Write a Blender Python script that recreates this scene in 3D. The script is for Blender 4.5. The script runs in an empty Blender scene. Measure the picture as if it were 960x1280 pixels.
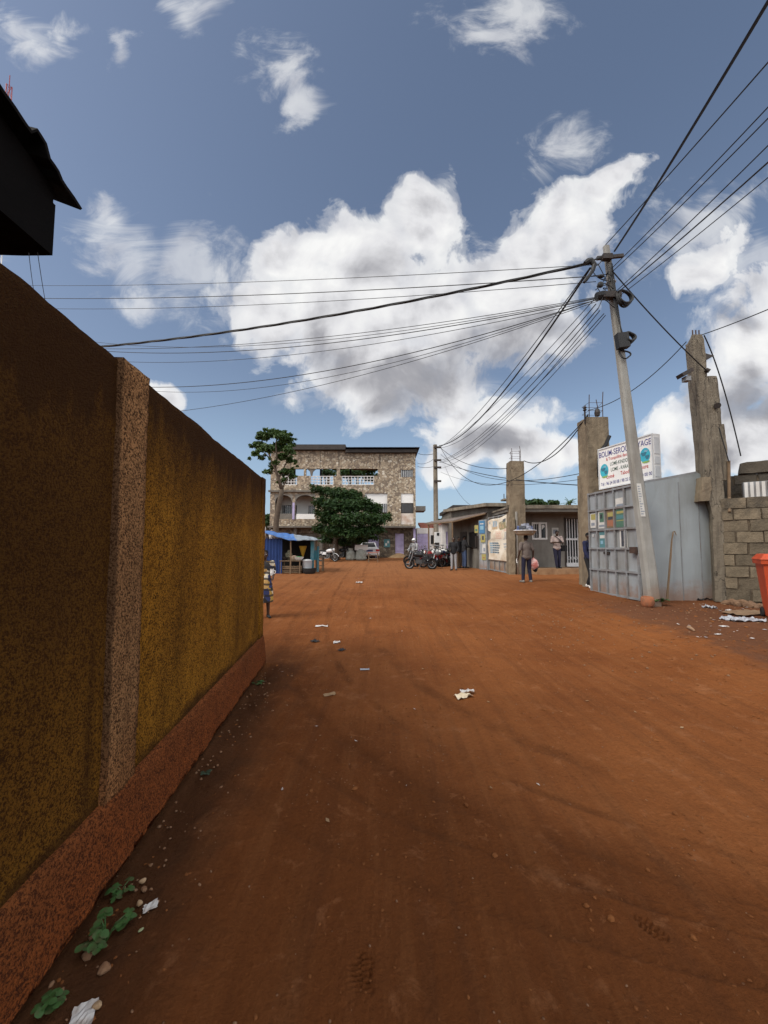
import bpy, bmesh, math, random
import numpy as np
from mathutils import Vector, Matrix, noise, Euler

random.seed(7)
R = math.radians
scene = bpy.context.scene
COL = scene.collection
WORK = bpy.data.scenes.new('workbench')      # an empty scene in which single meshes are evaluated quickly

# ------------------------------------------------------------------ camera model
CAM_H = 1.6
PITCH = R(3.5)
F = 480.0
CY = 684 - F * math.tan(PITCH)

def P(px, py, Y):
    """the point of the place seen at photo pixel (px,py), at distance Y along the street"""
    xc = (px - 480) / F
    yc = (CY - py) / F
    d = Vector((xc, math.cos(PITCH) - yc * math.sin(PITCH), math.sin(PITCH) + yc * math.cos(PITCH)))
    return Vector((0, 0, CAM_H)) + d * (Y / d.y)

def smooth(t):
    t = min(1, max(0, t))
    return t * t * (3 - 2 * t)

def ground_z(x, y):
    ys = [-50, 5, 8, 14, 20, 35, 45, 2000]
    zs = [0, 0, .04, .19, .36, .65, .72, .72]
    z = zs[-1]
    for i in range(len(ys) - 1):
        if y < ys[i + 1]:
            t = (y - ys[i]) / (ys[i + 1] - ys[i])
            z = zs[i] + (zs[i + 1] - zs[i]) * max(0, t)
            break
    bank = .26 * smooth((x - 2.5) / 3.3) * (1 - .6 * smooth((y - 9) / 12)) * smooth((y - 1.5) / 4)
    return z + bank

def G(px, py):
    """the ground point seen at a photo pixel"""
    Y = 8.0
    for _ in range(60):
        p = P(px, py, Y)
        k = (CAM_H - ground_z(p.x, p.y)) / (CAM_H - p.z)
        Y = Y * (0.5 + 0.5 * k)
    p = P(px, py, Y)
    p.z = ground_z(p.x, p.y)
    return p

# ------------------------------------------------------------------ tagging
def tag(o, label=None, cat=None, group=None, kind=None):
    if label: o['label'] = label
    if cat: o['category'] = cat
    if group: o['group'] = group
    if kind: o['kind'] = kind
    return o

def thing(name, label, cat, loc=(0, 0, 0), rz=0.0, group=None):
    o = bpy.data.objects.new(name, None)
    o.empty_display_size = .2
    COL.objects.link(o)
    o.location = loc
    o.rotation_euler = (0, 0, rz)
    return tag(o, label, cat, group)

def wm(o):
    m = o.matrix_basis.copy()
    while o.parent:
        o = o.parent
        m = o.matrix_basis @ m
    return m

def copy_tree(o, parent=None):
    c = o.copy()
    COL.objects.link(c)
    c.parent = parent
    for ch in list(o.children):
        copy_tree(ch, c)
    return c

# ------------------------------------------------------------------ mesh builder
class MB:
    def __init__(self):
        self.bm = bmesh.new()
        self.mats = []
        self.cur = 0
    def mat(self, m):
        if m not in self.mats: self.mats.append(m)
        self.cur = self.mats.index(m)
        return self
    def face(self, vs):
        try:
            f = self.bm.faces.new(vs)
            f.material_index = self.cur
            return f
        except ValueError:
            return None
    def poly(self, pts):
        return self.face([self.bm.verts.new(p) for p in pts])
    def box(self, c, s, rz=0, rx=0, ry=0):
        m = Matrix.Translation(c) @ Euler((rx, ry, rz)).to_matrix().to_4x4()
        x, y, z = s[0] / 2, s[1] / 2, s[2] / 2
        v = [self.bm.verts.new(m @ Vector(p)) for p in
             [(-x, -y, -z), (x, -y, -z), (x, y, -z), (-x, y, -z), (-x, -y, z), (x, -y, z), (x, y, z), (-x, y, z)]]
        for f in [(3, 2, 1, 0), (4, 5, 6, 7), (0, 1, 5, 4), (1, 2, 6, 5), (2, 3, 7, 6), (3, 0, 4, 7)]:
            self.face([v[i] for i in f])
        return self
    def ab(self, a, b):
        a, b = Vector(a), Vector(b)
        return self.box((a + b) / 2, (abs(b.x - a.x), abs(b.y - a.y), abs(b.z - a.z)))
    def hexa(self, lo, hi):
        """a solid from four bottom and four top corners, same order round"""
        a = [self.bm.verts.new(p) for p in lo]
        b = [self.bm.verts.new(p) for p in hi]
        n = len(a)
        self.face(a[::-1]); self.face(b)
        for i in range(n):
            self.face([a[i], a[(i + 1) % n], b[(i + 1) % n], b[i]])
        return self
    def prism(self, pts, off):
        off = Vector(off)
        return self.hexa([Vector(p) for p in pts], [Vector(p) + off for p in pts])
    def tube(self, pts, r, n=8, caps=True):
        pts = [Vector(p) for p in pts]
        rs = r if isinstance(r, (list, tuple)) else [r] * len(pts)
        rings = []
        up = None
        for i, p in enumerate(pts):
            if i == 0: t = pts[1] - p
            elif i == len(pts) - 1: t = p - pts[i - 1]
            else: t = pts[i + 1] - pts[i - 1]
            t.normalize()
            if up is None:
                up = Vector((0, 0, 1)) if abs(t.z) < .9 else Vector((1, 0, 0))
            side = t.cross(up)
            if side.length < 1e-5: side = t.cross(Vector((1, .3, 0)))
            side.normalize()
            up = side.cross(t).normalized()
            rings.append([self.bm.verts.new(p + (side * math.cos(2 * math.pi * k / n) + up * math.sin(2 * math.pi * k / n)) * rs[i]) for k in range(n)])
        for a, b in zip(rings, rings[1:]):
            for k in range(n):
                self.face([a[k], b[k], b[(k + 1) % n], a[(k + 1) % n]])
        if caps:
            self.face(rings[0]); self.face(rings[-1][::-1])
        return self
    def ball(self, c, r, u=12, v=8, rot=None):
        if not isinstance(r, (list, tuple)): r = (r, r, r)
        m = Matrix.Translation(c) @ (rot.to_matrix().to_4x4() if rot else Matrix()) @ Matrix.Diagonal((r[0], r[1], r[2], 1))
        bot = self.bm.verts.new(m @ Vector((0, 0, -1))); topv = self.bm.verts.new(m @ Vector((0, 0, 1)))
        rings = []
        for j in range(1, v):
            a = math.pi * j / v - math.pi / 2
            rings.append([self.bm.verts.new(m @ Vector((math.cos(a) * math.cos(2 * math.pi * k / u), math.cos(a) * math.sin(2 * math.pi * k / u), math.sin(a)))) for k in range(u)])
        for k in range(u):
            self.face([bot, rings[0][(k + 1) % u], rings[0][k]]); self.face([topv, rings[-1][k], rings[-1][(k + 1) % u]])
        for a, b in zip(rings, rings[1:]):
            for k in range(u): self.face([a[k], a[(k + 1) % u], b[(k + 1) % u], b[k]])
        return self
    def cap(self, a, b, ra, rb, n=10):
        """a tapered limb with round ends"""
        a, b = Vector(a), Vector(b)
        self.tube([a, b], [ra, rb], n)
        self.ball(a, ra, n, 6); self.ball(b, rb, n, 6)
        return self
    def lathe(self, prof, c=(0, 0, 0), n=16, rot=None):
        """profile of (radius, height)"""
        m = Matrix.Translation(c) @ (rot.to_matrix().to_4x4() if rot else Matrix())
        rings = []
        for r, z in prof:
            rings.append([self.bm.verts.new(m @ Vector((r * math.cos(2 * math.pi * k / n), r * math.sin(2 * math.pi * k / n), z))) for k in range(n)])
        for a, b in zip(rings, rings[1:]):
            for k in range(n):
                self.face([a[k], a[(k + 1) % n], b[(k + 1) % n], b[k]])
        self.face(rings[0][::-1]); self.face(rings[-1])
        return self
    def torus(self, c, Rm, r, rot=None, n=24, k=8, jig=0):
        m = Matrix.Translation(c) @ (rot.to_matrix().to_4x4() if rot else Matrix())
        rings = []
        for i in range(n):
            a = 2 * math.pi * i / n
            rr = Rm + jig * math.sin(3 * a + 1)
            rings.append([self.bm.verts.new(m @ Vector(((rr + r * math.cos(2 * math.pi * j / k)) * math.cos(a), (rr + r * math.cos(2 * math.pi * j / k)) * math.sin(a), r * math.sin(2 * math.pi * j / k)))) for j in range(k)])
        for i in range(n):
            a, b = rings[i], rings[(i + 1) % n]
            for j in range(k):
                self.face([a[j], b[j], b[(j + 1) % k], a[(j + 1) % k]])
        return self
    def jitter(self, amt, scale=3.0, seed=0):
        for v in self.bm.verts:
            v.co += noise.noise_vector(v.co * scale + Vector((seed, seed * 1.7, 0))) * amt
        return self
    def cut(self, maxlen):
        """split long edges so that the surface can be roughened"""
        for _ in range(8):
            es = [e for e in self.bm.edges if e.calc_length() > maxlen]
            if not es: break
            bmesh.ops.subdivide_edges(self.bm, edges=es, cuts=1, use_grid_fill=True)
        return self
    def build(self, name, mat=None, parent=None, bevel=0, smooth_=False, origin=None, remesh=0, smooth_it=4, seg=1):
        bm = self.bm
        if bevel:
            es = [e for e in bm.edges if len(e.link_faces) == 2 and e.calc_face_angle(0) > .5]
            bmesh.ops.bevel(bm, geom=es, offset=bevel, segments=seg, affect='EDGES', profile=.6, clamp_overlap=True)
        bmesh.ops.recalc_face_normals(bm, faces=bm.faces[:])
        if parent is not None:
            bm.transform(wm(parent).inverted())
        elif origin is not None:
            bm.transform(Matrix.Translation(-Vector(origin)))
        me = bpy.data.meshes.new(name)
        bm.to_mesh(me); bm.free()
        mats = ([mat] if mat else []) if not self.mats else self.mats
        for m in mats: me.materials.append(m)
        if smooth_:
            me.polygons.foreach_set('use_smooth', [True] * len(me.polygons))
        o = bpy.data.objects.new(name, me)
        COL.objects.link(o)
        if parent is not None: o.parent = parent
        elif origin is not None: o.location = origin
        if remesh:
            m = o.modifiers.new('r', 'REMESH'); m.mode = 'VOXEL'; m.voxel_size = remesh; m.use_smooth_shade = True
            if smooth_it:
                s = o.modifiers.new('s', 'SMOOTH'); s.factor = .5; s.iterations = smooth_it
            COL.objects.unlink(o); WORK.collection.objects.link(o)
            WORK.view_layers[0].update(); dg = WORK.view_layers[0].depsgraph
            new = bpy.data.meshes.new_from_object(o.evaluated_get(dg))
            WORK.collection.objects.unlink(o); COL.objects.link(o)
            new.name = name
            o.modifiers.clear()
            o.data = new
            bpy.data.meshes.remove(me)
            if not new.materials and mat: new.materials.append(mat)
        return o

def mesh_np(name, verts, faces, mat, parent=None, origin=None, smooth_=False):
    me = bpy.data.meshes.new(name)
    verts = [Vector(v) for v in verts]
    if parent is not None:
        inv = wm(parent).inverted(); verts = [inv @ v for v in verts]
    elif origin is not None:
        verts = [v - Vector(origin) for v in verts]
    me.from_pydata([tuple(v) for v in verts], [], faces)
    me.materials.append(mat)
    if smooth_: me.polygons.foreach_set('use_smooth', [True] * len(me.polygons))
    o = bpy.data.objects.new(name, me); COL.objects.link(o)
    if parent is not None: o.parent = parent
    elif origin is not None: o.location = origin
    return o

# ------------------------------------------------------------------ materials
class NT:
    def __init__(self, nt):
        self.nt = nt
    def n(self, t, **kw):
        nd = self.nt.nodes.new(t)
        for k, v in kw.items():
            if k.startswith('i_'):
                key = k[2:].replace('_', ' ')
                s = nd.inputs.get(key)
                if s is None: s = nd.inputs[int(k[2:])]
                s.default_value = v
            else: setattr(nd, k, v)
        return nd
    def l(self, a, b): self.nt.links.new(a, b)
    def math(self, op, a, b=None, c=None, clamp=False):
        nd = self.nt.nodes.new('ShaderNodeMath'); nd.operation = op; nd.use_clamp = clamp
        for i, x in enumerate((a, b, c)):
            if x is None: continue
            if isinstance(x, (int, float)): nd.inputs[i].default_value = x
            else: self.l(x, nd.inputs[i])
        return nd.outputs[0]
    def ramp(self, fac, stops, interp='LINEAR'):
        nd = self.nt.nodes.new('ShaderNodeValToRGB'); cr = nd.color_ramp; cr.interpolation = interp
        while len(cr.elements) < len(stops): cr.elements.new(.5)
        for e, (p, c) in zip(cr.elements, stops):
            e.position = p
            e.color = (c, c, c, 1) if isinstance(c, (int, float)) else (c[0], c[1], c[2], 1)
        self.l(fac, nd.inputs[0])
        return nd.outputs[0]
    def mix(self, fac, a, b, blend='MIX'):
        nd = self.nt.nodes.new('ShaderNodeMix'); nd.data_type = 'RGBA'; nd.blend_type = blend
        for s, x in ((nd.inputs[0], fac), (nd.inputs[6], a), (nd.inputs[7], b)):
            if isinstance(x, (int, float)): s.default_value = x
            elif isinstance(x, (tuple, list)): s.default_value = (x[0], x[1], x[2], 1)
            else: self.l(x, s)
        return nd.outputs[2]
    def noise(self, vec, scale, detail=4, rough=.55, dist=0.0):
        nd = self.n('ShaderNodeTexNoise'); nd.inputs['Scale'].default_value = scale
        nd.inputs['Detail'].default_value = detail; nd.inputs['Roughness'].default_value = rough
        nd.inputs['Distortion'].default_value = dist
        if vec is not None: self.l(vec, nd.inputs['Vector'])
        return nd.outputs[0]
    def mapping(self, vec, scale=(1, 1, 1), rot=(0, 0, 0), loc=(0, 0, 0)):
        nd = self.n('ShaderNodeMapping'); nd.inputs['Scale'].default_value = scale
        nd.inputs['Rotation'].default_value = rot; nd.inputs['Location'].default_value = loc
        self.l(vec, nd.inputs['Vector']); return nd.outputs[0]

def new_mat(name):
    m = bpy.data.materials.new(name); m.use_nodes = True
    t = NT(m.node_tree)
    b = m.node_tree.nodes['Principled BSDF']
    return m, t, b

def simple(name, c1, c2=None, scale=6.0, rough=.8, bump=0.0, bscale=None, metal=0.0, dirt=None, dirt_amt=.5, dirt_scale=2.0, streak=False, spec=.3, dust=0.0):
    """a base colour that drifts between two tones, with stains and fine relief"""
    m, t, b = new_mat(name)
    tc = t.n('ShaderNodeTexCoord').outputs['Object']
    if c2 is None: c2 = tuple(x * .72 for x in c1)
    n1 = t.noise(tc, scale, 6, .6)
    col = t.mix(t.ramp(n1, [(.3, 0), (.7, 1)]), c1, c2)
    if dirt:
        v = t.mapping(tc, (1, 1, .18)) if streak else tc
        n2 = t.noise(v, dirt_scale, 8, .65)
        col = t.mix(t.math('MULTIPLY', t.ramp(n2, [(.45, 0), (.7, 1)]), dirt_amt), col, dirt)
    if dust:       # red earth splashed up the foot by the rain
        sp = t.n('ShaderNodeSeparateXYZ'); t.l(tc, sp.inputs[0])
        zz = t.math('ADD', sp.outputs[2], t.math('MULTIPLY', t.math('SUBTRACT', t.noise(tc, 3.5, 8, .7), .5), .9))
        col = t.mix(t.math('MULTIPLY', t.ramp(zz, [(.02, .85), (.55, 0)], 'EASE'), dust), col, (.19, .085, .036))
    t.l(col, b.inputs['Base Color'])
    b.inputs['Roughness'].default_value = rough
    b.inputs['Metallic'].default_value = metal
    b.inputs['Specular IOR Level'].default_value = spec
    if bump:
        bp = t.n('ShaderNodeBump'); bp.inputs['Strength'].default_value = bump; bp.inputs['Distance'].default_value = .02
        t.l(t.noise(tc, bscale or scale * 8, 8, .7), bp.inputs['Height'])
        t.l(bp.outputs[0], b.inputs['Normal'])
    return m
# ------------------------------------------------------------------ render settings, camera
scene.render.engine = 'CYCLES'
scene.cycles.use_denoising = True
scene.cycles.max_bounces = 6
scene.cycles.transparent_max_bounces = 12
scene.view_settings.view_transform = 'Standard'
scene.view_settings.look = 'None'
scene.view_settings.gamma = 1
scene.view_settings.use_curve_mapping = False
scene.view_settings.exposure = EXPOSURE = .80

cam = bpy.data.cameras.new('camera')
cam.sensor_fit = 'HORIZONTAL'; cam.sensor_width = 36; cam.lens = 18
cam.shift_y = (CY - 640) / 960.0
cam.clip_start = .05; cam.clip_end = 5000
camo = bpy.data.objects.new('camera', cam); COL.objects.link(camo)
camo.location = (0, 0, CAM_H); camo.rotation_euler = (R(90) + PITCH, 0, 0)
scene.camera = camo

# ------------------------------------------------------------------ sun and sky
SUN_EL = R(47)
sx, sy = -.86, -.51                      # where the sun stands, seen from above
sd = Vector((sx, sy, 0)).normalized() * math.cos(SUN_EL) + Vector((0, 0, math.sin(SUN_EL)))
sl = bpy.data.lights.new('sun', 'SUN'); sl.energy = 1.5; sl.angle = R(22); sl.color = (1, .93, .82)
so = bpy.data.objects.new('sun', sl); COL.objects.link(so)
so.rotation_euler = sd.to_track_quat('Z', 'Y').to_euler()
so.location = (-20, -10, 30)

world = bpy.data.worlds.new('World'); scene.world = world; world.use_nodes = True
t = NT(world.node_tree)
for nd in list(world.node_tree.nodes): world.node_tree.nodes.remove(nd)
out = t.n('ShaderNodeOutputWorld')
sky = t.n('ShaderNodeTexSky'); sky.sky_type = 'NISHITA'; sky.sun_disc = False
sky.sun_elevation = SUN_EL; sky.sun_rotation = math.atan2(sx, sy)
sky.air_density = 1.0; sky.dust_density = 1.6; sky.ozone_density = 1.2
dirn = t.n('ShaderNodeTexCoord').outputs['Generated']
sep = t.n('ShaderNodeSeparateXYZ'); t.l(dirn, sep.inputs[0])
yy = t.math('MAXIMUM', sep.outputs[1], .12)
U = t.math('DIVIDE', sep.outputs[0], yy); V = t.math('DIVIDE', sep.outputs[2], yy)
cmb = t.n('ShaderNodeCombineXYZ'); t.l(U, cmb.inputs[0]); t.l(V, cmb.inputs[1])
uv = cmb.outputs[0]
# the broad shape of each cloud is warped so that its outline billows
def vadd(a, b, sc):
    s = t.n('ShaderNodeVectorMath'); s.operation = 'MULTIPLY_ADD'
    t.l(b, s.inputs[0]); s.inputs[1].default_value = (sc, sc, sc); t.l(a, s.inputs[2]); return s.outputs[0]
wn = t.n('ShaderNodeTexNoise'); wn.inputs['Scale'].default_value = 4.5; wn.inputs['Detail'].default_value = 3
t.l(uv, wn.inputs['Vector'])
sub = t.n('ShaderNodeVectorMath'); sub.operation = 'SUBTRACT'; t.l(wn.outputs['Color'], sub.inputs[0]); sub.inputs[1].default_value = (.5, .5, .5)
wuv = vadd(uv, sub.outputs[0], .16)

def lobe(vec, px, py, w, h, rot=0.0):
    """1 at the centre of a cloud lobe, 0 on its rim, negative outside; photo pixels give the direction in the sky"""
    c_ = P(px, py, 1.0); u0, v0 = c_.x, c_.z - CAM_H
    m = t.n('ShaderNodeMapping', vector_type='TEXTURE')
    m.inputs['Location'].default_value = (u0, v0, 0); m.inputs['Rotation'].default_value = (0, 0, R(rot))
    m.inputs['Scale'].default_value = (w / F * 1.06, h / F * 1.1, 1)
    t.l(vec, m.inputs['Vector'])
    ln = t.n('ShaderNodeVectorMath'); ln.operation = 'LENGTH'; t.l(m.outputs[0], ln.inputs[0])
    return t.math('SUBTRACT', 1.0, ln.outputs['Value'])
def union(vec, lobes, k=.15):
    r = None
    for L in lobes:
        x = lobe(vec, *L)
        r = x if r is None else t.math('SMOOTH_MAX', r, x, k)
    return r
CUM = [(415, 385, 105, 85), (455, 320, 85, 60), (530, 285, 48, 58), (360, 330, 60, 52), (520, 390, 125, 85), (470, 465, 110, 62), (540, 480, 90, 45),
       (640, 380, 100, 75, 20), (690, 295, 110, 48, 32), (765, 225, 52, 26, 30), (600, 530, 105, 38, 10), (560, 575, 60, 20), (690, 575, 60, 22), (340, 395, 60, 50),
       (640, 560, 70, 30), (935, 450, 62, 75), (990, 420, 90, 90), (925, 545, 75, 50), (845, 560, 34, 48), (980, 560, 80, 60), (880, 330, 60, 30, 40),
       (205, 492, 26, 16), (-160, 330, 150, 90), (1250, 360, 150, 110)]
WISP = [(230, 330, 60, 60, -30), (700, 190, 60, 40, 40), (860, 300, 90, 60, 45), (930, 250, 60, 40, 40), (150, 325, 75, 60, -45), (140, 268, 40, 26, -50), (260, 345, 70, 50, -10), (180, 380, 36, 24), (300, 385, 60, 50), (350, 88, 62, 48, -30), (380, 130, 30, 50, -20), (22, 38, 62, 46, -30),
        (630, 18, 85, 62, 15), (880, 275, 75, 55, 30), (905, 350, 60, 40, 30), (950, 330, 50, 40), (240, 12, 46, 22, 10), (150, 50, 26, 40, 20), (820, 330, 60, 40, 50)]
fb = t.noise(uv, 6.0, 14, .60, .3)
fine = t.noise(uv, 16.0, 10, .62, .5)
mc = union(wuv, CUM)
def puffs(vec, sc):
    v = t.n('ShaderNodeTexVoronoi'); v.feature = 'SMOOTH_F1'; v.voronoi_dimensions = '2D'; v.inputs['Scale'].default_value = sc; v.inputs['Smoothness'].default_value = .35; v.inputs['Detail'].default_value = 1.0; v.inputs['Roughness'].default_value = .55
    t.l(vec, v.inputs['Vector']); return v.outputs['Distance']
wuv2 = vadd(uv, sub.outputs[0], .10)
pf = puffs(wuv2, 8.0)
dens_raw = t.math('ADD', t.math('ADD', mc, .20), t.math('MULTIPLY', t.math('SUBTRACT', fb, .5), 1.6))
dens_raw = t.math('ADD', dens_raw, t.math('MULTIPLY', t.math('SUBTRACT', .42, pf), .24))
dens_c = t.ramp(dens_raw, [(.0, 0), (.12, .28), (.32, .84), (.70, 1)], 'EASE')
mw = union(wuv, WISP)
wr = t.math('ADD', t.math('MULTIPLY', mw, .85), t.math('MULTIPLY', t.math('SUBTRACT', t.noise(t.mapping(uv, (1, 1.25, 1), (0, 0, R(25))), 5.5, 12, .63, .35), .52), 2.9))
dens_w = t.math('MULTIPLY', t.ramp(wr, [(-.0, 0), (1.0, 1)], 'EASE'), .62)
# light and shade inside the clouds: compare the cloud with itself a little nearer the sun
off = t.n('ShaderNodeVectorMath'); off.operation = 'ADD'; t.l(uv, off.inputs[0]); off.inputs[1].default_value = (-.035, .06, 0)
sh1 = t.noise(uv, 5.0, 8, .55, .3); sh2 = t.noise(off.outputs[0], 5.0, 8, .55, .3)
off2 = t.n('ShaderNodeVectorMath'); off2.operation = 'ADD'; t.l(wuv2, off2.inputs[0]); off2.inputs[1].default_value = (-.02, .035, 0)
relief = t.math('ADD', t.math('MULTIPLY', t.math('SUBTRACT', sh1, sh2), .9), t.math('MULTIPLY', t.math('SUBTRACT', puffs(off2.outputs[0], 8.0), pf), .22))
under = union(wuv, [(500, 478, 150, 56), (600, 455, 140, 50), (420, 445, 80, 40), (680, 410, 60, 40), (920, 490, 95, 52), (900, 560, 60, 26), (600, 560, 90, 22), (990, 520, 90, 40), (620, 420, 80, 34), (930, 400, 50, 26), (630, 548, 70, 16)], .3)
grey = t.math('MULTIPLY', t.ramp(t.math('ADD', under, t.math('MULTIPLY', t.math('SUBTRACT', fine, .5), .45)), [(-.0, 0), (.75, 1)], 'EASE'), .35)
thick = t.ramp(dens_raw, [(.35, 0), (.95, .16)])
val = t.math('SUBTRACT', t.math('SUBTRACT', t.math('ADD', .88, relief), thick), grey, clamp=True)
cloudcol = t.ramp(val, [(.0, (.24, .25, .29)), (.38, (.40, .40, .43)), (.75, (.80, .80, .82)), (1, (.96, .96, .95))])
halo_n = t.noise(t.mapping(uv, (1, 1.6, 1), (0, 0, R(-25))), 3.2, 12, .66, .8)
halo = t.math('MULTIPLY', t.ramp(t.math('ADD', t.math('MAXIMUM', mc, t.math('SUBTRACT', mw, .15)), t.math('MULTIPLY', t.math('SUBTRACT', halo_n, .52), 3.0)), [(.0, 0), (.9, 1)], 'EASE'), .52)
dens = t.math('MAXIMUM', t.math('MAXIMUM', dens_c, dens_w), halo)
# thin veil low over the houses, and clouds end at the horizon
front = t.ramp(sep.outputs[1], [(.1, 0), (.3, 1)])
up = t.ramp(sep.outputs[2], [(.0, 0), (.06, 1)])
for nd in world.node_tree.nodes:
    if nd.bl_idname == 'ShaderNodeTexNoise': nd.noise_dimensions = '2D'
back_n = t.ramp(t.noise(dirn, 3.0, 8, .6), [(.36, 0), (.52, .95)])
dens = t.math('ADD', t.math('MULTIPLY', dens, front), t.math('MULTIPLY', back_n, t.math('SUBTRACT', 1, front)))
dens = t.math('MULTIPLY', dens, up)
veil = t.ramp(sep.outputs[2], [(.0, .55), (.12, .34), (.42, 0)], 'EASE')
hs = t.n('ShaderNodeHueSaturation'); hs.inputs['Saturation'].default_value = SKY_SAT = .90
t.l(sky.outputs[0], hs.inputs['Color'])
bg1 = t.n('ShaderNodeBackground'); bg1.inputs['Strength'].default_value = .072; t.l(hs.outputs[0], bg1.inputs[0])
bg2 = t.n('ShaderNodeBackground'); t.l(t.math('MULTIPLY_ADD', front, -.75, 1.32), bg2.inputs['Strength']); t.l(cloudcol, bg2.inputs[0])      # unseen clouds behind the camera, made brighter to lift the ambient light
mx = t.n('ShaderNodeMixShader'); t.l(dens, mx.inputs[0]); t.l(bg1.outputs[0], mx.inputs[1]); t.l(bg2.outputs[0], mx.inputs[2])
bg3 = t.n('ShaderNodeBackground'); bg3.inputs['Strength'].default_value = 1.0; bg3.inputs[0].default_value = (.24, .36, .50, 1)
mv = t.n('ShaderNodeMixShader'); t.l(veil, mv.inputs[0]); t.l(bg1.outputs[0], mv.inputs[1]); t.l(bg3.outputs[0], mv.inputs[2])
t.l(mv.outputs[0], mx.inputs[1])
t.l(mx.outputs[0], out.inputs['Surface'])

# ------------------------------------------------------------------ ground
def vnoise(x, y, seed=0):
    xi = np.floor(x).astype(np.int64); yi = np.floor(y).astype(np.int64)
    xf = x - xi; yf = y - yi
    def h(a, b):
        n = (a * 374761393 + b * 668265263 + seed * 1442695041) & 0x7fffffff
        n = ((n ^ (n >> 13)) * 1274126177) & 0x7fffffff
        return ((n ^ (n >> 16)) & 0xffff) / 65535.0
    u = xf * xf * (3 - 2 * xf); v = yf * yf * (3 - 2 * yf)
    return (h(xi, yi) * (1 - u) + h(xi + 1, yi) * u) * (1 - v) + (h(xi, yi + 1) * (1 - u) + h(xi + 1, yi + 1) * u) * v - .5
def npsmooth(a): 
    a = np.clip(a, 0, 1); return a * a * (3 - 2 * a)
PRINTS = [(G(452, 1215), .085, .13, 8), (G(815, 1158), .06, .13, 35)]
def axis(segs, extra):
    a = []
    for lo, hi, st in segs: a += list(np.arange(lo, hi, st))
    for c, w in extra: a += list(np.arange(c - w, c + w, .004))
    return np.unique(np.round(a, 4))
xs = axis([(-600, -60, 60), (-60, -10, 5), (-10, -2, .4), (-2, 4.2, .025), (4.2, 9.5, .05), (9.5, 16, .4), (16, 60, 4), (60, 601, 60)], [(p[0].x, .11) for p in PRINTS])
ys = axis([(-300, -20, 40), (-20, 0, 1), (0, .8, .1), (.8, 6, .025), (6, 13, .05), (13, 36, .14), (36, 60, 1), (60, 900, 40)], [(p[0].y, .13) for p in PRINTS])
gx, gy = np.meshgrid(xs, ys)
zs_ = [-50, 5, 8, 14, 20, 35, 45, 2000]
gz = np.interp(gy, zs_, [0, 0, .04, .19, .36, .65, .72, .72])
gz += .26 * npsmooth((gx - 2.5) / 3.3) * (1 - .6 * npsmooth((gy - 9) / 12)) * npsmooth((gy - 1.5) / 4)
near = 1 - npsmooth((gy - 12) / 20)
rough = .35 + .65 * npsmooth((gx - 4.2 + vnoise(gx * .6, gy * .6, 5) * 1.5) / 1.6)
xb = -2.67 + 8.46 / np.maximum(gy, 1.2)                 # edge of the smooth worn lane
loose = npsmooth((gx - xb) / .7 + .5)
# wheel ruts run with the lane
along = gx + .40 * gy
gz += .012 * vnoise(gx * 1.1, gy * 1.1, 1) + .010 * vnoise(gx * 3.1, gy * 3.1, 2) * (.5 + rough)
gz += (.005 * vnoise(gx * 9, gy * 9, 3) + .003 * vnoise(gx * 23, gy * 23, 4)) * rough * near * 1.5
gz += .009 * vnoise(along * 4.0, gy * .35, 6) * near + .005 * vnoise(along * 11, gy * .5, 7) * near
gz += (.016 * vnoise(gx * 1.9, gy * 1.9, 21) + .010 * vnoise(gx * 6, gy * 6, 22) * (vnoise(gx * .8, gy * .8, 23) > 0)) * near
gz += loose * near * (.010 * vnoise(gx * 5 + gy * 2, gy * 8, 8) + .005 * vnoise(gx * 15, gy * 17, 9))
gz += (vnoise(gx * .35, gy * 1.4, 10) * .05) * npsmooth((gy - 10) / 6) * (1 - npsmooth((gy - 34) / 6))
for o_, w_, d_ in ((-1.55, .05, .006), (-.80, .035, .008), (-.25, .05, .007), (.45, .035, .007), (1.25, .06, .006)):      # single wheel tracks
    dd_ = gx - xb - o_ + .06 * vnoise(gy * .9, gy * 0, int(o_ * 10) + 40)
    gz -= near * d_ * np.exp(-(dd_ / w_) ** 2) * (.75 + .5 * np.sin((gy * 1.0 - gx * .5) / .045 * 2 * np.pi) * (np.abs(dd_) < w_)) - near * .45 * d_ * np.exp(-((np.abs(dd_) - 2 * w_) / w_) ** 2)
wl = -1.134 - .097 * gy                                  # the soil is washed out along the wall
gz -= .07 * np.exp(-((gx - wl - .05) / .14) ** 2) * (gy < 5.4) * (.6 + vnoise(gy * 2.2, gy * 0, 11))
gz += .05 * np.exp(-((gx - wl - .42) / .16) ** 2) * (gy < 5.4) * (.4 + vnoise(gx * 4, gy * 3, 12))
for c, hw, hl, rot in PRINTS:
    ca, sa = math.cos(R(rot)), math.sin(R(rot))
    lx = (gx - c.x) * ca + (gy - c.y) * sa; ly = -(gx - c.x) * sa + (gy - c.y) * ca
    m = npsmooth((1 - np.sqrt((lx / (hw * .7)) ** 2 + (ly / (hl * .62)) ** 2)) / .45 + vnoise(lx * 30, ly * 30, 8) * 1.1)
    tread = np.sin(ly / .020 * 2 * np.pi + 1.6 * np.sign(lx) + vnoise(lx * 40, ly * 40, 3) * 3.0)
    gz += m * (-.008 + .009 * np.minimum(tread, .3) + .010 * vnoise(lx * 60, ly * 60, 5))
ny, nx = gx.shape
co = np.stack([gx, gy, gz], -1).reshape(-1, 3).astype(np.float32)
idx = np.arange(nx * ny).reshape(ny, nx)
fc = np.stack([idx[:-1, :-1], idx[:-1, 1:], idx[1:, 1:], idx[1:, :-1]], -1).reshape(-1, 4).astype(np.int32)
me = bpy.data.meshes.new('ground')
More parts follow.
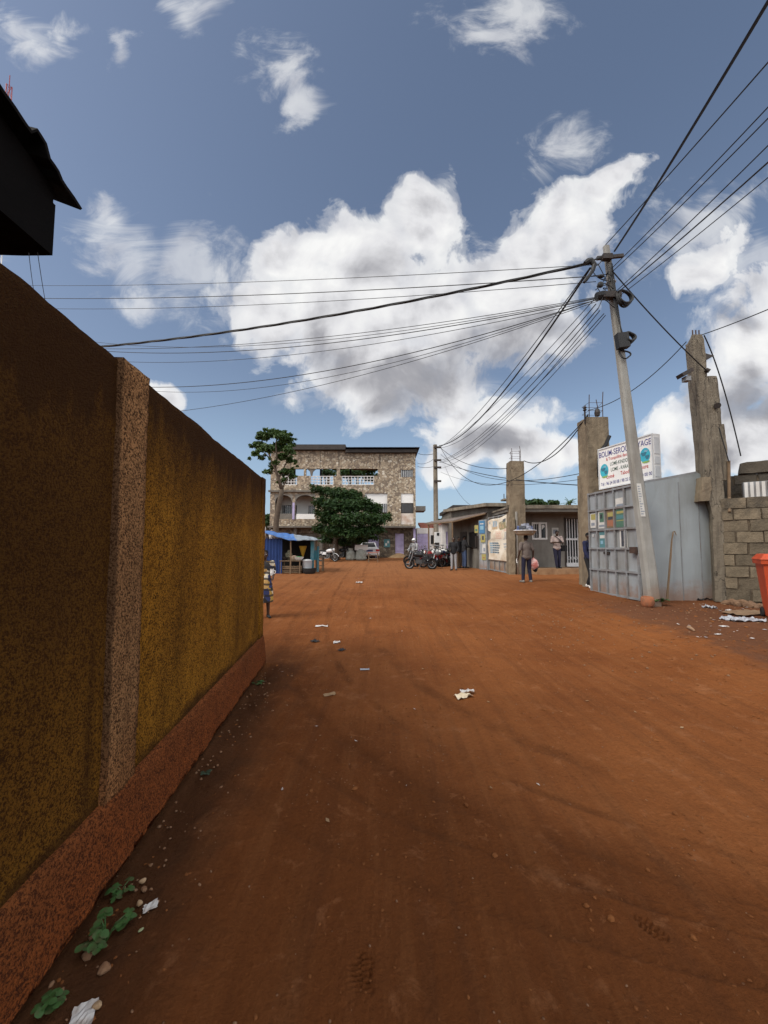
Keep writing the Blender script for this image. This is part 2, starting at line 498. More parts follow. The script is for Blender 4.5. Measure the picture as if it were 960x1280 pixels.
me.vertices.add(len(co)); me.vertices.foreach_set('co', co.ravel())
me.loops.add(fc.size); me.loops.foreach_set('vertex_index', fc.ravel())
me.polygons.add(len(fc)); me.polygons.foreach_set('loop_start', np.arange(0, fc.size, 4, dtype=np.int32))
me.polygons.foreach_set('use_smooth', np.ones(len(fc), dtype=bool))
me.update(); me.validate()
ground = bpy.data.objects.new('ground', me); COL.objects.link(ground)
ground['kind'] = 'structure'; ground['label'] = 'red laterite earth road with worn tracks and loose dust'
def hz(x, y):
    """height of the built ground near a point"""
    i = int(np.clip(np.searchsorted(xs, x), 0, nx - 1)); j = int(np.clip(np.searchsorted(ys, y), 0, ny - 1))
    return float(gz[j, i])

m, t, b = new_mat('laterite')
tc = t.n('ShaderNodeTexCoord').outputs['Object']
sp = t.n('ShaderNodeSeparateXYZ'); t.l(tc, sp.inputs[0])
X_, Y_ = sp.outputs[0], sp.outputs[1]
big = t.noise(tc, .55, 6, .6)
mid = t.noise(tc, 3.2, 8, .65)
gr = t.noise(tc, 45, 8, .7)
xbn = t.math('ADD', t.math('DIVIDE', 8.46, t.math('MAXIMUM', Y_, 1.2)), -2.67)
dl = t.math('ADD', t.math('SUBTRACT', X_, xbn), t.math('MULTIPLY', t.math('SUBTRACT', mid, .5), 1.6))
loosem = t.ramp(t.math('ADD', t.math('MULTIPLY', dl, .45), .5), [(.3, 0), (.75, 1)], 'EASE')
far = t.ramp(t.math('MULTIPLY', Y_, .05), [(.30, 0), (.48, 1)])
loosem = t.math('MAXIMUM', loosem, far)
packed_dim = t.mix(t.ramp(big, [(.35, 0), (.65, 1)]), (.150, .050, .0155), (.108, .036, .0115))  # packed earth; the dim foreground's falloff is also painted into it
dusty = t.mix(t.ramp(big, [(.35, 0), (.65, 1)]), (.215, .076, .0245), (.150, .050, .0165))
col = t.mix(loosem, packed_dim, dusty)
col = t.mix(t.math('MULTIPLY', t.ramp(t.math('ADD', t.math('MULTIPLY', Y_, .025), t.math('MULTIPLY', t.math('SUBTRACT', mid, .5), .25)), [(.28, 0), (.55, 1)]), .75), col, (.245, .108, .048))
# streaks left by wheels
st = t.mapping(tc, (3.6, .30, 1), (0, 0, R(-20)))
sn = t.noise(st, 2.2, 8, .65)
col = t.mix(t.math('MULTIPLY', t.ramp(sn, [(.48, 0), (.72, 1)]), .26), col, (.26, .11, .042))
sn2 = t.noise(t.mapping(tc, (5.5, .22, 1), (0, 0, R(-24))), 1.6, 6, .6)
col = t.mix(t.math('MULTIPLY', t.ramp(sn2, [(.5, 0), (.7, 1)]), .32), col, (.07, .028, .013))
for o_, w_ in ((-1.55, .09), (-.80, .06), (-.25, .09), (.45, .06), (1.25, .10)):  # shade inside the wheel grooves, painted as darker bands
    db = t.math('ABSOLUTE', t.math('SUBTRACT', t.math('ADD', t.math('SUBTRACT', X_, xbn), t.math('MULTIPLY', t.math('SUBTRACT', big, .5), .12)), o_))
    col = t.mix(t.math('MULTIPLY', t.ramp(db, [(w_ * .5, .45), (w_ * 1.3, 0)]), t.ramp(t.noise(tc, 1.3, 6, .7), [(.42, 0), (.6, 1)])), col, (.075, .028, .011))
# pale dust patches and dark damp spots
col = t.mix(t.math('MULTIPLY', t.ramp(t.noise(tc, 1.6, 10, .7), [(.58, 0), (.72, 1)]), .45), col, (.33, .15, .07))
col = t.mix(t.math('MULTIPLY', t.ramp(t.noise(tc, 5.5, 10, .7, .6), [(.58, 0), (.70, 1)]), .40), col, (.33, .145, .065))
col = t.mix(t.math('MULTIPLY', t.ramp(t.noise(tc, 2.3, 10, .72), [(.60, 0), (.74, 1)]), .5), col, (.055, .026, .015))
# the trodden soil on the right, mixed with refuse, is darker
rb = t.math('MULTIPLY', t.ramp(t.math('ADD', t.math('SUBTRACT', X_, 4.5), t.math('MULTIPLY', t.math('SUBTRACT', mid, .5), 2.2)), [(.0, 0), (.6, 1)]),
            t.ramp(t.math('MULTIPLY', Y_, .05), [(.40, 1), (.56, 0)]))
col = t.mix(t.math('MULTIPLY', rb, .75), col, (.095, .045, .027))
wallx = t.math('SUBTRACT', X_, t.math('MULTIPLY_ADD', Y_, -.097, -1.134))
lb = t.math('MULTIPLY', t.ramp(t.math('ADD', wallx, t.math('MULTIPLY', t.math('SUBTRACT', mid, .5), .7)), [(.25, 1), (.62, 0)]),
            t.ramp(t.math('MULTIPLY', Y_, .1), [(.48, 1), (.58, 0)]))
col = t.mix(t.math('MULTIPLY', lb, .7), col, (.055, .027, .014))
hsv = t.n('ShaderNodeHueSaturation'); t.l(t.math('MULTIPLY_ADD', gr, .7, .65), hsv.inputs['Value']); t.l(col, hsv.inputs['Color'])
# specks of straw, grit and chips
vo = t.n('ShaderNodeTexVoronoi'); vo.inputs['Scale'].default_value = 26; vo.inputs['Randomness'].default_value = 1; t.l(tc, vo.inputs['Vector'])
chip = t.math('MULTIPLY', t.ramp(vo.outputs['Distance'], [(.10, 1), (.16, 0)]), t.ramp(t.noise(tc, 9, 2), [(.60, 0), (.66, 1)]))
col = t.mix(t.math('MULTIPLY', chip, .55), hsv.outputs[0], (.34, .20, .12))
t.l(col, b.inputs['Base Color'])
b.inputs['Roughness'].default_value = .95; b.inputs['Specular IOR Level'].default_value = .05
h = t.math('ADD', t.math('MULTIPLY', gr, .5), t.math('ADD', t.math('MULTIPLY', t.noise(tc, 14, 8, .7), .9), t.math('MULTIPLY', sn, .6)))
h = t.math('ADD', h, t.math('MULTIPLY', chip, .4))
bp = t.n('ShaderNodeBump'); bp.inputs['Strength'].default_value = .8; bp.inputs['Distance'].default_value = .04
t.l(h, bp.inputs['Height']); t.l(bp.outputs[0], b.inputs['Normal'])
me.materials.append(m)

# ------------------------------------------------------------------ boundary wall on the left
def stucco(name, c1, c2, pit, grime_shade, top=None, left=False, splash=None, gsc=95, side=None):
    m, t, b = new_mat(name)
    tc = t.n('ShaderNodeTexCoord').outputs['Object']
    sp = t.n('ShaderNodeSeparateXYZ'); t.l(tc, sp.inputs[0])
    big = t.noise(tc, 1.1, 6, .6)
    col = t.mix(t.ramp(big, [(.3, 0), (.7, 1)]), c1, c2)
    stn = t.noise(t.mapping(tc, (1, 1.3, .35)), 1.8, 8, .68)
    g = t.math('MULTIPLY', t.ramp(stn, [(.42, 0), (.68, 1)]), .55)
    if top:
        zf = t.ramp(t.math('ADD', t.math('SUBTRACT', sp.outputs[2], top), t.math('MULTIPLY', t.math('SUBTRACT', stn, .5), 1.5)), [(.0, 0), (.75, 1)])
        g = t.math('MAXIMUM', g, t.math('MULTIPLY', zf, .95))
        zb = t.ramp(t.math('ADD', sp.outputs[2], t.math('MULTIPLY', t.math('SUBTRACT', stn, .5), .22)), [(.40, 1), (.49, 0)])
        g = t.math('MAXIMUM', g, t.math('MULTIPLY', zb, .85))
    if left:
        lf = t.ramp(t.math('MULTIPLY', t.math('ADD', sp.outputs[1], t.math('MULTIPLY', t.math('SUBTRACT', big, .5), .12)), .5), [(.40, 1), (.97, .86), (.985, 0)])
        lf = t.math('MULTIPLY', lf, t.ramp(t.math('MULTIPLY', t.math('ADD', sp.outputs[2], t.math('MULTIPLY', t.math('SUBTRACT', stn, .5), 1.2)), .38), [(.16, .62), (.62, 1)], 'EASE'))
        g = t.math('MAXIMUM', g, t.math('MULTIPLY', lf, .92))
        yb = t.math('ABSOLUTE', t.math('SUBTRACT', sp.outputs[1], 1.80))  # corner shade beside the pilaster, painted into the panel colour
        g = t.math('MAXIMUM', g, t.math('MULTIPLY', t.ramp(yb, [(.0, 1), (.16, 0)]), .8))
    if side:       # shaded flank of the pilaster, its shade painted in as a darker colour
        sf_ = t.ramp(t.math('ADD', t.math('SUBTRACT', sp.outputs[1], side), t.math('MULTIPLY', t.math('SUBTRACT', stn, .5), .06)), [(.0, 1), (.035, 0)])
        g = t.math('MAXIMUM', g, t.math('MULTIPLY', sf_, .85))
    col = t.mix(g, col, grime_shade)
    if splash:
        sz = t.ramp(t.math('ADD', sp.outputs[2], t.math('MULTIPLY', t.math('SUBTRACT', big, .5), .8)), [(.10, 1), (.75, 0)])
        col = t.mix(t.math('MULTIPLY', sz, .8), col, splash)
    grain = t.math('ADD', t.math('MULTIPLY', t.noise(tc, gsc, 3, .6, .4), .62), t.math('MULTIPLY', t.noise(tc, gsc * 2.7, 3, .6), .38))
    lump = t.noise(tc, gsc * .22, 5, .6)
    grain = t.math('ADD', grain, t.math('MULTIPLY', t.math('SUBTRACT', lump, .5), .16))
    col = t.mix(t.ramp(grain, [(.435, .95), (.545, 0)]), col, pit)
    t.l(col, b.inputs['Base Color'])
    b.inputs['Roughness'].default_value = .95; b.inputs['Specular IOR Level'].default_value = .1
    bp = t.n('ShaderNodeBump'); bp.inputs['Strength'].default_value = 1.0; bp.inputs['Distance'].default_value = .045
    t.l(grain, bp.inputs['Height']); t.l(bp.outputs[0], b.inputs['Normal'])
    return m
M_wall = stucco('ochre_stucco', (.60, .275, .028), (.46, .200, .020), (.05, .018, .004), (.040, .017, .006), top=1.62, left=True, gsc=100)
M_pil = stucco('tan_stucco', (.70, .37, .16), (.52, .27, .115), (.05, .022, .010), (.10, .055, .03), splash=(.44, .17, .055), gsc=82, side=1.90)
M_pli = stucco('red_splashed_stucco', (.36, .145, .05), (.25, .092, .029), (.07, .022, .010), (.15, .06, .025), splash=(.34, .085, .02), gsc=90)
M_foot = simple('wall_footing_earth', (.10, .045, .022), (.06, .028, .015), 9, .95, .8, 40)

W0 = Vector((-1.134, 0, 0)); WR = math.atan(.097)
wall = thing('boundary_wall', 'ochre roughcast wall on a red-stained plinth along the left of the road', 'wall', W0, WR)
TOP = 2.545
# local axes: x away from the road is negative, y along the wall
def loc_build(mb, name, mat, **kw):
    mb.bm.transform(wm(wall)); return mb.build(name, mat, wall, **kw)
def slab(a, b, cut, jit, topwave=.0, seed=0):
    mb = MB().ab(a, b); mb.cut(cut); mb.jitter(jit, 14, seed); mb.jitter(jit * 1.4, 2.5, seed + 3)
    if topwave:
        for v in mb.bm.verts:
            if v.co.z > b[2] - .03:
                v.co.z += noise.noise(Vector((v.co.y * 1.6, 3, 0))) * topwave + noise.noise(Vector((v.co.y * 8, 9, 0))) * topwave * .4
                v.co.z -= .0
    return mb
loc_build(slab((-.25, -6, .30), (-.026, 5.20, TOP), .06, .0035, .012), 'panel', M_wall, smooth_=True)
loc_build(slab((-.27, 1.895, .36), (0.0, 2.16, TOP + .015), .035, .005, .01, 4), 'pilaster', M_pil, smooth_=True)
loc_build(slab((-.27, 5.18, .36), (-.012, 5.40, TOP + .005), .05, .004, .01, 6), 'pilaster', M_wall, smooth_=True)
pl = MB().ab((-.26, -6, -.05), (0.004, 5.40, .385)); pl.cut(.045)
for v in pl.bm.verts:
    if v.co.z < .02 and v.co.x > -.2:          # the render has broken away along the foot
        v.co.z = .045 + .05 * noise.noise(Vector((v.co.y * 3, 1, 0))) + .03 * noise.noise(Vector((v.co.y * 13, 5, 0)))
    if v.co.x > -.02:
        k = 1 - min(1, max(0, v.co.z / .38))
        v.co.x += .035 * k + .006 * noise.noise(v.co * 12)
        if v.co.z > .37: v.co.x -= .012; v.co.z += .008 * noise.noise(v.co * 7)
loc_build(pl.jitter(.004, 16), 'plinth', M_pli, smooth_=True)
ft = slab((-.3, -6, -.2), (-.035, 5.36, .10), .06, .02, 0, 9)
loc_build(ft, 'footing', M_foot, smooth_=True)
# the wall turns the corner out of sight
loc_build(slab((-6, 5.18, -.05), (-.26, 5.38, TOP - .01), .2, .003), 'return_wall', M_wall)

# ------------------------------------------------------------------ house behind the wall
M_dark = simple('silhouette_boards', (.007, .006, .006), (.005, .005, .005), 3, .95, .3, spec=.05)  # backlit eaves: their blackness is put into the base colour
M_zinc_old = simple('old_roof_sheet', (.010, .009, .008), (.007, .006, .006), 5, .85, .2, spec=.1)  # roof sheet blackened to a silhouette by colour as well
house = thing('house', 'dark house whose roof corner juts out above the ochre wall', 'house', (-2.25, 2.6, 0))
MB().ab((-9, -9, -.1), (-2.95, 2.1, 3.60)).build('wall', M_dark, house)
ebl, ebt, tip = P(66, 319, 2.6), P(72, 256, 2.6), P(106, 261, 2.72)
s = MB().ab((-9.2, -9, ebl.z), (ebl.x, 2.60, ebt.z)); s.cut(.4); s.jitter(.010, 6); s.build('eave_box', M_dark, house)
rf = MB()
y = -9.2
xe, xr = tip.x, -6.2
pts = []
while y <= 2.72:
    pts.append(y); y += .035
lo = []; 
def roof_pt(x, y, dz=0):
    zz = tip.z + (x - xe) * -.36 + .27 * max(0, min(2.72 - y, 3))
    return Vector((x, y, zz + .003 * math.sin(y / .0762 * math.pi) + dz))
xsr = [xe, xe - .6, xe - 2.4, xr]
rows = [[rf.bm.verts.new(roof_pt(x + .012 * noise.noise(Vector((y * 3, x, 0))), y, (-.02 if (x == xe and y > 2.5) else 0) + (.06 if (x == xe and 2.30 < y < 2.42) else 0))) for y in pts] for x in xsr]
for a, c in zip(rows, rows[1:]):
    for i in range(len(pts) - 1): rf.face([a[i], a[i + 1], c[i + 1], c[i]])
back = [rf.bm.verts.new(roof_pt(xr, y) + Vector((-3.2, 0, -1.1))) for y in pts]
for i in range(len(pts) - 1): rf.face([rows[-1][i], rows[-1][i + 1], back[i + 1], back[i]])
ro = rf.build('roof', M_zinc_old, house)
sm_ = ro.modifiers.new('thick', 'SOLIDIFY'); sm_.thickness = .02; sm_.offset = -1
rd = MB().tube([(tip.x - .26, y_, tip.z + .03 + .27 * max(0, min(2.72 - y_, 3))) for y_ in (-9.1, -4, 1, 2.5, 2.66)], .028, 8); rd.build('purlin', M_dark, house)
MB().prism([(tip.x - .2, -9.1, ebt.z + .003), (tip.x - .2, 2.59, ebt.z + .003), (tip.x - .2, 2.59, tip.z + .02), (tip.x - .2, -.25, tip.z + .82), (tip.x - .2, -9.1, tip.z + .82)], (.08, 0, 0)).build('fascia_board', M_dark, house)
# ------------------------------------------------------------------ shared materials
def stone_cladding(name, dark=1.0, sc=3.6):
    m, t, b = new_mat(name)
    tc = t.n('ShaderNodeTexCoord').outputs['Object']
    v = t.n('ShaderNodeTexVoronoi'); v.inputs['Scale'].default_value = sc; t.l(tc, v.inputs['Vector'])
    e = t.n('ShaderNodeTexVoronoi'); e.feature = 'DISTANCE_TO_EDGE'; e.inputs['Scale'].default_value = sc; t.l(tc, e.inputs['Vector'])
    sp = t.n('ShaderNodeSeparateColor'); t.l(v.outputs['Color'], sp.inputs[0])
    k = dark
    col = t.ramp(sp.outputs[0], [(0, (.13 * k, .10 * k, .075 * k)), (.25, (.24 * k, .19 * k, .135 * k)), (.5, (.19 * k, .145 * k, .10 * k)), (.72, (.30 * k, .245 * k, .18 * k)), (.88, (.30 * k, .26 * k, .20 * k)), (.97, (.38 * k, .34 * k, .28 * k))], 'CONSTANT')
    n = t.noise(tc, 9, 6, .65)
    h = t.n('ShaderNodeHueSaturation'); t.l(t.math('MULTIPLY_ADD', n, .9, .55), h.inputs['Value']); t.l(col, h.inputs['Color'])
    st = t.noise(t.mapping(tc, (1, 1, .15)), .9, 6, .6)
    c2 = t.mix(t.math('MULTIPLY', t.ramp(st, [(.5, 0), (.75, 1)]), .5), h.outputs[0], (.07, .055, .04))
    c3 = t.mix(t.ramp(e.outputs['Distance'], [(.015, .8), (.05, 0)]), c2, (.09 * k, .075 * k, .06 * k))
    t.l(c3, b.inputs['Base Color']); b.inputs['Roughness'].default_value = .9
    bp = t.n('ShaderNodeBump'); bp.inputs['Strength'].default_value = .7; bp.inputs['Distance'].default_value = .04
    t.l(t.ramp(e.outputs['Distance'], [(.0, 0), (.09, 1)]), bp.inputs['Height']); t.l(bp.outputs[0], b.inputs['Normal'])
    return m
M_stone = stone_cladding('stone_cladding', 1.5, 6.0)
M_stone_d = stone_cladding('shaded_stone_cladding', .62, 4.5)  # darker copy of the cladding; shade under the ledge put into its colour
M_render = simple('grey_cement_render', (.24, .225, .20), (.17, .16, .145), 2.5, .9, .4, 40, dirt=(.09, .075, .06), dirt_amt=.6, dirt_scale=1.3, streak=True)
M_render_d = simple('stained_cement_render', (.17, .155, .135), (.12, .11, .095), 2.2, .9, .4, 40, dirt=(.06, .05, .04), dirt_amt=.6, streak=True)
M_conc = simple('weathered_concrete', (.25, .20, .135), (.17, .13, .088), 3.0, .92, .7, 30, dirt=(.055, .045, .034), dirt_amt=.9, dirt_scale=2.2, streak=True)
M_conc_g = simple('grey_weathered_concrete', (.25, .215, .165), (.15, .125, .095), 3.2, .92, .8, 26, dirt=(.045, .038, .03), dirt_amt=.8, dirt_scale=2.4, streak=True)
M_white = simple('whitewash', (.68, .67, .66), (.56, .55, .54), 2, .8, .1, dirt=(.32, .26, .2), dirt_amt=.5, streak=True)
M_whitep = simple('white_paint', (.74, .73, .71), (.66, .65, .63), 2, .6, .0)
M_rustp = simple('white_panel_with_rust', (.62, .58, .53), (.5, .45, .4), 2, .8, .1, dirt=(.36, .16, .07), dirt_amt=.6, dirt_scale=1.0)
M_lilac = simple('lilac_paint', (.43, .38, .58), (.36, .32, .50), 2, .6, .1, dirt=(.2, .16, .26), dirt_amt=.4)
M_black = simple('black_void', (.012, .012, .013), None, 2, .7)
M_iron = simple('dark_iron', (.035, .033, .032), (.05, .035, .028), 8, .55, .1, metal=.3)
M_galv = simple('galvanised_bars', (.62, .63, .64), (.5, .51, .52), 5, .6, .0)
M_glass = simple('window_glass', (.03, .035, .04), (.02, .022, .025), 1, .08, spec=.6)
M_roofd = simple('dark_roof_edge', (.05, .042, .038), (.03, .026, .024), 3, .7, .1)
M_tin = simple('corrugated_tin', (.20, .17, .15), (.13, .105, .09), 3, .6, .2, metal=.1, dirt=(.10, .05, .03), dirt_amt=.5)
M_tile = simple('red_roof_tile', (.36, .11, .06), (.25, .08, .05), 6, .8, .3)
M_wood = simple('weathered_wood', (.20, .135, .08), (.12, .08, .05), 5, .85, .3, 40)

def openwall(mb, x0, x1, z0, z1, y, th, holes, nrm=1):
    """a wall in the x-z plane with rectangular openings (x0,x1,z0,z1)"""
    xs_ = sorted({x0, x1, *[h[0] for h in holes], *[h[1] for h in holes]})
    zs2 = sorted({z0, z1, *[h[2] for h in holes], *[h[3] for h in holes]})
    def solid(i, j):
        if i < 0 or j < 0 or i >= len(xs_) - 1 or j >= len(zs2) - 1: return False
        cx, cz = (xs_[i] + xs_[i + 1]) / 2, (zs2[j] + zs2[j + 1]) / 2
        return not any(h[0] < cx < h[1] and h[2] < cz < h[3] for h in holes)
    for i in range(len(xs_) - 1):
        for j in range(len(zs2) - 1):
            if not solid(i, j): continue
            a, b_, c, d = xs_[i], xs_[i + 1], zs2[j], zs2[j + 1]
            mb.poly([(a, y, c), (b_, y, c), (b_, y, d), (a, y, d)])
            mb.poly([(a, y + th, c), (a, y + th, d), (b_, y + th, d), (b_, y + th, c)])
            if not solid(i - 1, j): mb.poly([(a, y, c), (a, y, d), (a, y + th, d), (a, y + th, c)])
            if not solid(i + 1, j): mb.poly([(b_, y, c), (b_, y + th, c), (b_, y + th, d), (b_, y, d)])
            if not solid(i, j - 1): mb.poly([(a, y, c), (a, y + th, c), (b_, y + th, c), (b_, y, c)])
            if not solid(i, j + 1): mb.poly([(a, y, d), (b_, y, d), (b_, y + th, d), (a, y + th, d)])
    bmesh.ops.remove_doubles(mb.bm, verts=mb.bm.verts[:], dist=.0005)
    return mb

# ------------------------------------------------------------------ three-storey stone house
YB = 34.5
BX = lambda zx: P(300 + zx / 3.692, 640, YB).x
BZ = lambda zy: P(420, 520 + zy / 3.692, YB).z
gB = ground_z(-4, YB)
xl, xr_ = BX(138), BX(811)
bld = thing('stone_building', 'three storey stone clad house with open top terrace at the end of the road', 'building', ((xl + xr_) / 2, YB, gB - .1))
ztop, zl2, zl1 = BZ(150), BZ(347), BZ(508)
zg = gB - .2
op = []
# top storey
top_holes = [(BX(185), BX(292), BZ(276), BZ(243)), (BX(302), BX(445), BZ(276), BZ(243)), (BX(460), BX(636), BZ(276), BZ(243)),
             (BX(190), BX(262), BZ(318), BZ(276)), (BX(322), BX(430), BZ(318), BZ(276)), (BX(468), BX(618), BZ(318), BZ(276)),
             (BX(742), BX(800), BZ(282), BZ(248))]
mid_holes = [(BX(160), BX(241), BZ(475), BZ(362)), (BX(254), BX(346), BZ(475), BZ(362)), (BX(470), BX(545), BZ(480), BZ(356)), (BX(575), BX(680), BZ(480), BZ(356)), (BX(743), BX(801), BZ(500), BZ(357))]
mb = MB()
openwall(mb, xl, xr_, zl1, BZ(160), YB, .25, top_holes + mid_holes)
mb.ab((xl, YB + .252, zl1), (xl + .25, YB + 8, BZ(160)))
mb.ab((xr_ - .25, YB + .252, zl1), (xr_, YB + 8, BZ(160)))
mb.build('upper_wall', M_stone, bld)
# ground storey, set back under the ledge
gd = [(BX(190), BX(232), zg, BZ(540)), (BX(290), BX(345), zg, BZ(540)), (BX(470), BX(560), zg, BZ(550)), (BX(590), BX(640), zg, BZ(545)), (BX(717), BX(757), zg, BZ(541))]
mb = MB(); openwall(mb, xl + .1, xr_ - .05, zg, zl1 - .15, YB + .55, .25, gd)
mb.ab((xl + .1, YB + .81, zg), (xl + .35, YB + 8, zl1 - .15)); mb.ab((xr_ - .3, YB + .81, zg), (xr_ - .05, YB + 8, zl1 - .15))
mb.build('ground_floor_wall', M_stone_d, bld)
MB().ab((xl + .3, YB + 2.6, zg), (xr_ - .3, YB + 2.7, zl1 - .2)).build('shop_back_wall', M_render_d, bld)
for zx in (255, 375, 575):
    MB().ab((BX(zx) - .13, YB + .02, zg), (BX(zx) + .13, YB + .28, zl1 - .15)).build('porch_column', M_render_d, bld, bevel=.02)
MB().ab((xr_ - .22, YB + .02, zg), (xr_ - .02, YB + .26, zl1 - .15)).build('porch_column', M_lilac, bld, bevel=.02)
d = MB().ab((gd[4][0], YB + .64, zg), (gd[4][1], YB + .68, gd[4][3])).build('door', M_lilac, bld)
d['label'] = 'lilac metal door'
for k in range(4):
    z_ = zg + .3 + k * .5; MB().ab((gd[4][0] + .06, YB + .615, z_), (gd[4][1] - .06, YB + .637, z_ + .04)).build('door_rail', M_lilac, d)
for h in (gd[1], gd[3]):
    MB().ab((h[0], YB + .72, zg), (h[1], YB + .76, h[3])).build('shutter', M_lilac if h is gd[3] else M_render_d, bld)
# floors, ledges
MB().ab((xl - .12, YB - .22, zl2 - .09), (BX(352), YB - .003, zl2 + .07)).build('ledge', M_render_d, bld, bevel=.01)
MB().ab((xl - .1, YB - .35, zl1 - .15), (xr_ - .02, YB + 8, zl1 - .003)).build('floor_slab', M_render_d, bld)
MB().ab((xl + .26, YB + .26, zl2 - .2), (xr_ - .26, YB + 8, zl2)).build('floor_slab', M_render_d, bld)
zc = BZ(160)
# roof, in two steps
mb = MB(); mb.ab((xl - .3, YB - .45, BZ(160) + .003), (BX(487), YB + 7.9, BZ(137))); o = mb.build('roof', M_roofd, bld)
mb = MB()
x_ = BX(487) + .004; xx1 = BX(828)
za, zb_ = BZ(149), BZ(151)
n_ = 60
mb.ab((x_, YB - .4, BZ(172)), (BX(818), YB + 7.8, BZ(158)))
prev = None
ro_ = []
for i in range(n_ * 2 + 1):
    xx = x_ + (xx1 - x_) * i / (n_ * 2); zz = BZ(152) + (.035 if i % 2 else -.02)
    ro_.append((mb.bm.verts.new((xx, YB - .7, zz - .02)), mb.bm.verts.new((xx, YB + 8, zz + .12))))
for a, c in zip(ro_, ro_[1:]): mb.face([a[0], c[0], c[1], a[1]])
o = mb.build('roof', M_roofd, bld); 
# rear: the terrace is open to the back, rooms behind the right half are closed
mb = MB(); openwall(mb, xl + .25, xr_ - .25, zl1, BZ(160) - .005, YB + 7.7, .25, [(BX(160), BX(300), BZ(320) , BZ(165)), (BX(310), BX(470), BZ(320), BZ(165)), (BX(480), BX(660), BZ(320), BZ(165))])
mb.build('rear_wall', M_render_d, bld)
MB().ab((BX(650), YB + .26, zl2 + .01), (BX(650) + .15, YB + 7.69, zc - .01)).build('partition', M_render_d, bld)
MB().ab((xl + .26, YB + 1.9, zl1 + .003), (xr_ - .26, YB + 2.05, zl2 - .21)).build('room_wall', M_whitep, bld)
# white open-work balustrades
for h in top_holes[3:6]:
    mb = MB(); w = h[1] - h[0]; nx_ = int(w / .28); 
    for k in range(nx_ + 1):
        xx = h[0] + .03 + (w - .06) * k / nx_; mb.ab((xx - .03, YB + .06, h[2]), (xx + .03, YB + .13, h[3] - .002))
    for k in range(4):
        zz = h[2] + .035 + (h[3] - h[2] - .07) * k / 3; mb.ab((h[0], YB + .05, zz - .03), (h[1], YB + .14, zz + .03))
    mb.build('balustrade', M_white, bld)
# arches
def arch(x0, x1, zt, drop, y, th):
    mb = MB(); n = 14; cx = (x0 + x1) / 2; r = (x1 - x0) / 2
    low = [(x0 + (x1 - x0) * i / n, zt - drop + drop * .92 * math.sqrt(max(0, 1 - ((x0 + (x1 - x0) * i / n - cx) / r) ** 2))) for i in range(n + 1)]
    for (xa, za_), (xb_, zb2) in zip(low, low[1:]):
        mb.hexa([(xa, y, za_), (xb_, y, zb2), (xb_, y + th, zb2), (xa, y + th, za_)], [(xa, y, zt), (xb_, y, zt), (xb_, y + th, zt), (xa, y + th, zt)])
    return mb
for h in mid_holes[:2]: arch(h[0], h[1], h[3] + .003, .75, YB - .02, .24).build('arch', M_render, bld)
arch(BX(296), BX(326), BZ(243) + .002, .3, YB + .06, .15).build('arch', M_render_d, bld)
mb = MB()
for x0, x1 in ((BX(302), BX(322)), (BX(332), BX(365))):
    pass
c_ = BX(327)
MB().prism([(BX(306), YB + .05, BZ(243)), (BX(348), YB + .05, BZ(243)), (BX(334), YB + .05, BZ(256)), (c_ + .06, YB + .05, BZ(276)), (c_ - .06, YB + .05, BZ(276)), (BX(320), YB + .05, BZ(256))], (0, .15, 0)).build('terrace_column', M_render_d, bld)
MB().ab((BX(242), YB - .05, BZ(477)), (BX(252), YB + .2, BZ(400))).build('column', M_lilac, bld, bevel=.02)
MB().ab((BX(260), YB + .02, BZ(475)), (BX(345), YB + .06, BZ(452))).build('balcony_panel', M_whitep, bld)
MB().ab((BX(160), YB + .05, BZ(475)), (BX(241), YB + .1, BZ(450))).build('balcony_panel', M_render_d, bld)
def barwin(x0, x1, z0, z1, y, parent, nb=6, barmat=None, glass=None):
    w = MB()
    for a, b_ in (((x0, y, z0), (x0 + .05, y + .06, z1)), ((x1 - .05, y, z0), (x1, y + .06, z1)), ((x0 + .052, y, z0), (x1 - .052, y + .06, z0 + .05)), ((x0 + .052, y, z1 - .05), (x1 - .052, y + .06, z1))): w.ab(a, b_)
    w = w.build('window', M_iron, parent)
    MB().ab((x0 + .052, y + .03, z0 + .052), (x1 - .052, y + .045, z1 - .052)).build('pane', glass or M_glass, w)
    m = MB()
    for k in range(nb):
        xx = x0 + (x1 - x0) * (k + .5) / nb; m.ab((xx - .02, y - .03, z0 + .01), (xx + .02, y - .005, z1 - .01))
    m.build('bars', barmat or M_galv, w)
    return w
barwin(BX(170), BX(240), BZ(450), BZ(402), YB + 1.8, bld, 7)
barwin(BX(298), BX(346), BZ(447), BZ(404), YB + 1.8, bld, 5)
barwin(BX(650), BX(682), BZ(445), BZ(404), YB + .1, bld, 4)
MB().ab((BX(575), YB + .14, BZ(404)), (BX(682), YB + .2, BZ(356))).build('infill_panel', M_whitep, bld)
MB().ab((BX(743), YB + .08, BZ(401)), (BX(801), YB + .16, BZ(357))).build('infill_panel', M_whitep, bld)
barwin(BX(743), BX(801), BZ(448), BZ(403), YB + .1, bld, 9, M_iron)
MB().ab((BX(743), YB + .05, BZ(500)), (BX(801), YB + .14, BZ(449))).build('infill_panel', M_rustp, bld)
barwin(BX(742), BX(800), BZ(282), BZ(248), YB + .08, bld, 6)
for zx in (230, 368, 455, 645):
    MB().ab((BX(zx) - .02, YB - .012, BZ(240)), (BX(zx) + .02, YB + .01, BZ(162))).build('downpipe', M_iron, bld)
# side balcony
MB().ab((xr_ + .003, YB + 1, BZ(432)), (xr_ + 1.0, YB + 3, BZ(410))).build('side_balcony', M_render, bld)

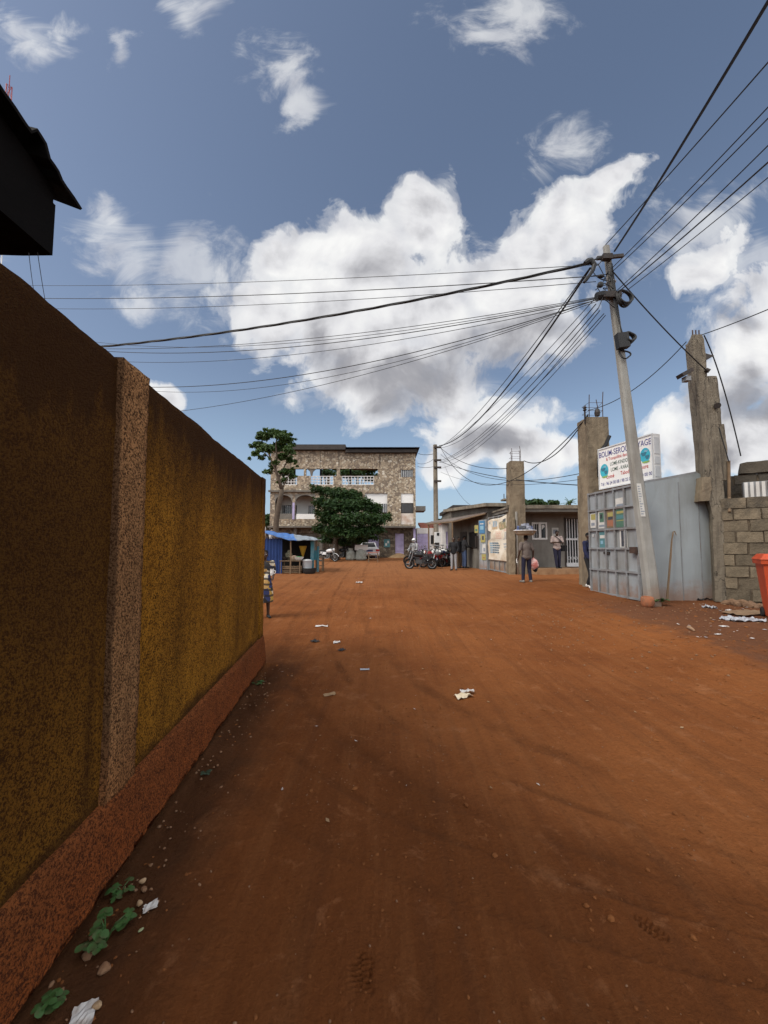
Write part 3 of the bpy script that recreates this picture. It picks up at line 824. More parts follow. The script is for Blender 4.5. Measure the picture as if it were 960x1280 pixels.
# ------------------------------------------------------------------ houses past the stone building
def pz(px, py, Y): return P(px, py, Y)
nh = thing('lilac_gate_house', 'low grey house with a wide lilac gate beside the stone house', 'house', pz(530, 690, 35).to_tuple())
Y0 = 35.2
a, b_ = P(521, 696, Y0), P(552, 655, Y0)
g0 = P(521.5, 690, Y0).x; g1 = P(537, 690, Y0).x; gz1 = P(530, 667, Y0).z
zb0 = ground_z(4, Y0) - .2
mb = MB(); openwall(mb, a.x, b_.x, zb0, P(530, 660, Y0).z, Y0, .2, [(g0, g1, zb0, gz1)])
mb.ab((a.x, Y0 + .202, zb0), (a.x + .2, Y0 + 6, P(530, 660, Y0).z)); mb.ab((b_.x - .2, Y0 + .202, zb0), (b_.x, Y0 + 6, P(530, 660, Y0).z))
mb.build('wall', M_white, nh)
gt = MB().ab((g0, Y0 + .05, zb0), (g1, Y0 + .1, gz1)).build('gate', M_lilac, nh)
mb = MB()
for k in range(5): mb.ab((g0 + .03, Y0 + .02, zb0 + .3 + k * .42), (g1 - .03, Y0 + .047, zb0 + .34 + k * .42))
mb.ab(((g0 + g1) / 2 - .03, Y0 + .015, zb0), ((g0 + g1) / 2 + .03, Y0 + .046, gz1)); mb.build('gate_rail', M_lilac, gt)
w0, w1 = P(538.5, 680, Y0), P(543, 669, Y0)
w_ = MB().ab((w0.x, Y0 - .03, w0.z), (w1.x, Y0 - .003, w1.z)).build('window', M_black, nh)
rz0 = P(530, 660.5, Y0).z
mb = MB(); mb.hexa([(a.x + .4, Y0 + .3, rz0 + .004), (b_.x + .3, Y0 - .3, rz0 + .004), (b_.x + .3, Y0 + 3, rz0 + .5), (a.x + .4, Y0 + 3, rz0 + .5)],
              [(a.x + .4, Y0 + .3, rz0 + .12), (b_.x + .3, Y0 - .3, rz0 + .12), (b_.x + .3, Y0 + 3, rz0 + .72), (a.x + .4, Y0 + 3, rz0 + .72)])
mb.build('roof', M_tile, nh)

wh = thing('white_shop', 'small white house with a lilac door behind the parked motorbikes', 'house', P(560, 695, 31).to_tuple())
Y0 = 31.0; a, b_ = P(553, 695, Y0), P(572, 655, Y0); zb0 = ground_z(5, Y0) - .2
d0, d1, dz = P(557.5, 690, Y0).x, P(567, 690, Y0).x, P(560, 664.5, Y0).z
mb = MB(); openwall(mb, a.x, b_.x, zb0, P(560, 655, Y0).z, Y0, .2, [(d0, d1, zb0, dz)]); mb.ab((a.x, Y0 + .202, zb0), (a.x + .2, Y0 + 5, P(560, 655, Y0).z))
mb.build('wall', M_white, wh)
d = MB().ab((d0, Y0 + .06, zb0), (d1, Y0 + .1, dz)).build('door', M_lilac, wh)
for k in range(3): MB().ab((d0 + .03, Y0 + .03, zb0 + .5 + k * .6), (d1 - .03, Y0 + .058, zb0 + .55 + k * .6)).build('door_rail', M_lilac, d)
zr = P(560, 655, Y0).z
MB().hexa([(a.x - .3, Y0 - .5, zr + .01), (b_.x, Y0 - .5, zr + .01), (b_.x, Y0 + 5, zr + .5), (a.x - .3, Y0 + 5, zr + .5)], [(a.x - .3, Y0 - .5, zr + .07), (b_.x, Y0 - .5, zr + .07), (b_.x, Y0 + 5, zr + .56), (a.x - .3, Y0 + 5, zr + .56)]).build('roof', M_tin, wh)

# ------------------------------------------------------------------ low shop with the lean-to, beside the motorbikes
def gpt(x, y, dz=0): return Vector((x, y, ground_z(x, y) + dz))
shop = thing('corner_shop', 'low grey shop with a shaded lean-to where the motorbikes are parked', 'shop', gpt(5.0, 21))
A_ = Vector((5.28, 19.5, 0)); B_ = Vector((4.32, 24.6, 0)); C_ = Vector((6.6, 24.6, 0)); D_ = Vector((6.0, 19.5, 0))
zs0, zs1 = .1, 3.62
mb = MB().hexa([(p.x, p.y, zs0) for p in (A_, B_, C_, D_)], [(p.x, p.y, zs1 + (.25 if p.y > 22 else 0)) for p in (A_, B_, C_, D_)])
mb.build('wall', M_render_d, shop)
mb = MB().hexa([(5.0, 19.0, 3.63), (3.85, 24.9, 3.88), (6.9, 24.9, 3.88), (6.9, 19.0, 3.63)], [(5.0, 19.0, 3.80), (3.85, 24.9, 4.05), (6.9, 24.9, 4.05), (6.9, 19.0, 3.80)])
mb.build('roof_slab', M_conc_g, shop)
# lean-to of tin sheet
q = [(5.24, 19.5, 3.36), (4.30, 24.4, 3.42), (2.55, 24.2, 3.08), (2.62, 23.2, 3.02), (3.75, 20.9, 3.02)]
MB().hexa([Vector(p) for p in q], [Vector(p) + Vector((0, 0, .05)) for p in q]).build('awning', M_tin, shop)
for p in ((2.7, 23.2), (3.75, 21.0)):
    MB().tube([(p[0], p[1], ground_z(*p) - .1), (p[0], p[1], 3.02)], .045, 8).build('awning_post', M_wood, shop)
mb = MB().tube([(2.62, 23.25, 2.98), (3.76, 20.95, 2.98)], .04, 6); mb.tube([(3.76, 20.95, 2.98), (5.2, 19.55, 3.31)], .04, 6); mb.build('awning_beam', M_wood, shop)
sd_ = (B_ - A_).normalized(); sn_ = Vector((-sd_.y, sd_.x, 0)); sn_ = sn_ if sn_.x < 0 else -sn_
def onwall(s0, s1, z0, z1, proud, th=.04):
    a = A_ + sd_ * s0 + sn_ * proud; b2 = A_ + sd_ * s1 + sn_ * proud
    o_ = sn_ * th
    return [Vector((a.x, a.y, z0)), Vector((b2.x, b2.y, z0)), Vector((b2.x, b2.y, z1)), Vector((a.x, a.y, z1))], o_
def wallbox(s0, s1, z0, z1, proud=.003, th=.04):
    pts, o_ = onwall(s0, s1, z0, z1, proud, th); return MB().prism(pts, o_)
w_ = wallbox(1.35, 2.25, 1.55, 2.45).build('window', M_black, shop)
mb = MB()
for k in range(6):
    pts, o_ = onwall(1.4 + k * .16, 1.43 + k * .16, 1.56, 2.44, .05, .02); mb.prism(pts, o_)
mb.build('bars', M_iron, w_)
for s_ in (.8, 1.08): wallbox(s_, s_ + .2, 1.6, 2.2, .003, .14).build('meter_box', M_iron, shop)
wallbox(2.7, 3.6, .45, 2.5, .003, .05).build('door', M_iron, shop)
wallbox(3.62, 5.1, .2, .62, .003, .3).build('plinth', M_render_d, shop)

# metal panel with small posters, where the shop meets the gate
M_greym = simple('grey_painted_metal', (.30, .32, .335), (.235, .255, .27), 1.6, .6, .12, 30, dirt=(.13, .11, .085), dirt_amt=.85, dirt_scale=1.3, streak=True, dust=.8)
M_greymd = simple('grey_painted_frame', (.25, .265, .28), (.17, .175, .18), 5, .55, .05, dirt=(.13, .08, .05), dirt_amt=.6)
M_greyw = simple('faded_metal_slats', (.33, .315, .28), (.25, .235, .205), 2, .7, .1, 30, dirt=(.15, .11, .08), dirt_amt=.7, streak=True, dust=.9)
pan = thing('metal_panel', 'narrow grey metal panel with small yellow and blue posters beside the shop', 'panel', gpt(5.2, 19.35))
p0, p1 = P(600, 712, 19.9), P(609.5, 714, 19.35)
zp = 3.0
def vplate(a, b, z0, z1, th=.04):
    a, b = Vector(a), Vector(b); d = (b - a); d.z = 0; n = Vector((d.y, -d.x, 0)).normalized() * th
    return MB().prism([(a.x, a.y, z0), (b.x, b.y, z0), (b.x, b.y, z1), (a.x, a.y, z1)], n)
vplate(p0, p1, ground_z(5.1, 19.5), zp).build('sheet', M_greym, pan)
def lerp(a, b, t_): return Vector(a) + (Vector(b) - Vector(a)) * t_
fm = MB()
for k in range(3):
    c = lerp(p0, p1, k / 2); fm.box((c.x, c.y - .04, 1.7), (.05, .08, 2.6))
fm.build('frame', M_greymd, pan)
mb = MB()
for z_ in (.5, 1.25, 2.0, 2.6):
    c = lerp(p0, p1, .5); 
    v = vplate(lerp(p0, p1, .02), lerp(p0, p1, .98), z_, z_ + .05, .06)
    v.build('rail', M_greymd, pan)
mb.bm.free()
fm = None
def flat_mat(name, c, rough=.7): 
    return simple(name, c, tuple(x * .6 + .05 for x in c), 22, rough)
M_yel = flat_mat('yellow_paper', (.36, .31, .09)); M_blu = flat_mat('blue_paper', (.05, .19, .36)); M_pap = simple('white_paper', (.56, .55, .52), (.42, .41, .38), 6, .8)
M_pgrn = flat_mat('green_print', (.06, .15, .10)); M_porg = flat_mat('orange_print', (.32, .12, .06)); M_pink = flat_mat('dark_print', (.03, .035, .05)); M_teal = flat_mat('teal_print', (.06, .19, .21)); M_pbrn = flat_mat('brown_print', (.20, .12, .06))
M_pred = flat_mat('red_print', (.50, .08, .05)); M_pblu = flat_mat('blue_print', (.05, .07, .28)); M_pgry = flat_mat('grey_print', (.22, .25, .30)); M_plbl = flat_mat('light_blue_print', (.22, .42, .55))
def poster(name, label, a, b, z0, z1, blocks, off=.02, group=None, base=None):
    """a paper sheet on an upright plane from a to b, with printed blocks (u0,v0,u1,v1,material)"""
    a, b = Vector((a[0], a[1], 0)), Vector((b[0], b[1], 0)); d = b - a; n = Vector((d.y, -d.x, 0)).normalized()
    r = thing(name, label, 'poster', (a.x + n.x * off, a.y + n.y * off, z0), 0, group)
    def quad(u0, v0, u1, v1, o_, th):
        q = [a + d * u0, a + d * u1, a + d * u1, a + d * u0]; zz = [z0 + (z1 - z0) * v for v in (v0, v0, v1, v1)]
        return MB().prism([Vector((p.x, p.y, z_)) + n * (off + o_) for p, z_ in zip(q, zz)], n * th)
    quad(0, 0, 1, 1, 0, .004).build('sheet', base or M_pap, r)
    for (u0, v0, u1, v1, m_) in blocks:
        quad(u0, v0, u1, v1, .0045, .002).build('print', m_, r)
    return r
pp = lambda u0: lerp(p0, p1, u0)
poster('poster', 'small yellow poster high on the narrow grey metal panel', pp(-.6), pp(-.1), 2.35, 2.75, [(.2, .2, .8, .5, M_pgrn)], .03, 'posters by the shop', M_yel)
poster('poster', 'bright blue poster topmost on the narrow grey metal panel', pp(.1), pp(.85), 2.30, 2.95, [(.2, .3, .8, .6, M_plbl), (.2, .72, .8, .8, M_pap)], .065, 'posters by the shop', M_blu)
poster('poster', 'yellow poster with dark print under the blue poster', pp(.3), pp(.9), 1.85, 2.25, [(.3, .3, .7, .8, M_pink)], .065, 'posters by the shop', M_yel)
poster('poster', 'pale torn notice below the yellow poster on the narrow panel', pp(.5), pp(.95), 1.3, 1.75, [(.3, .2, .8, .6, M_pgry)], .065, 'posters by the shop')
poster('poster', 'small plain yellow poster lowest on the narrow panel', pp(.4), pp(.95), .95, 1.25, [(.3, .3, .7, .5, M_porg)], .065, 'posters by the shop', M_yel)

# ------------------------------------------------------------------ office building inside the gate
off_ = thing('office_building', 'long low grey building with a grilled door and a concrete porch step', 'building', gpt(8.5, 18.4))
YO = 18.4
ox0, ox1 = 5.9, 12.5
zO0, zO1 = .2, P(700, 643, YO).z
wx0, wx1, wz0, wz1 = P(665, 674, YO).x, P(684, 674, YO).x, P(670, 674.5, YO).z, P(670, 653, YO).z
dx0, dx1, dz1 = P(708, 700, YO).x, P(728, 700, YO).x, P(715, 648, YO).z
zstep = .66
mb = MB(); openwall(mb, ox0, ox1, zO0, zO1, YO, .2, [(wx0, wx1, wz0, wz1), (dx0, dx1, zstep, dz1)])
mb.ab((ox0, YO + .202, zO0), (ox0 + .2, YO + 7, zO1)); mb.ab((ox1 - .2, YO + .202, zO0), (ox1, YO + 7, zO1))
mb.build('wall', M_render, off_)
MB().ab((ox0 + .21, YO + 1.2, zO0), (ox1 - .21, YO + 1.3, zO1)).build('room_wall', M_black, off_)
mb = MB(); mb.ab((5.5, YO - 1.35, zO1 + .003), (ox1 + .4, YO + 7.3, zO1 + .14))
mb.build('roof_slab', M_render_d, off_)
mb = MB(); mb.ab((5.45, YO - 1.42, zO1 + .142), (ox1 + .45, YO - 1.25, zO1 + .30)); mb.ab((5.45, YO - 1.24, zO1 + .142), (ox1 + .45, YO + 7.3, zO1 + .22))
mb.build('roof_edge', M_conc_g, off_)
mb = MB().ab((6.25, YO - 1.6, 0), (ox1, YO - .003, zstep - .01)); mb.cut(.4); mb.jitter(.02, 3)
M_step = simple('earthy_step', (.32, .20, .11), (.24, .13, .065), 3, .95, .4, 30, dirt=(.13, .06, .03), dirt_amt=.6)
mb.build('porch_step', M_step, off_)
# window with white frame
w_ = MB()
xm = wx0 + (wx1 - wx0) * .52
for a, b_ in (((wx0, YO - .03, wz0), (wx0 + .07, YO + .05, wz1)), ((wx1 - .07, YO - .03, wz0), (wx1, YO + .05, wz1)), ((xm - .06, YO - .035, wz0 + .002), (xm + .06, YO + .055, wz1 - .002)),
              ((wx0 + .072, YO - .03, wz0), (wx1 - .072, YO + .05, wz0 + .08)), ((wx0 + .072, YO - .03, wz1 - .08), (wx1 - .072, YO + .05, wz1))): w_.ab(a, b_)
w_ = w_.build('window', M_whitep, off_)
MB().ab((wx0 + .072, YO + .02, wz0 + .082), (wx1 - .072, YO + .03, wz1 - .082)).build('pane', M_glass, w_)
mb = MB()
for k in range(3): mb.ab((wx0 + .12 + k * .1, YO - .02, wz0 + .083), (wx0 + .145 + k * .1, YO + .0, wz1 - .083))
mb.build('bars', M_galv, w_)
MB().prism([(xm + .1, YO - .005, wz1 - .35), (xm + .25, YO - .005, wz1 - .2), (xm + .22, YO - .005, wz1 - .12), (xm + .1, YO - .005, wz1 - .12)], (0, .01, 0)).build('curtain', M_whitep, w_)
# grilled door
d = MB().ab((dx0, YO + .12, zstep), (dx1, YO + .16, dz1)).build('door', M_black, off_)
mb = MB(); nb = 6
for k in range(nb):
    xx = dx0 + (dx1 - dx0) * (k + .5) / nb; mb.ab((xx - .018, YO - .01, zstep + .12), (xx + .018, YO + .03, dz1 - .03))
zm = zstep + (dz1 - zstep) * .55
mb.ab((dx0, YO - .02, zm), (dx1, YO + .045, zm + .09)); mb.ab((dx0, YO - .02, zstep + .02), (dx1, YO + .045, zstep + .2))
for k in range(4):
    xx = dx0 + (dx1 - dx0) * (k + 1) / 5; mb.torus((xx, YO + .01, zstep + .42), .07, .012, Euler((R(90), 0, 0)), 10, 5)
mb.build('grille', M_galv, d)
MB().ab((dx0 - .06, YO - .03, zstep), (dx0 - .004, YO + .05, dz1 + .05)).build('door_frame', M_iron, d)
n0, n1 = P(690, 672, YO), P(698, 661, YO)
nb_ = poster('notice', 'white notice fixed to the grey wall behind the man with the bag', (n0.x, YO), (n1.x, YO), n0.z - .1, n1.z + .05, [(.2, .2, .8, .3, M_pgry), (.2, .5, .8, .85, M_pgry)], .004)
nb_['category'] = 'notice'
# upper roof and tank stand far behind
bk = thing('back_building', 'low dark roofed building peeping over the grey shop roof', 'building', gpt(7, 30))
z0_ = P(570, 632, 28).z
MB().ab((P(568, 640, 28).x, 28, .3), (P(640, 640, 28).x, 34, z0_ - .25)).build('wall', M_render_d, bk)
MB().ab((P(565, 640, 28).x, 27.6, z0_ - .245), (P(642, 640, 28).x, 34.4, z0_)).build('roof', M_roofd, bk)
ts = thing('tank_stand', 'small metal frame standing on the roof line behind the first gate pillar', 'frame', P(634, 626, 27.2))
a, b_ = P(629, 625.5, 27.2), P(643, 624, 27.2)
MB().ab((a.x, 27, a.z), (b_.x, 27.8, a.z + .12)).build('platform', M_conc_g, ts)
MB().tube([(a.x + .03, 27.1, a.z), (a.x + .03, 27.1, a.z + .45)], .03, 6).build('rod', M_iron, ts)
for xq in (a.x + .4, b_.x - .1): MB().tube([(xq, 27.1, z0_ - .05), (xq, 27.1, a.z)], .05, 6).build('leg', M_iron, ts)
MB().ball((a.x + .33, 27.3, a.z + .26), .1).build('lamp', M_iron, ts)
# pale building behind the stone house, left
lb_ = thing('far_building', 'pale building far behind the blue stall, left of the stone house', 'building', P(330, 690, 48))
a, b_ = P(318, 700, 48), P(339, 638, 48)
MB().ab((a.x, 48, .5), (b_.x, 54, P(330, 652, 48).z)).build('wall', M_white, lb_)
MB().ab((a.x - .3, 47.7, P(330, 652, 48).z + .003), (b_.x + .3, 54.3, P(330, 650, 48).z)).build('roof', M_roofd, lb_)
# ------------------------------------------------------------------ unfinished concrete pillars of the gate
def rebars(parent, top, n=4, sp=.3, h=.7, seed=1):
    rnd = random.Random(seed)
    for k in range(n):
        x = top.x + (k % 2 - .5) * sp + (k // 2) * .08; y_ = top.y + (k // 2 - .5) * sp
        hh = h * rnd.uniform(.7, 1.05)
        MB().tube([(x, y_, top.z - .15), (x + rnd.uniform(-.02, .02), y_, top.z + hh * .6), (x + rnd.uniform(-.04, .04), y_, top.z + hh)], .012, 6).build('rebar', M_rust, parent)
    mb = MB()
    for z_ in (.2, .42):
        c = [(top.x - sp / 2, top.y - sp / 2), (top.x + sp / 2, top.y - sp / 2), (top.x + sp / 2 + .08, top.y + sp / 2), (top.x - sp / 2, top.y + sp / 2), (top.x - sp / 2, top.y - sp / 2)]
        mb.tube([(x, y_, top.z + z_ * h / .7) for x, y_ in c], .006, 5)
    mb.build('stirrup', M_rust, parent)
M_rust = simple('rusty_steel', (.07, .04, .03), (.045, .028, .022), 12, .8, .2)
def rough_column(lo, hi, cut=.12, jit=.012, seed=0):
    mb = MB().hexa(lo, hi); mb.cut(cut); mb.jitter(jit, 5, seed); mb.jitter(jit * .6, 17, seed + 2); return mb
def sq(c, w, d, z, rz=0):
    return [Vector((c[0] + (sx_ * w / 2) * math.cos(rz) - (sy_ * d / 2) * math.sin(rz), c[1] + (sx_ * w / 2) * math.sin(rz) + (sy_ * d / 2) * math.cos(rz), z)) for sx_, sy_ in ((-1, -1), (1, -1), (1, 1), (-1, 1))]

Y1 = 16.8
p1a = P(647, 640, Y1); p1t = P(646.5, 576, Y1)
pil1 = thing('concrete_pillar', 'tan concrete gate pillar behind the white banner, rebar at its top', 'pillar', gpt(p1a.x, Y1))
w = 20.5 / 480 * Y1
rough_column(sq((p1a.x, Y1 + .3), w, .6, .1), sq((p1t.x, Y1 + .3), w * .86, .55, p1t.z)).build('shaft', M_conc, pil1, smooth_=False)
rebars(pil1, Vector((p1t.x, Y1 + .3, p1t.z)), 4, .38, .75, 3)
mb = rough_column(sq((p1a.x - .33, Y1 - .05), .22, .25, .1), sq((p1a.x - .28, Y1 - .05), .2, .22, 2.9), .1, .02, 4); mb.build('broken_edge', M_conc, pil1)

Y2 = 11.6
p2a, p2t = P(750, 620, Y2), P(747, 521, Y2)
pil2 = thing('concrete_pillar', 'tan concrete gate pillar beside the shop sign, rebar and a lamp on top', 'pillar', gpt(p2a.x, Y2))
w = 27 / 480 * Y2
rough_column(sq((p2a.x + .02, Y2 + .3), w * 1.02, .6, .1), sq((p2t.x, Y2 + .3), w, .6, p2t.z), .12, .012, 5).build('shaft', M_conc, pil2)
rebars(pil2, Vector((p2t.x, Y2 + .3, p2t.z)), 4, .42, .8, 5)
lp = MB().lathe([(.0, -.12), (.07, -.11), (.085, 0), (.06, .1), (.02, .12)], (p2t.x + .05, Y2 + .1, p2t.z + .17), 10); lp.build('lamp', M_iron, pil2)
MB().tube([(p2t.x - .34, Y2 + .1, p2t.z - .2), (p2t.x - .36, Y2 + .05, p2t.z + .35)], .025, 6).build('insulator_rod', M_iron, pil2)
MB().lathe([(.03, 0), (.06, .03), (.03, .07), (.06, .1), (.03, .14)], (p2t.x - .36, Y2 + .05, p2t.z + .2), 10).build('insulator', M_iron, pil2)
tr = P(757, 590, Y2 - .1)
mb = MB().tube([P(762, 545, Y2 - .02), P(757, 556, Y2 - .02), P(750, 565, Y2 - .03), P(748.5, 580, Y2 - .03), P(749, 596, Y2 - .03)], .055, 8); mb.build('cable_bundle', simple('black_rubber', (.015, .015, .016), None, 5, .6), pil2)
# narrow post beside it
Y3 = 12.4
p3a, p3t = P(732, 660, Y3), P(732, 593, Y3)
pst = thing('concrete_post', 'slim concrete post close by the left of the sign pillar', 'post', gpt(p3a.x, Y3))
rough_column(sq((p3a.x, Y3 + .15), .24, .3, .1), sq((p3t.x, Y3 + .15), .24, .3, p3t.z), .1, .01, 8).build('shaft', M_conc, pst)
MB().ball((p3t.x - .02, Y3 - .03, p3t.z - .02), (.06, .05, .05)).build('lamp', M_whitep, pst)
mb = MB().tube([P(733, 606, Y3 - .05), P(729, 607, Y3 - .05), P(726, 612, Y3 - .05), P(726, 617, Y3 - .05), P(729, 620, Y3 - .05)], .02, 6); mb.build('cable_loop', M_iron, pst)

# big leaning pillar on the right
Y4 = 9.0
pil3 = thing('cracked_pillar', 'tall cracked concrete pillar leaning left beside the grey sheet wall', 'pillar', gpt(P(897, 745, Y4).x, Y4))
def px_sq(pl_, pr, py, d0, d1):
    a, b_ = P(pl_ + (pr - pl_) * .36, py, Y4 + d0), P(pr, py, Y4 + d0)
    e = P(pl_, py, Y4 + d1); e.z = a.z; c = Vector((b_.x, Y4 + d1, b_.z))
    return [a, b_, c, e]
mb = MB()
def stack(rows, d0, d1, seed, jit=.007):
    mb = MB()
    prev = None
    for a in rows:
        v = [mb.bm.verts.new(p) for p in px_sq(a[0], a[1], a[2], d0, d1)]
        if prev is None: mb.face(v)
        else:
            for i in range(4): mb.face([prev[i], prev[(i + 1) % 4], v[(i + 1) % 4], v[i]])
        prev = v
    mb.face(prev[::-1])
    mb.cut(.11); mb.jitter(jit, 4, seed); mb.jitter(jit * .7, 13, seed + 1); mb.jitter(jit * .3, 34, seed + 2)
    return mb
def cracked_mat():
    m, t, b = new_mat('cracked_concrete')
    tc = t.n('ShaderNodeTexCoord').outputs['Object']
    n1 = t.noise(tc, 3, 8, .65)
    col = t.mix(t.ramp(n1, [(.3, 0), (.7, 1)]), (.22, .185, .135), (.13, .105, .075))
    st = t.noise(t.mapping(tc, (3, 3, .35)), 2.2, 8, .65)
    col = t.mix(t.math('MULTIPLY', t.ramp(st, [(.48, 0), (.66, 1)]), .8), col, (.045, .036, .028))
    v = t.n('ShaderNodeTexVoronoi'); v.feature = 'DISTANCE_TO_EDGE'; v.inputs['Scale'].default_value = 2.4
    mp = t.mapping(tc, (1.6, 1.6, .28)); nv = t.n('ShaderNodeTexNoise'); nv.inputs['Scale'].default_value = 5; nv.inputs['Detail'].default_value = 6; t.l(tc, nv.inputs['Vector'])
    ad = t.n('ShaderNodeVectorMath'); ad.operation = 'MULTIPLY_ADD'; t.l(nv.outputs['Color'], ad.inputs[0]); ad.inputs[1].default_value = (.35, .35, .35); t.l(mp, ad.inputs[2])
    t.l(ad.outputs[0], v.inputs['Vector'])
    cr = t.ramp(v.outputs['Distance'], [(.0, 1), (.012, 0)])
    col = t.mix(t.math('MULTIPLY', cr, .85), col, (.02, .016, .012))
    t.l(col, b.inputs['Base Color']); b.inputs['Roughness'].default_value = .95
    bp = t.n('ShaderNodeBump'); bp.inputs['Strength'].default_value = .9; bp.inputs['Distance'].default_value = .04
    t.l(t.math('SUBTRACT', t.math('MULTIPLY', t.noise(tc, 22, 8, .7), .8), cr), bp.inputs['Height']); t.l(bp.outputs[0], b.inputs['Normal'])
    return m
M_crack = cracked_mat()
stack([(887, 908, 752), (884, 907, 690), (881, 906, 640), (871, 905, 612), (870, 904, 600), (868, 900, 560), (864, 897, 520), (859.5, 884, 470), (857.5, 882, 440), (855.5, 880, 424), (858, 877, 418)], 0, .5, 21).build('shaft', M_crack, pil3)
stack([(896, 910, 600), (892, 909, 560), (890, 905, 530), (887, 902, 531), (884, 900, 500), (880, 897, 474), (878, 895.5, 470)], .08, .45, 27).build('second_shaft', M_crack, pil3)
stack([(868, 886, 626), (869, 890, 612), (870, 889, 596)], -.03, .25, 31, .014).build('broken_mortar', M_conc, pil3)
for px_ in (866, 870, 874):
    a = P(px_, 421, Y4 + .2); MB().tube([a - Vector((0, 0, .1)), a + Vector((.0, 0, .17))], .014, 6).build('rebar', M_rust, pil3)
# bracket lamp and fittings on it
a = P(881, 440, Y4 + .1)
MB().prism([P(880, 441, Y4), P(893, 444.5, Y4), P(880, 451, Y4)], (0, .25, 0)).build('bracket', M_iron, pil3)
a = P(856, 467, Y4 - .1)
lmp = MB().box(a, (.28, .2, .09), ry=R(-28)).build('floodlight', M_iron, pil3, bevel=.01)
MB().box(P(858, 474, Y4 - .1), (.12, .14, .11)).build('sensor_box', M_greymd, pil3, bevel=.01)
MB().tube([P(882, 462, Y4 - .02), P(887, 464, Y4 - .05)], .05, 8).build('cable_clamp', M_iron, pil3)
MB().tube([P(896, 507, Y4), P(897, 507, Y4 - .08)], .07, 10).build('pipe_stub', M_iron, pil3)

# ------------------------------------------------------------------ gate leaves of grey metal
def leaf(name, label, a, b, top, bot, cols, rows, warp=0.0, slats=False, cut=True):
    a, b = Vector((a[0], a[1], 0)), Vector((b[0], b[1], 0)); d = b - a; n = Vector((d.y, -d.x, 0)).normalized()
    r = thing(name, label, 'gate', (a.x, a.y, bot[0]))
    def pt(u, v, o=0):
        p = a + d * u + n * o
        return Vector((p.x, p.y, bot[0] + (bot[1] - bot[0]) * u + (top[0] + (top[1] - top[0]) * u - bot[0] - (bot[1] - bot[0]) * u) * v))
    MB().prism([pt(0, 0), pt(1, 0), pt(1, 1), pt(0, 1)], -n * .012).cut(.16).jitter(.010, 2.6, 3).build('sheet', M_greym if not slats else M_greyw, r)
    fr = MB(); w = .05 / d.length; hh = .05 / (top[0] - bot[0]); th = n * .045
    def bar(u0, v0, u1, v1, o=.002): fr.prism([pt(u0, v0, o), pt(u1, v0, o), pt(u1, v1, o), pt(u0, v1, o)], th)
    for u in cols: bar(max(0, u - w / 2), 0, min(1, u + w / 2), 1, .004)
    fr.build('frame', M_greymd, r)
    fr = MB()
    for v in rows: 
        fr.prism([pt(0, max(0, v - hh / 2), .004), pt(1, max(0, v - hh / 2), .004), pt(1, min(1, v + hh / 2), .004), pt(0, min(1, v + hh / 2), .004)], n * .05)
    fr.build('rail', M_greymd, r)
    return r, pt, n
# near leaf, with posters
a2, b2 = P(740, 741, 11.2), P(803, 752, 9.0)
a2x, b2x = (a2.x, 11.2), (b2.x, 9.0)
top2 = (P(737.5, 617, 11.2).z, P(796, 604, 9.0).z); bot2 = (P(742, 741, 11.2).z + .02, P(803, 752.5, 9.0).z + .02)
lf2, pt2, n2 = leaf('gate_leaf', 'grey metal gate leaf with a frame grid and many posters by the leaning pole', a2x, b2x, top2, bot2, [0.015, .2, .39, .58, .78, .985], [.012, .235, .44, .62, .815, .988])
l_ = MB().prism([pt2(.9, .40, .06), pt2(1.0, .40, .06), pt2(1.0, .455, .06), pt2(.9, .455, .06)], n2 * .06).build('lock', M_rust, lf2)
mb = MB().prism([pt2(.985, -.01, -.02), pt2(1.01, -.01, -.02), pt2(1.01, 1.0, -.02), pt2(.985, 1.0, -.02)], n2 * -.06); mb.build('edge_post', M_greymd, lf2)
MB().prism([pt2(.33, .385, .01), pt2(.45, .385, .01), pt2(.45, .41, .01), pt2(.33, .41, .01)], n2 * .03).build('slot', M_iron, lf2)
def post2(label, u0, u1, v0, v1, blocks, base=None, off=.012):
    q0, q1 = pt2(u0, 0), pt2(u1, 0)
    z0 = pt2((u0 + u1) / 2, v0).z; z1 = pt2((u0 + u1) / 2, v1).z
    return poster('poster', label, (q0.x, q0.y), (q1.x, q1.y), z0, z1, blocks, off, 'posters on the grey gate leaf', base)
post2('white poster with a yellow green head, farthest from the leaning pole', .03, .18, .645, .79, [(.15, .55, .85, .95, M_yel), (.15, .15, .7, .35, M_pgry)])
post2('white poster with a green figure, second column of the gate leaf', .22, .38, .635, .805, [(.2, .35, .8, .9, M_pgrn), (.3, .55, .6, .8, M_pink), (.1, .08, .9, .2, M_pgry)])
post2('brown poster with an orange band on the gate leaf', .41, .565, .635, .805, [(.05, .1, .95, .42, M_porg), (.15, .62, .85, .85, M_yel), (.2, .45, .8, .6, M_pink)], M_pbrn)
post2('dark green poster with teal stripes nearest the leaning pole', .60, .775, .635, .80, [(.05, .45, .95, .65, M_teal), (.1, .75, .9, .88, M_yel), (.05, .08, .9, .22, M_pgrn), (.05, .34, .95, .38, M_yel)], M_pgrn)
post2('torn white paper above the dark green poster', .60, .77, .80, .90, [(.1, .12, .9, .45, M_pgry), (.2, .05, .5, .2, M_pink)])
post2('teal poster with white lettering low in the second column of the gate', .235, .365, .445, .60, [(.1, .6, .9, .8, M_pap), (.2, .25, .6, .45, M_plbl)], M_teal)
post2('black and white torn notice below the dark green poster', .66, .80, .45, .61, [(.2, .05, .55, .95, M_pink), (.6, .5, .95, .9, M_pgry)])
post2('tiny white sticker in the lowest left field of posters', .07, .11, .555, .58, [(.2, .3, .8, .6, M_pgry)])
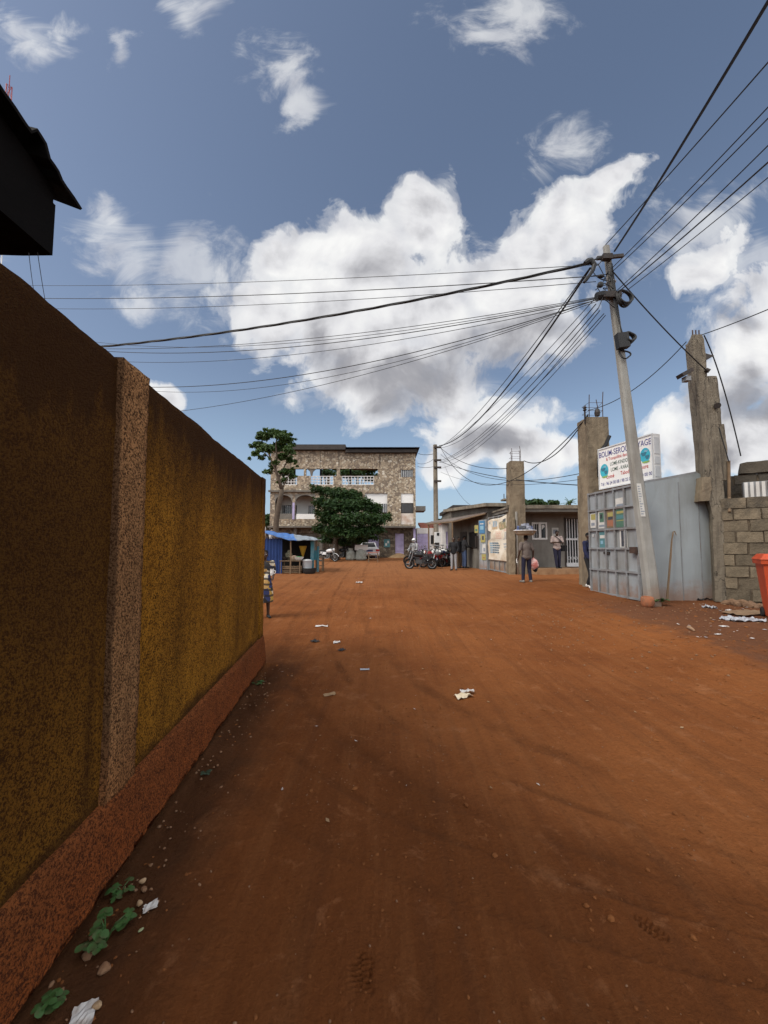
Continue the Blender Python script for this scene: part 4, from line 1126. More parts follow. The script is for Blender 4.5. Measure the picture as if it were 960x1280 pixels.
post2('narrow white strip torn off above the middle field of the gate', .40, .60, .605, .63, [(.1, .3, .4, .6, M_pgry)])

# far leaf, covered by a large banner
a1, b1 = (P(612, 712, 19.2).x, 19.2), (P(644, 716, 16.9).x, 16.9)
lf1, pt1, n1_ = leaf('gate_leaf', 'pale slatted metal gate leaf half hidden by a large white banner', a1, b1, (P(611, 647, 19.2).z, P(641, 640, 16.9).z), (P(612, 712.5, 19.2).z, P(644, 719, 16.9).z), [.015, .24, .44, .64, .82, .985], [.02, .55, .985], slats=True)
mb = MB().prism([pt1(.98, -.01, -.0), pt1(1.07, -.01, -.0), pt1(1.07, 1.0, -.0), pt1(.98, 1.0, -.0)], n1_ * -.06); mb.build('edge_post', M_greyw, lf1)
# banner: torn cloth, slightly billowed
M_ban = simple('faded_banner_cloth', (.66, .61, .52), (.56, .50, .40), 3, .85, .2, 20, dirt=(.38, .25, .13), dirt_amt=.6, dirt_scale=1.5)
ban = thing('torn_banner', 'large torn white banner with faded pictures hung on the far gate leaf', 'banner', pt1(.5, .2, .08))
NU, NV = 30, 40
def edge_l(v): return .02 + .10 * (1 if .30 < v < .38 else 0) * 0 + (.16 * smooth((v - .48) / .06) * smooth((.74 - v) / .03)) + .02 * noise.noise(Vector((v * 14, 2, 0)))
def edge_r(v): return .97 - .0 * v + .08 * smooth((.42 - v) / .04) + .012 * noise.noise(Vector((v * 17, 6, 0)))
def ban_pt(u, v, o=0):
    uu = edge_l(v) + (edge_r(v) - edge_l(v)) * u
    vv = .20 + .78 * v - .05 * (1 - u) * (v) + .012 * math.sin(u * 9) * v
    return pt1(uu, vv, .075 + o + .035 * noise.noise(Vector((u * 3, v * 4, 2))) + .05 * (1 - u) * smooth((v - .45) / .1) * smooth((.75 - v) / .1))
mb = MB(); vs = [[mb.bm.verts.new(ban_pt(i / NU, j / NV)) for i in range(NU + 1)] for j in range(NV + 1)]
for j in range(NV):
    for i in range(NU): mb.face([vs[j][i], vs[j][i + 1], vs[j + 1][i + 1], vs[j + 1][i]])
cl = mb.build('cloth', M_ban, ban, smooth_=True)
cl.modifiers.new('thick', 'SOLIDIFY').thickness = .004
def bprint(u0, v0, u1, v1, m_, parent, nu=4, name='picture'):
    mb = MB(); n = nu
    vs = [[mb.bm.verts.new(ban_pt(u0 + (u1 - u0) * i / n, v0 + (v1 - v0) * j / n, .007)) for i in range(n + 1)] for j in range(n + 1)]
    for j in range(n):
        for i in range(n): mb.face([vs[j][i], vs[j][i + 1], vs[j + 1][i + 1], vs[j + 1][i]])
    return mb, name
rnd = random.Random(4)
def emit_prints(rects, m_, name):
    big = MB()
    for r_ in rects:
        n = 3
        vs = [[big.bm.verts.new(ban_pt(r_[0] + (r_[2] - r_[0]) * i / n, r_[1] + (r_[3] - r_[1]) * j / n, .007 + (r_[4] if len(r_) > 4 else 0))) for i in range(n + 1)] for j in range(n + 1)]
        for j in range(n):
            for i in range(n): big.face([vs[j][i], vs[j][i + 1], vs[j + 1][i + 1], vs[j + 1][i]])
    return big.build(name, m_, ban)
M_fgry = simple('faded_grey_print', (.30, .32, .34), (.42, .41, .38), 9, .85); M_fblu = simple('faded_blue_print', (.20, .29, .36), (.30, .38, .44), 8, .85); M_fred = simple('faded_red_print', (.55, .28, .20), (.6, .42, .34), 8, .85)
M_fdark = simple('faded_dark_print', (.07, .08, .09), (.14, .15, .15), 8, .85); M_fgrn = simple('faded_olive_print', (.22, .20, .11), (.34, .30, .18), 9, .85); M_fbrn = simple('faded_brown_print', (.38, .26, .15), (.46, .36, .24), 8, .85)
emit_prints([(.20, .74, .42, .82)], M_fbrn, 'picture')
emit_prints([(.22, .80, .40, .94)], M_fblu, 'picture')
emit_prints([(.27, .80, .36, .92, .003)], M_fgry, 'picture')
emit_prints([(.48, .72, .78, .90)], M_fgrn, 'picture')
emit_prints([(.50, .76, .60, .86, .003), (.64, .74, .70, .82, .003)], M_fbrn, 'picture')
emit_prints([(.66, .86, .78, .93)], M_fdark, 'picture')
emit_prints([(.84, .86, .92, .92), (.84, .78, .90, .81), (.06, .90, .12, .96)], M_fgry, 'emblem')
rows_ = []
for r_ in range(5):
    u = .26
    while u < .52:
        wd = rnd.uniform(.04, .10); rows_.append((u, .665 - r_ * .036, min(u + wd, .54), .685 - r_ * .036)); u += wd + .02
emit_prints(rows_, M_fred, 'lettering')
emit_prints([(.64, .70, .70, .715), (.72, .70, .84, .715), (.64, .67, .80, .685)], M_fred, 'lettering')
rows_ = []
for r_ in range(6):
    rows_ += [(.66, .62 - r_ * .028, .66 + rnd.uniform(.08, .14), .638 - r_ * .028)]
emit_prints(rows_, M_fgry, 'lettering')
rows_, rows2 = [], []
for r_ in range(5):
    rows_.append((.08, .17 + r_ * .055, .44, .212 + r_ * .055))
    u = .20
    while u < .42: wd = rnd.uniform(.03, .07); rows2.append((u, .175 + r_ * .055, u + wd, .207 + r_ * .055, .003)); u += wd + .015
emit_prints(rows_, M_fblu, 'price_list'); emit_prints(rows2, M_fdark, 'lettering')
emit_prints([(.62, .36, .80, .40), (.62, .30, .72, .34), (.66, .25, .70, .28)], M_fgry, 'lettering')
emit_prints([(.78, .16, .90, .22)], M_fgrn, 'emblem')

# ------------------------------------------------------------------ grey sheet wall with a stick leaning on it
Y5 = 9.25
sh = thing('sheet_metal_wall', 'plain grey sheet metal wall between leaning pole and cracked pillar', 'wall', gpt(P(850, 750, Y5).x, Y5))
sa = [(808, 752), (892, 752), (892, 600), (870, 589), (826, 598), (808, 603)]
mb = MB().prism([P(px_, py_, Y5) for px_, py_ in [(808, 757), (892, 757), (892, 600), (870, 590), (826, 598.5), (806, 602)]], (0, .03, 0)); mb.cut(.3); mb.jitter(.008, 1.8, 2)
M_sheet = simple('grey_blue_sheet', (.285, .315, .325), (.235, .26, .27), 1.2, .6, .06, 20, dirt=(.13, .115, .09), dirt_amt=.7, dirt_scale=1.1, streak=True, dust=.75)
mb.build('sheet', M_sheet, sh)
for px_ in (852, 876):
    MB().ab((P(px_, 700, Y5).x, Y5 - .012, ground_z(7, Y5) - .05), (P(px_, 700, Y5).x + .012, Y5 - .001, P(px_, 600, Y5).z - .05)).build('seam', M_greymd, sh)
MB().prism([P(806, 603.5, Y5 - .002), P(826, 600, Y5 - .002), P(870, 591.5, Y5 - .002), P(871, 589, Y5 - .002), P(826, 597.5, Y5 - .002), P(805, 601.5, Y5 - .002)], (0, .05, 0)).build('top_rim', M_greymd, sh)
pts = [P(834, 749, Y5 - .3), P(836, 725, Y5 - .25), P(838.5, 695, Y5 - .17), P(840, 675, Y5 - .1), P(841.5, 665, Y5 - .05), P(843, 664, Y5 - .04), P(845, 669, Y5 - .06)]
tag(MB().tube(pts, [.028, .024, .02, .017, .014, .011, .008], 7).jitter(.012, 6, 3).build('wooden_stick', M_wood, origin=pts[0]), 'thin crooked stick leaning against the grey sheet metal wall', 'stick')

# ------------------------------------------------------------------ block walls on the right
def block_mat():
    m, t, b = new_mat('cement_block')
    tc = t.n('ShaderNodeTexCoord').outputs['Object']
    n = t.noise(tc, 4, 8, .65)
    col = t.mix(t.ramp(n, [(.3, 0), (.7, 1)]), (.185, .145, .097), (.10, .08, .053))
    g = t.n('ShaderNodeNewGeometry'); rp = g.outputs['Random Per Island']
    h = t.n('ShaderNodeHueSaturation'); t.l(t.math('MULTIPLY_ADD', rp, .6, .65), h.inputs['Value']); t.l(col, h.inputs['Color'])
    sp = t.n('ShaderNodeSeparateXYZ'); t.l(tc, sp.inputs[0])
    zz = t.ramp(t.math('ADD', t.math('MULTIPLY', sp.outputs[2], .33), t.math('MULTIPLY', t.math('SUBTRACT', n, .5), .6)), [(.62, 0), (.85, 1)])
    col = t.mix(t.math('MULTIPLY', zz, .75), h.outputs[0], (.05, .042, .034))
    t.l(col, b.inputs['Base Color']); b.inputs['Roughness'].default_value = .95
    bp = t.n('ShaderNodeBump'); bp.inputs['Strength'].default_value = .9; bp.inputs['Distance'].default_value = .03
    t.l(t.noise(tc, 28, 8, .72), bp.inputs['Height']); t.l(bp.outputs[0], b.inputs['Normal'])
    return m
M_block = block_mat(); M_mortar = simple('crumbling_mortar', (.12, .09, .06), (.07, .055, .04), 8, .95, .5, 30)
def block_wall(name, label, a, b, z0, z1, course, length, seed, topdrop=None):
    rnd = random.Random(seed)
    a, b = Vector((a[0], a[1], 0)), Vector((b[0], b[1], 0)); d = (b - a); L = d.length; d.normalize(); rz = math.atan2(d.y, d.x); n = Vector((-d.y, d.x, 0))
    r = thing(name, label, 'wall', (a.x, a.y, z0), rz)
    MB().prism([Vector((0, .03, 0)), Vector((L, .03, 0)), Vector((L, .03, z1 - z0 - .03)), Vector((0, .03, z1 - z0 - .03))], (0, .14, 0)).bm.free()
    core = MB().prism([Vector((0, .025, -.3)), Vector((L, .025, -.3)), Vector((L, .025, z1 - z0 - .02)), Vector((0, .025, z1 - z0 - .02))], (0, .16, 0))
    core.bm.transform(wm(r)); core.build('mortar', M_mortar, r)
    mb = MB(); rows = int(round((z1 - z0) / course)); ch = (z1 - z0) / rows
    for k in range(-1, rows):
        x = -length * (.5 if k % 2 else 0) + rnd.uniform(-.03, .03)
        while x < L:
            x0, x1 = max(0, x), min(L, x + length - .018)
            if x1 - x0 > .05:
                jg = rnd.uniform(-.018, .018); x0 += rnd.uniform(0, .018); x1 -= rnd.uniform(0, .018); dz_ = rnd.uniform(0, .014)
                bb = MB().ab((x0, jg, k * ch + .006), (x1, .19, (k + 1) * ch - .008 - dz_))
                bb.cut(.14); bb.jitter(.016, 7, rnd.random() * 40); bb.jitter(.006, 24, rnd.random() * 9)
                vmap = {v: mb.bm.verts.new(v.co) for v in bb.bm.verts}
                for f in bb.bm.faces: mb.face([vmap[v] for v in f.verts])
                bb.bm.free()
            x += length
    mb.bm.transform(wm(r)); mb.build('blocks', M_block, r)
    return r
wa, wb = (P(905, 700, 9.0).x, 9.0), (11.5, 6.45)
bw = block_wall('block_wall', 'rough cement block wall behind the orange bin', wa, wb, .38, 2.76, .265, .46, 3)
ua, ub = (P(903, 600, 9.75).x, 9.75), (12.3, 7.0)
uw = block_wall('block_wall', 'higher sooty block wall set back above the wall behind the bin', ua, ub, .4, 3.42, .26, .44, 5)
cc = MB(); dd = (Vector(ub + (0,)) - Vector(ua + (0,))).normalized(); nn = Vector((-dd.y, dd.x, 0))
c0 = Vector((ua[0], ua[1], 3.425)); 
cc.prism([c0 + dd * .32 - nn * .05, c0 + dd * 4 - nn * .05, c0 + dd * 4 - nn * .05 + Vector((0, 0, .30)), c0 + dd * .36 - nn * .05 + Vector((0, 0, .28))], nn * .3)
cc.cut(.15); cc.jitter(.02, 6); cc.build('capping', M_block, uw)
# white louvred box lying on the lower wall
lv = P(944, 613, 9.15)
lb2 = thing('louvre_box', 'pale ribbed metal box resting on the lower block wall', 'box', lv, rz=math.atan2(dd.y, dd.x))
mb = MB().ab((-.22, -.12, -.19), (.75, .12, .20)); mb.bm.transform(wm(lb2)); mb.build('case', M_greymd, lb2, bevel=.01)
mb = MB()
for k in range(9):
    if k in (4, 5): continue
    mb.ab((-.2 + k * .1, -.14, -.18), (-.14 + k * .1, -.122, .19))
mb.bm.transform(wm(lb2)); mb.build('ribs', M_white, lb2)
mb = MB().ab((.2, -.135, -.17), (.37, -.122, .18)); mb.bm.transform(wm(lb2)); mb.build('vent', M_iron, lb2)
# rubble footing at the foot of the wall
rb_ = MB()
rnd = random.Random(8)
for k in range(40):
    s = rnd.random(); p = Vector((wa[0], wa[1], 0)) * (1 - s) + Vector((P(955, 700, 8.4).x, 8.4, 0)) * s + Vector((rnd.uniform(-.35, .05), rnd.uniform(-.38, -.05), 0))
    r_ = rnd.uniform(.03, .10); z_ = hz(p.x, p.y)
    rb_.ball((p.x, p.y, z_ + r_ * .3), (r_ * rnd.uniform(.8, 1.6), r_, r_ * .7), 7, 5, Euler((rnd.random(), rnd.random(), rnd.random() * 3)))
rb_.jitter(.02, 9)
tag(rb_.build('rubble', simple('earthy_rubble', (.20, .12, .07), (.12, .07, .045), 6, .95, .6, 30), origin=(wa[0], wa[1], .4)), 'broken cement rubble along the foot of the block wall', 'rubble', kind='stuff')

# ------------------------------------------------------------------ shop sign behind the pole
sa_, sb_ = P(749, 600, 11.3), P(817.5, 600, 9.75)
sg = thing('shop_sign', 'white transport company sign board with blue and red lettering above the gate', 'sign', (sa_.x, sa_.y, 3.2))
def frame_plane(a, b, zlo, zhi):
    """u,v (0..1) and distance off the board"""
    a, b = Vector((a.x, a.y, 0)), Vector((b.x, b.y, 0)); d = b - a; n = Vector((d.y, -d.x, 0)).normalized()
    def f(u, v, o=0):
        p = a + d * u + n * o
        return Vector((p.x, p.y, (zlo[0] + (zlo[1] - zlo[0]) * u) * (1 - v) + (zhi[0] + (zhi[1] - zhi[0]) * u) * v))
    return f, n, d
zlo = (P(750, 612.5, 11.3).z, P(817, 599, 9.75).z); zhi = (P(750, 562, 11.3).z, P(817, 541.5, 9.75).z)
sf, snn, sdd = frame_plane(sa_, sb_, zlo, zhi)
MB().prism([sf(0, 0), sf(1, 0), sf(1, 1), sf(0, 1)], -snn * .28).build('board', M_whitep, sg)
mb = MB()
for q in ((0, 0, 1, .03), (0, .97, 1, 1), (0, .031, .012, .969), (.988, .031, 1, .969)):
    mb.prism([sf(q[0], q[1], .003), sf(q[2], q[1], .003), sf(q[2], q[3], .003), sf(q[0], q[3], .003)], snn * .02)
mb.build('rim', M_galv, sg)
mb = MB(); 
for v0, v1 in ((.06, .30), (.34, .5), (.56, .92)):
    q = [sf(1, v0, -.05), sf(1, v0, -.23), sf(1, v1, -.23), sf(1, v1, -.05)]; mb.prism(q, sdd.normalized() * .012)
mb.build('side_panel', M_galv, sg)
def text_mesh(s, width_u, u0, v0, height, f, n, d, mat, parent, o=.006, shear=0.0, bold=.0):
    cu = bpy.data.curves.new('lettering', 'FONT'); cu.body = s; cu.size = 1; cu.offset = bold; cu.fill_mode = 'FRONT'; cu.shear = shear
    ob = bpy.data.objects.new('lettering', cu); WORK.collection.objects.link(ob)
    WORK.view_layers[0].update(); dg = WORK.view_layers[0].depsgraph
    me = bpy.data.meshes.new_from_object(ob.evaluated_get(dg))
    bpy.data.objects.remove(ob); bpy.data.curves.remove(cu)
    xs1 = [v.co.x for v in me.vertices]; ys1 = [v.co.y for v in me.vertices]
    x0, x1 = min(xs1), max(xs1); capH = .70
    inv = wm(parent).inverted()
    for v in me.vertices:
        u = u0 + (v.co.x - x0) / (x1 - x0) * width_u; vv = v0 + v.co.y / capH * height
        v.co = inv @ f(u, vv, o)
    me.materials.append(mat)
    ob = bpy.data.objects.new('lettering', me); COL.objects.link(ob); ob.parent = parent
    return ob
M_tb = flat_mat('sign_blue', (.05, .05, .26)); M_tr = flat_mat('sign_red', (.55, .03, .03)); M_tg = flat_mat('sign_dark_green', (.015, .07, .045))
A = (sf, snn, sdd)
text_mesh('BOLIM-SEROU VOYAGE', .96, .02, .775, .135, *A, M_tb, sg, bold=.003)
text_mesh('& Tranquillité dans la', .47, .16, .665, .075, *A, M_tr, sg, bold=.003)
text_mesh('LOME-KINDOR-LOME', .52, .24, .525, .085, *A, M_tg, sg, bold=.003)
text_mesh('LOME - KARA - LOME', .52, .25, .385, .085, *A, M_tg, sg, bold=.003)
text_mesh('Lomé', .15, .16, .235, .09, *A, M_tr, sg, bold=.006)
text_mesh('Tabodé', .19, .43, .255, .085, *A, M_tr, sg, bold=.006)
text_mesh('oure', .12, .80, .275, .09, *A, M_tr, sg, bold=.006)
text_mesh('Tél : 96 24 00 08 / 98 25 00 00', .66, .04, .085, .075, *A, M_tb, sg, bold=.003)
text_mesh('00 00 00', .2, .78, .105, .075, *A, M_tb, sg, bold=.003)
def disc(u, v, ru, rv, mat, name, o, n=20, a0=0, a1=360, wob=0):
    mb = MB(); vs = [mb.bm.verts.new(sf(u + ru * (1 + wob * math.sin(3 * R(a0 + (a1 - a0) * k / n))) * math.cos(R(a0 + (a1 - a0) * k / n)), v + rv * (1 + wob * math.cos(2 * R(a0 + (a1 - a0) * k / n))) * math.sin(R(a0 + (a1 - a0) * k / n)), o)) for k in range(n)]
    mb.face(vs); return mb.build(name, mat, sg)
M_gl = simple('globe_teal', (.05, .42, .50), (.04, .30, .42), 5, .6); M_gd = flat_mat('globe_dark', (.02, .16, .24)); M_ggn = flat_mat('globe_green', (.25, .42, .10))
for (u, v) in ((.115, .44), (.875, .56)):
    disc(u, v, .085, .165, M_gl, 'globe', .006)
    disc(u - .02, v + .03, .04, .06, M_gd, 'continent', .009, wob=.35); disc(u + .035, v - .05, .03, .06, M_gd, 'continent', .009, wob=.3)
    disc(u + .02, v + .09, .028, .03, M_plbl, 'continent', .009, wob=.3); disc(u + .01, v - .15, .06, .025, M_ggn, 'swoosh', .009, wob=.2)
for u in (.12, .85):
    p = sf(u, 0, -.14); MB().tube([p - Vector((0, 0, 3.2)), p + Vector((0, 0, .02))], .04, 8).build('sign_post', M_iron, sg)

# ------------------------------------------------------------------ leaning concrete pole
gp = G(817, 757); gp.z -= .0
YP = gp.y
pt_top = P(757.5, 308, YP + .1)
polo = thing('utility_pole', 'grey tapered utility pole leaning left in front of the grey gate', 'pole', gp)
M_pole = simple('grey_pole_concrete', (.30, .295, .275), (.22, .215, .195), 2, .8, .35, 40, dirt=(.11, .085, .06), dirt_amt=.8, dirt_scale=1.3, streak=True, dust=.6)
mb = MB(); N_ = 14
rows = []
for k in range(N_ + 1):
    f = k / N_; c = gp * (1 - f) + pt_top * f; w = (.285 * (1 - f) + .125 * f); dpt = w * .8
    if k == 0: c = c - Vector((0, 0, .15))
    rows.append([mb.bm.verts.new(c + Vector((sx_ * w / 2, sy_ * dpt / 2, 0))) for sx_, sy_ in ((-.62, -1), (.62, -1), (1, -.62), (1, .62), (.62, 1), (-.62, 1), (-1, .62), (-1, -.62))])
for a, b_ in zip(rows, rows[1:]):
    for i in range(8): mb.face([a[i], a[(i + 1) % 8], b_[(i + 1) % 8], b_[i]])
mb.face(rows[0]); mb.face(rows[-1][::-1]); mb.build('shaft', M_pole, polo)
def pole_at(py):
    f = (757 - py) / (757 - 308.0); c = gp * (1 - f) + pt_top * f
    for _ in range(5):     # walk to where the pole shows at that height
        pr = Vector(c); yc = CY - py
        f2 = f
        z_t = P(780, py, YP).z
        f = (z_t - gp.z) / (pt_top.z - gp.z); c = gp * (1 - f) + pt_top * f
    return c
M_rub = simple('black_cable', (.014, .014, .015), (.02, .02, .02), 5, .55)
c = pole_at(321)
MB().box(c + Vector((0, -.09, 0)), (.62, .06, .07), ry=R(-6)).build('crossarm', M_iron, polo)
MB().box(c + Vector((-.1, -.13, -.04)), (.22, .12, .12)).build('clamp', M_iron, polo, bevel=.02)
c = pole_at(350); MB().torus(c, .098, .014, None, 16, 6).build('band', M_galv, polo)
c = pole_at(372)
MB().box(c + Vector((-.12, -.12, .02)), (.42, .14, .13)).build('bracket', M_iron, polo, bevel=.03)
MB().lathe([(.02, -.18), (.09, -.15), (.10, 0), (.07, .14), (.02, .17)], c + Vector((-.30, -.1, .04)), 10, Euler((0, R(80), 0))).build('junction', M_rub, polo)
c = pole_at(428)
MB().box(c + Vector((-.03, -.17, -.02)), (.25, .14, .34), ry=R(-7)).build('splice_box', M_rub, polo, bevel=.025)
c = pole_at(440); MB().torus(c + Vector((.03, -.12, -.08)), .12, .018, Euler((R(70), 0, 0)), 16, 6, .02).build('cable_loop', M_rub, polo)
# tangle of short wires between the brackets
mb = MB(); rnd = random.Random(12)
for k in range(16):
    a = pole_at(rnd.uniform(326, 385)) + Vector((rnd.uniform(-.32, .0), -.12, rnd.uniform(-.1, .1))); b_ = pole_at(rnd.uniform(330, 400)) + Vector((rnd.uniform(-.5, -.02), -.15, 0)); md = (a + b_) / 2 + Vector((rnd.uniform(-.22, .05), -.05, rnd.uniform(-.25, .05)))
    pts = [a * (1 - s) ** 2 + md * 2 * s * (1 - s) + b_ * s * s for s in [i / 8 for i in range(9)]]
    mb.tube(pts, .009, 5)
mb.build('loose_wires', M_rub, polo)
mb = MB()
for k in range(3):
    pts = [pole_at(py_) + Vector((.02 + .05 * k * math.sin(py_ * .03), -.10 - .02 * k, 0)) for py_ in range(330, 432, 8)]; mb.tube(pts, .012, 5)
mb.build('down_cable', M_rub, polo)
# the splice where the thick cables meet, hung off the pole
cj = thing('cable_splice', 'black knot of spliced cables hanging left of the leaning pole top', 'cable splice', P(739, 329, YP - .15))
MB().tube([P(731, 329.5, YP - .15), P(735, 327, YP - .15), P(740, 325.5, YP - .15)], [.05, .075, .06], 8).build('sleeve', M_rub, cj)
MB().tube([P(739, 326, YP - .15), P(743, 331, YP - .17), P(741, 338, YP - .17), P(737, 344, YP - .17), P(733, 349, YP - .17), P(730, 353, YP - .17)], [.06, .055, .045, .04, .045, .03], 8).build('jumper', M_rub, cj)
MB().tube([P(740, 326, YP - .15), P(746, 323.5, YP - .15), P(752, 320.5, YP - .12)], .018, 6).build('tie', M_rub, cj)
MB().tube([P(743, 332, YP - .15), P(748, 331, YP - .15), P(752, 326, YP - .12)], .012, 6).build('tie', M_rub, cj)
MB().ball(P(751, 345.5, YP - .2), (.08, .05, .04)).build('clamp', M_rub, cj); MB().ball(P(750.5, 356, YP - .2), (.07, .05, .07)).build('clamp', M_rub, cj)
# paper sleeve low on the pole
def pole_face(py, du, o=-.0):
    f0 = pole_at(py); f = (f0.z - gp.z) / (pt_top.z - gp.z); w = .285 * (1 - f) + .125 * f
    return f0 + Vector((du * w * .5 - .02, -w * .4 - .006 + o, 0))
pr_ = thing('paper_notice', 'tall white paper pasted on the leaning pole', 'notice', pole_face(625, -.3))
MB().prism([pole_face(646, -.60), pole_face(646, .25), pole_face(605, .25), pole_face(605, -.60)], (0, -.004, 0)).build('sheet', M_pap, pr_)
mb = MB(); rnd = random.Random(3)
for k in range(12):
    py_ = 608 + k * 3.1; e = rnd.uniform(-.25, .2)
    mb.prism([pole_face(py_ + 1.2, -.5, -.0055), pole_face(py_ + 1.2, e, -.0055), pole_face(py_, e, -.0055), pole_face(py_, -.5, -.0055)], (0, -.002, 0))
mb.build('lettering', M_pgry, pr_)
# cable coils hung on the pole
for nm, pc, rr, th, lab in (('cable_coil', (780.5, 372), .185, .028, 'large coil of spare black cable on the leaning pole'), ('cable_coil', (787, 422), .115, .034, 'small coil of spare black cable beside the splice box')):
    c = P(pc[0], pc[1], YP - .1)
    r = thing(nm, lab, 'cable coil', c, 0, 'cable coils on the leaning pole')
    MB().torus(c, rr, th * .9, Euler((R(82), 0, R(12))), 26, 7, .01).build('loop', M_rub, r)
    MB().torus(c + Vector((.01, -.03, .01)), rr * .95, th * .8, Euler((R(76), R(6), R(8))), 26, 7, .015).build('loop', M_rub, r)
    MB().torus(c + Vector((-.005, .03, -.01)), rr * 1.03, th * .75, Euler((R(88), R(-5), R(15))), 26, 7, .012).build('loop', M_rub, r)

# ------------------------------------------------------------------ distant pole
YD = 27.0
gd_ = P(545.5, 692, YD); gd_.z = ground_z(gd_.x, YD)
ptd = P(543.8, 556, YD)
pd = thing('utility_pole', 'weathered distant utility pole behind the parked motorbikes', 'pole', gd_)
MB().tube([gd_ - Vector((0, 0, .2)), gd_ * .5 + ptd * .5, ptd], [.19, .165, .14], 8).build('shaft', M_conc_g, pd)
for py_ in (560, 576, 585, 602):
    c = P(544.5, py_, YD); MB().box(c + Vector((.12, -.2, 0)), (.5, .12, .12)).build('bracket', M_iron, pd, bevel=.02)
MB().box(P(546, 672, YD) + Vector((0, -.3, 0)), (.42, .2, .75)).build('meter_box', M_whitep, pd, bevel=.02)
MB().box(P(546.5, 668, YD) + Vector((0, -.405, 0)), (.16, .02, .2)).build('meter_window', M_black, pd)
MB().box(P(545.5, 681, YD) + Vector((0, -.3, 0)), (.3, .2, .3)).build('fuse_box', M_iron, pd, bevel=.02)

# ------------------------------------------------------------------ overhead cables
def cable(name, label, S, Q, t_q, sag, r, group=None, n=28, twist=False):
    """from S, through Q after the fraction t_q of its run, sagging like a hung wire"""
    S = Vector(S); Q = Vector(Q)
    E = S + (Q + Vector((0, 0, 4 * sag * t_q * (1 - t_q))) - S) / t_q
    pts = [S + (E - S) * (i / n) - Vector((0, 0, 4 * sag * (i / n) * (1 - i / n))) for i in range(n + 1)]
    mb = MB()
    if twist:
        fine = []
        m_ = n * 8
        for s in (0, 2.09, 4.19):
            pp_ = []
            for i in range(m_ + 1):
                f = i / m_; c = S + (E - S) * f - Vector((0, 0, 4 * sag * f * (1 - f))); a = f * (E - S).length * 2.2 + s
                pp_.append(c + Vector((0, math.cos(a), math.sin(a))) * r * .62)
            mb.tube(pp_, r * .55, 5)
    else: mb.tube(pts, r, 5)
    return tag(mb.build(name, M_rub, origin=S), label, 'cable', group)
S_top = pole_at(322) + Vector((-.12, -.15, 0)); S_l = P(741, 328, YP - .1)
GL, GD, GR = 'cables running left from the leaning pole', 'cables running from the leaning pole to the distant pole', 'cables running overhead from the leaning pole'
cable('twisted_cable', 'thick twisted black cable crossing the sky to the ochre wall', S_l, P(130, 433, 12), .72, .45, .030, GL, twist=True)
for k, (sp_, q, Yq, sg_, lab) in enumerate([
    ((742, 331), (60, 357), 16, .25, 'topmost thin wire running left above the thick twisted cable'),
    ((745, 345), (60, 373), 15, .3, 'second thin wire from the top among those running left'),
    ((745, 352), (75, 386), 15, .35, 'third thin wire from the top, just under the cloud gap, running left'),
    ((747, 371), (130, 436), 13, .6, 'thin wire running left just below the thick twisted cable'),
    ((747, 373), (150, 440), 14, .8, 'thin wire in the fan under the thick twisted cable'),
    ((747, 375), (190, 453), 14, .7, 'thin wire in the fan under the thick twisted cable'),
    ((747, 372), (170, 432), 15, .8, 'thin wire in the fan under the thick twisted cable'),
    ((748, 374), (200, 484), 13, .9, 'lowest long black wire curving left towards the wall top'),
    ((748, 376), (232, 513), 13, .6, 'steepest thin wire dropping left behind the wall'),
    ((747, 374), (215, 490), 15, 1.1, 'thin wire in the fan under the thick twisted cable')]):
    cable('overhead_wire', lab, P(sp_[0], sp_[1], YP - .1), P(q[0], q[1], Yq), .75, sg_, .0105 if k in (1, 4, 7) else .0075, GL)
for k, (sp_, ep, sg_, r_, lab) in enumerate([
    ((738, 335), (549, 557), .95, .026, 'thick black cable sagging down to the top of the distant pole'),
    ((735, 338), (549, 559), .55, .013, 'thin wire above the thick cable down to the distant pole'),
    ((745, 380), (549, 560), .75, .012, 'thin wire in the bundle falling to the distant pole'),
    ((748, 385), (549, 576), .65, .012, 'thin wire in the bundle falling to the distant pole'),
    ((750, 388), (549, 578), .85, .010, 'thin wire in the bundle falling to the distant pole'),
    ((755, 392), (549, 578), .6, .010, 'thin wire in the bundle falling to the distant pole'),
    ((757, 394), (549, 586), .7, .009, 'thin wire in the bundle falling to the distant pole'),
    ((742, 375), (549, 559), .45, .009, 'thin wire in the bundle falling to the distant pole')]):
    cable('overhead_wire', lab, P(sp_[0], sp_[1], YP - .1), P(ep[0], ep[1], YD - .3), 1.0, sg_, r_, GD)
    if k == 0: MB_c = P(610, 515, 20)
for k, (sp_, q, Yq, t_, sg_, r_, lab) in enumerate([
    ((768, 314), (960, 2), 3.8, .24, .9, .021, 'thick dark cable sweeping overhead from the top of the leaning pole'),
    ((757, 306), (960, 78), 4.25, .24, .35, .010, 'thin wire passing overhead just below the thick sweeping cable'),
    ((764, 336), (960, 134), 4.65, .24, .5, .009, 'upper wire of a pair from the middle of the leaning pole'),
    ((765, 340), (960, 148), 4.65, .24, .55, .009, 'lower wire of a pair from the middle of the leaning pole'),
    ((768, 366), (960, 182), 4.85, .24, .5, .009, 'upper wire of the pair leaving beside the large cable coil'),
    ((768, 369), (960, 203), 4.85, .24, .45, .012, 'dark lower wire of the pair leaving beside the large cable coil'),
    ((769, 374), (960, 222), 5.2, .26, .4, .008, 'lowest wire overhead right of the large cable coil')]):
    cable('overhead_wire', lab, P(sp_[0], sp_[1], YP), P(q[0], q[1], Yq), t_, sg_, r_, GR)
    
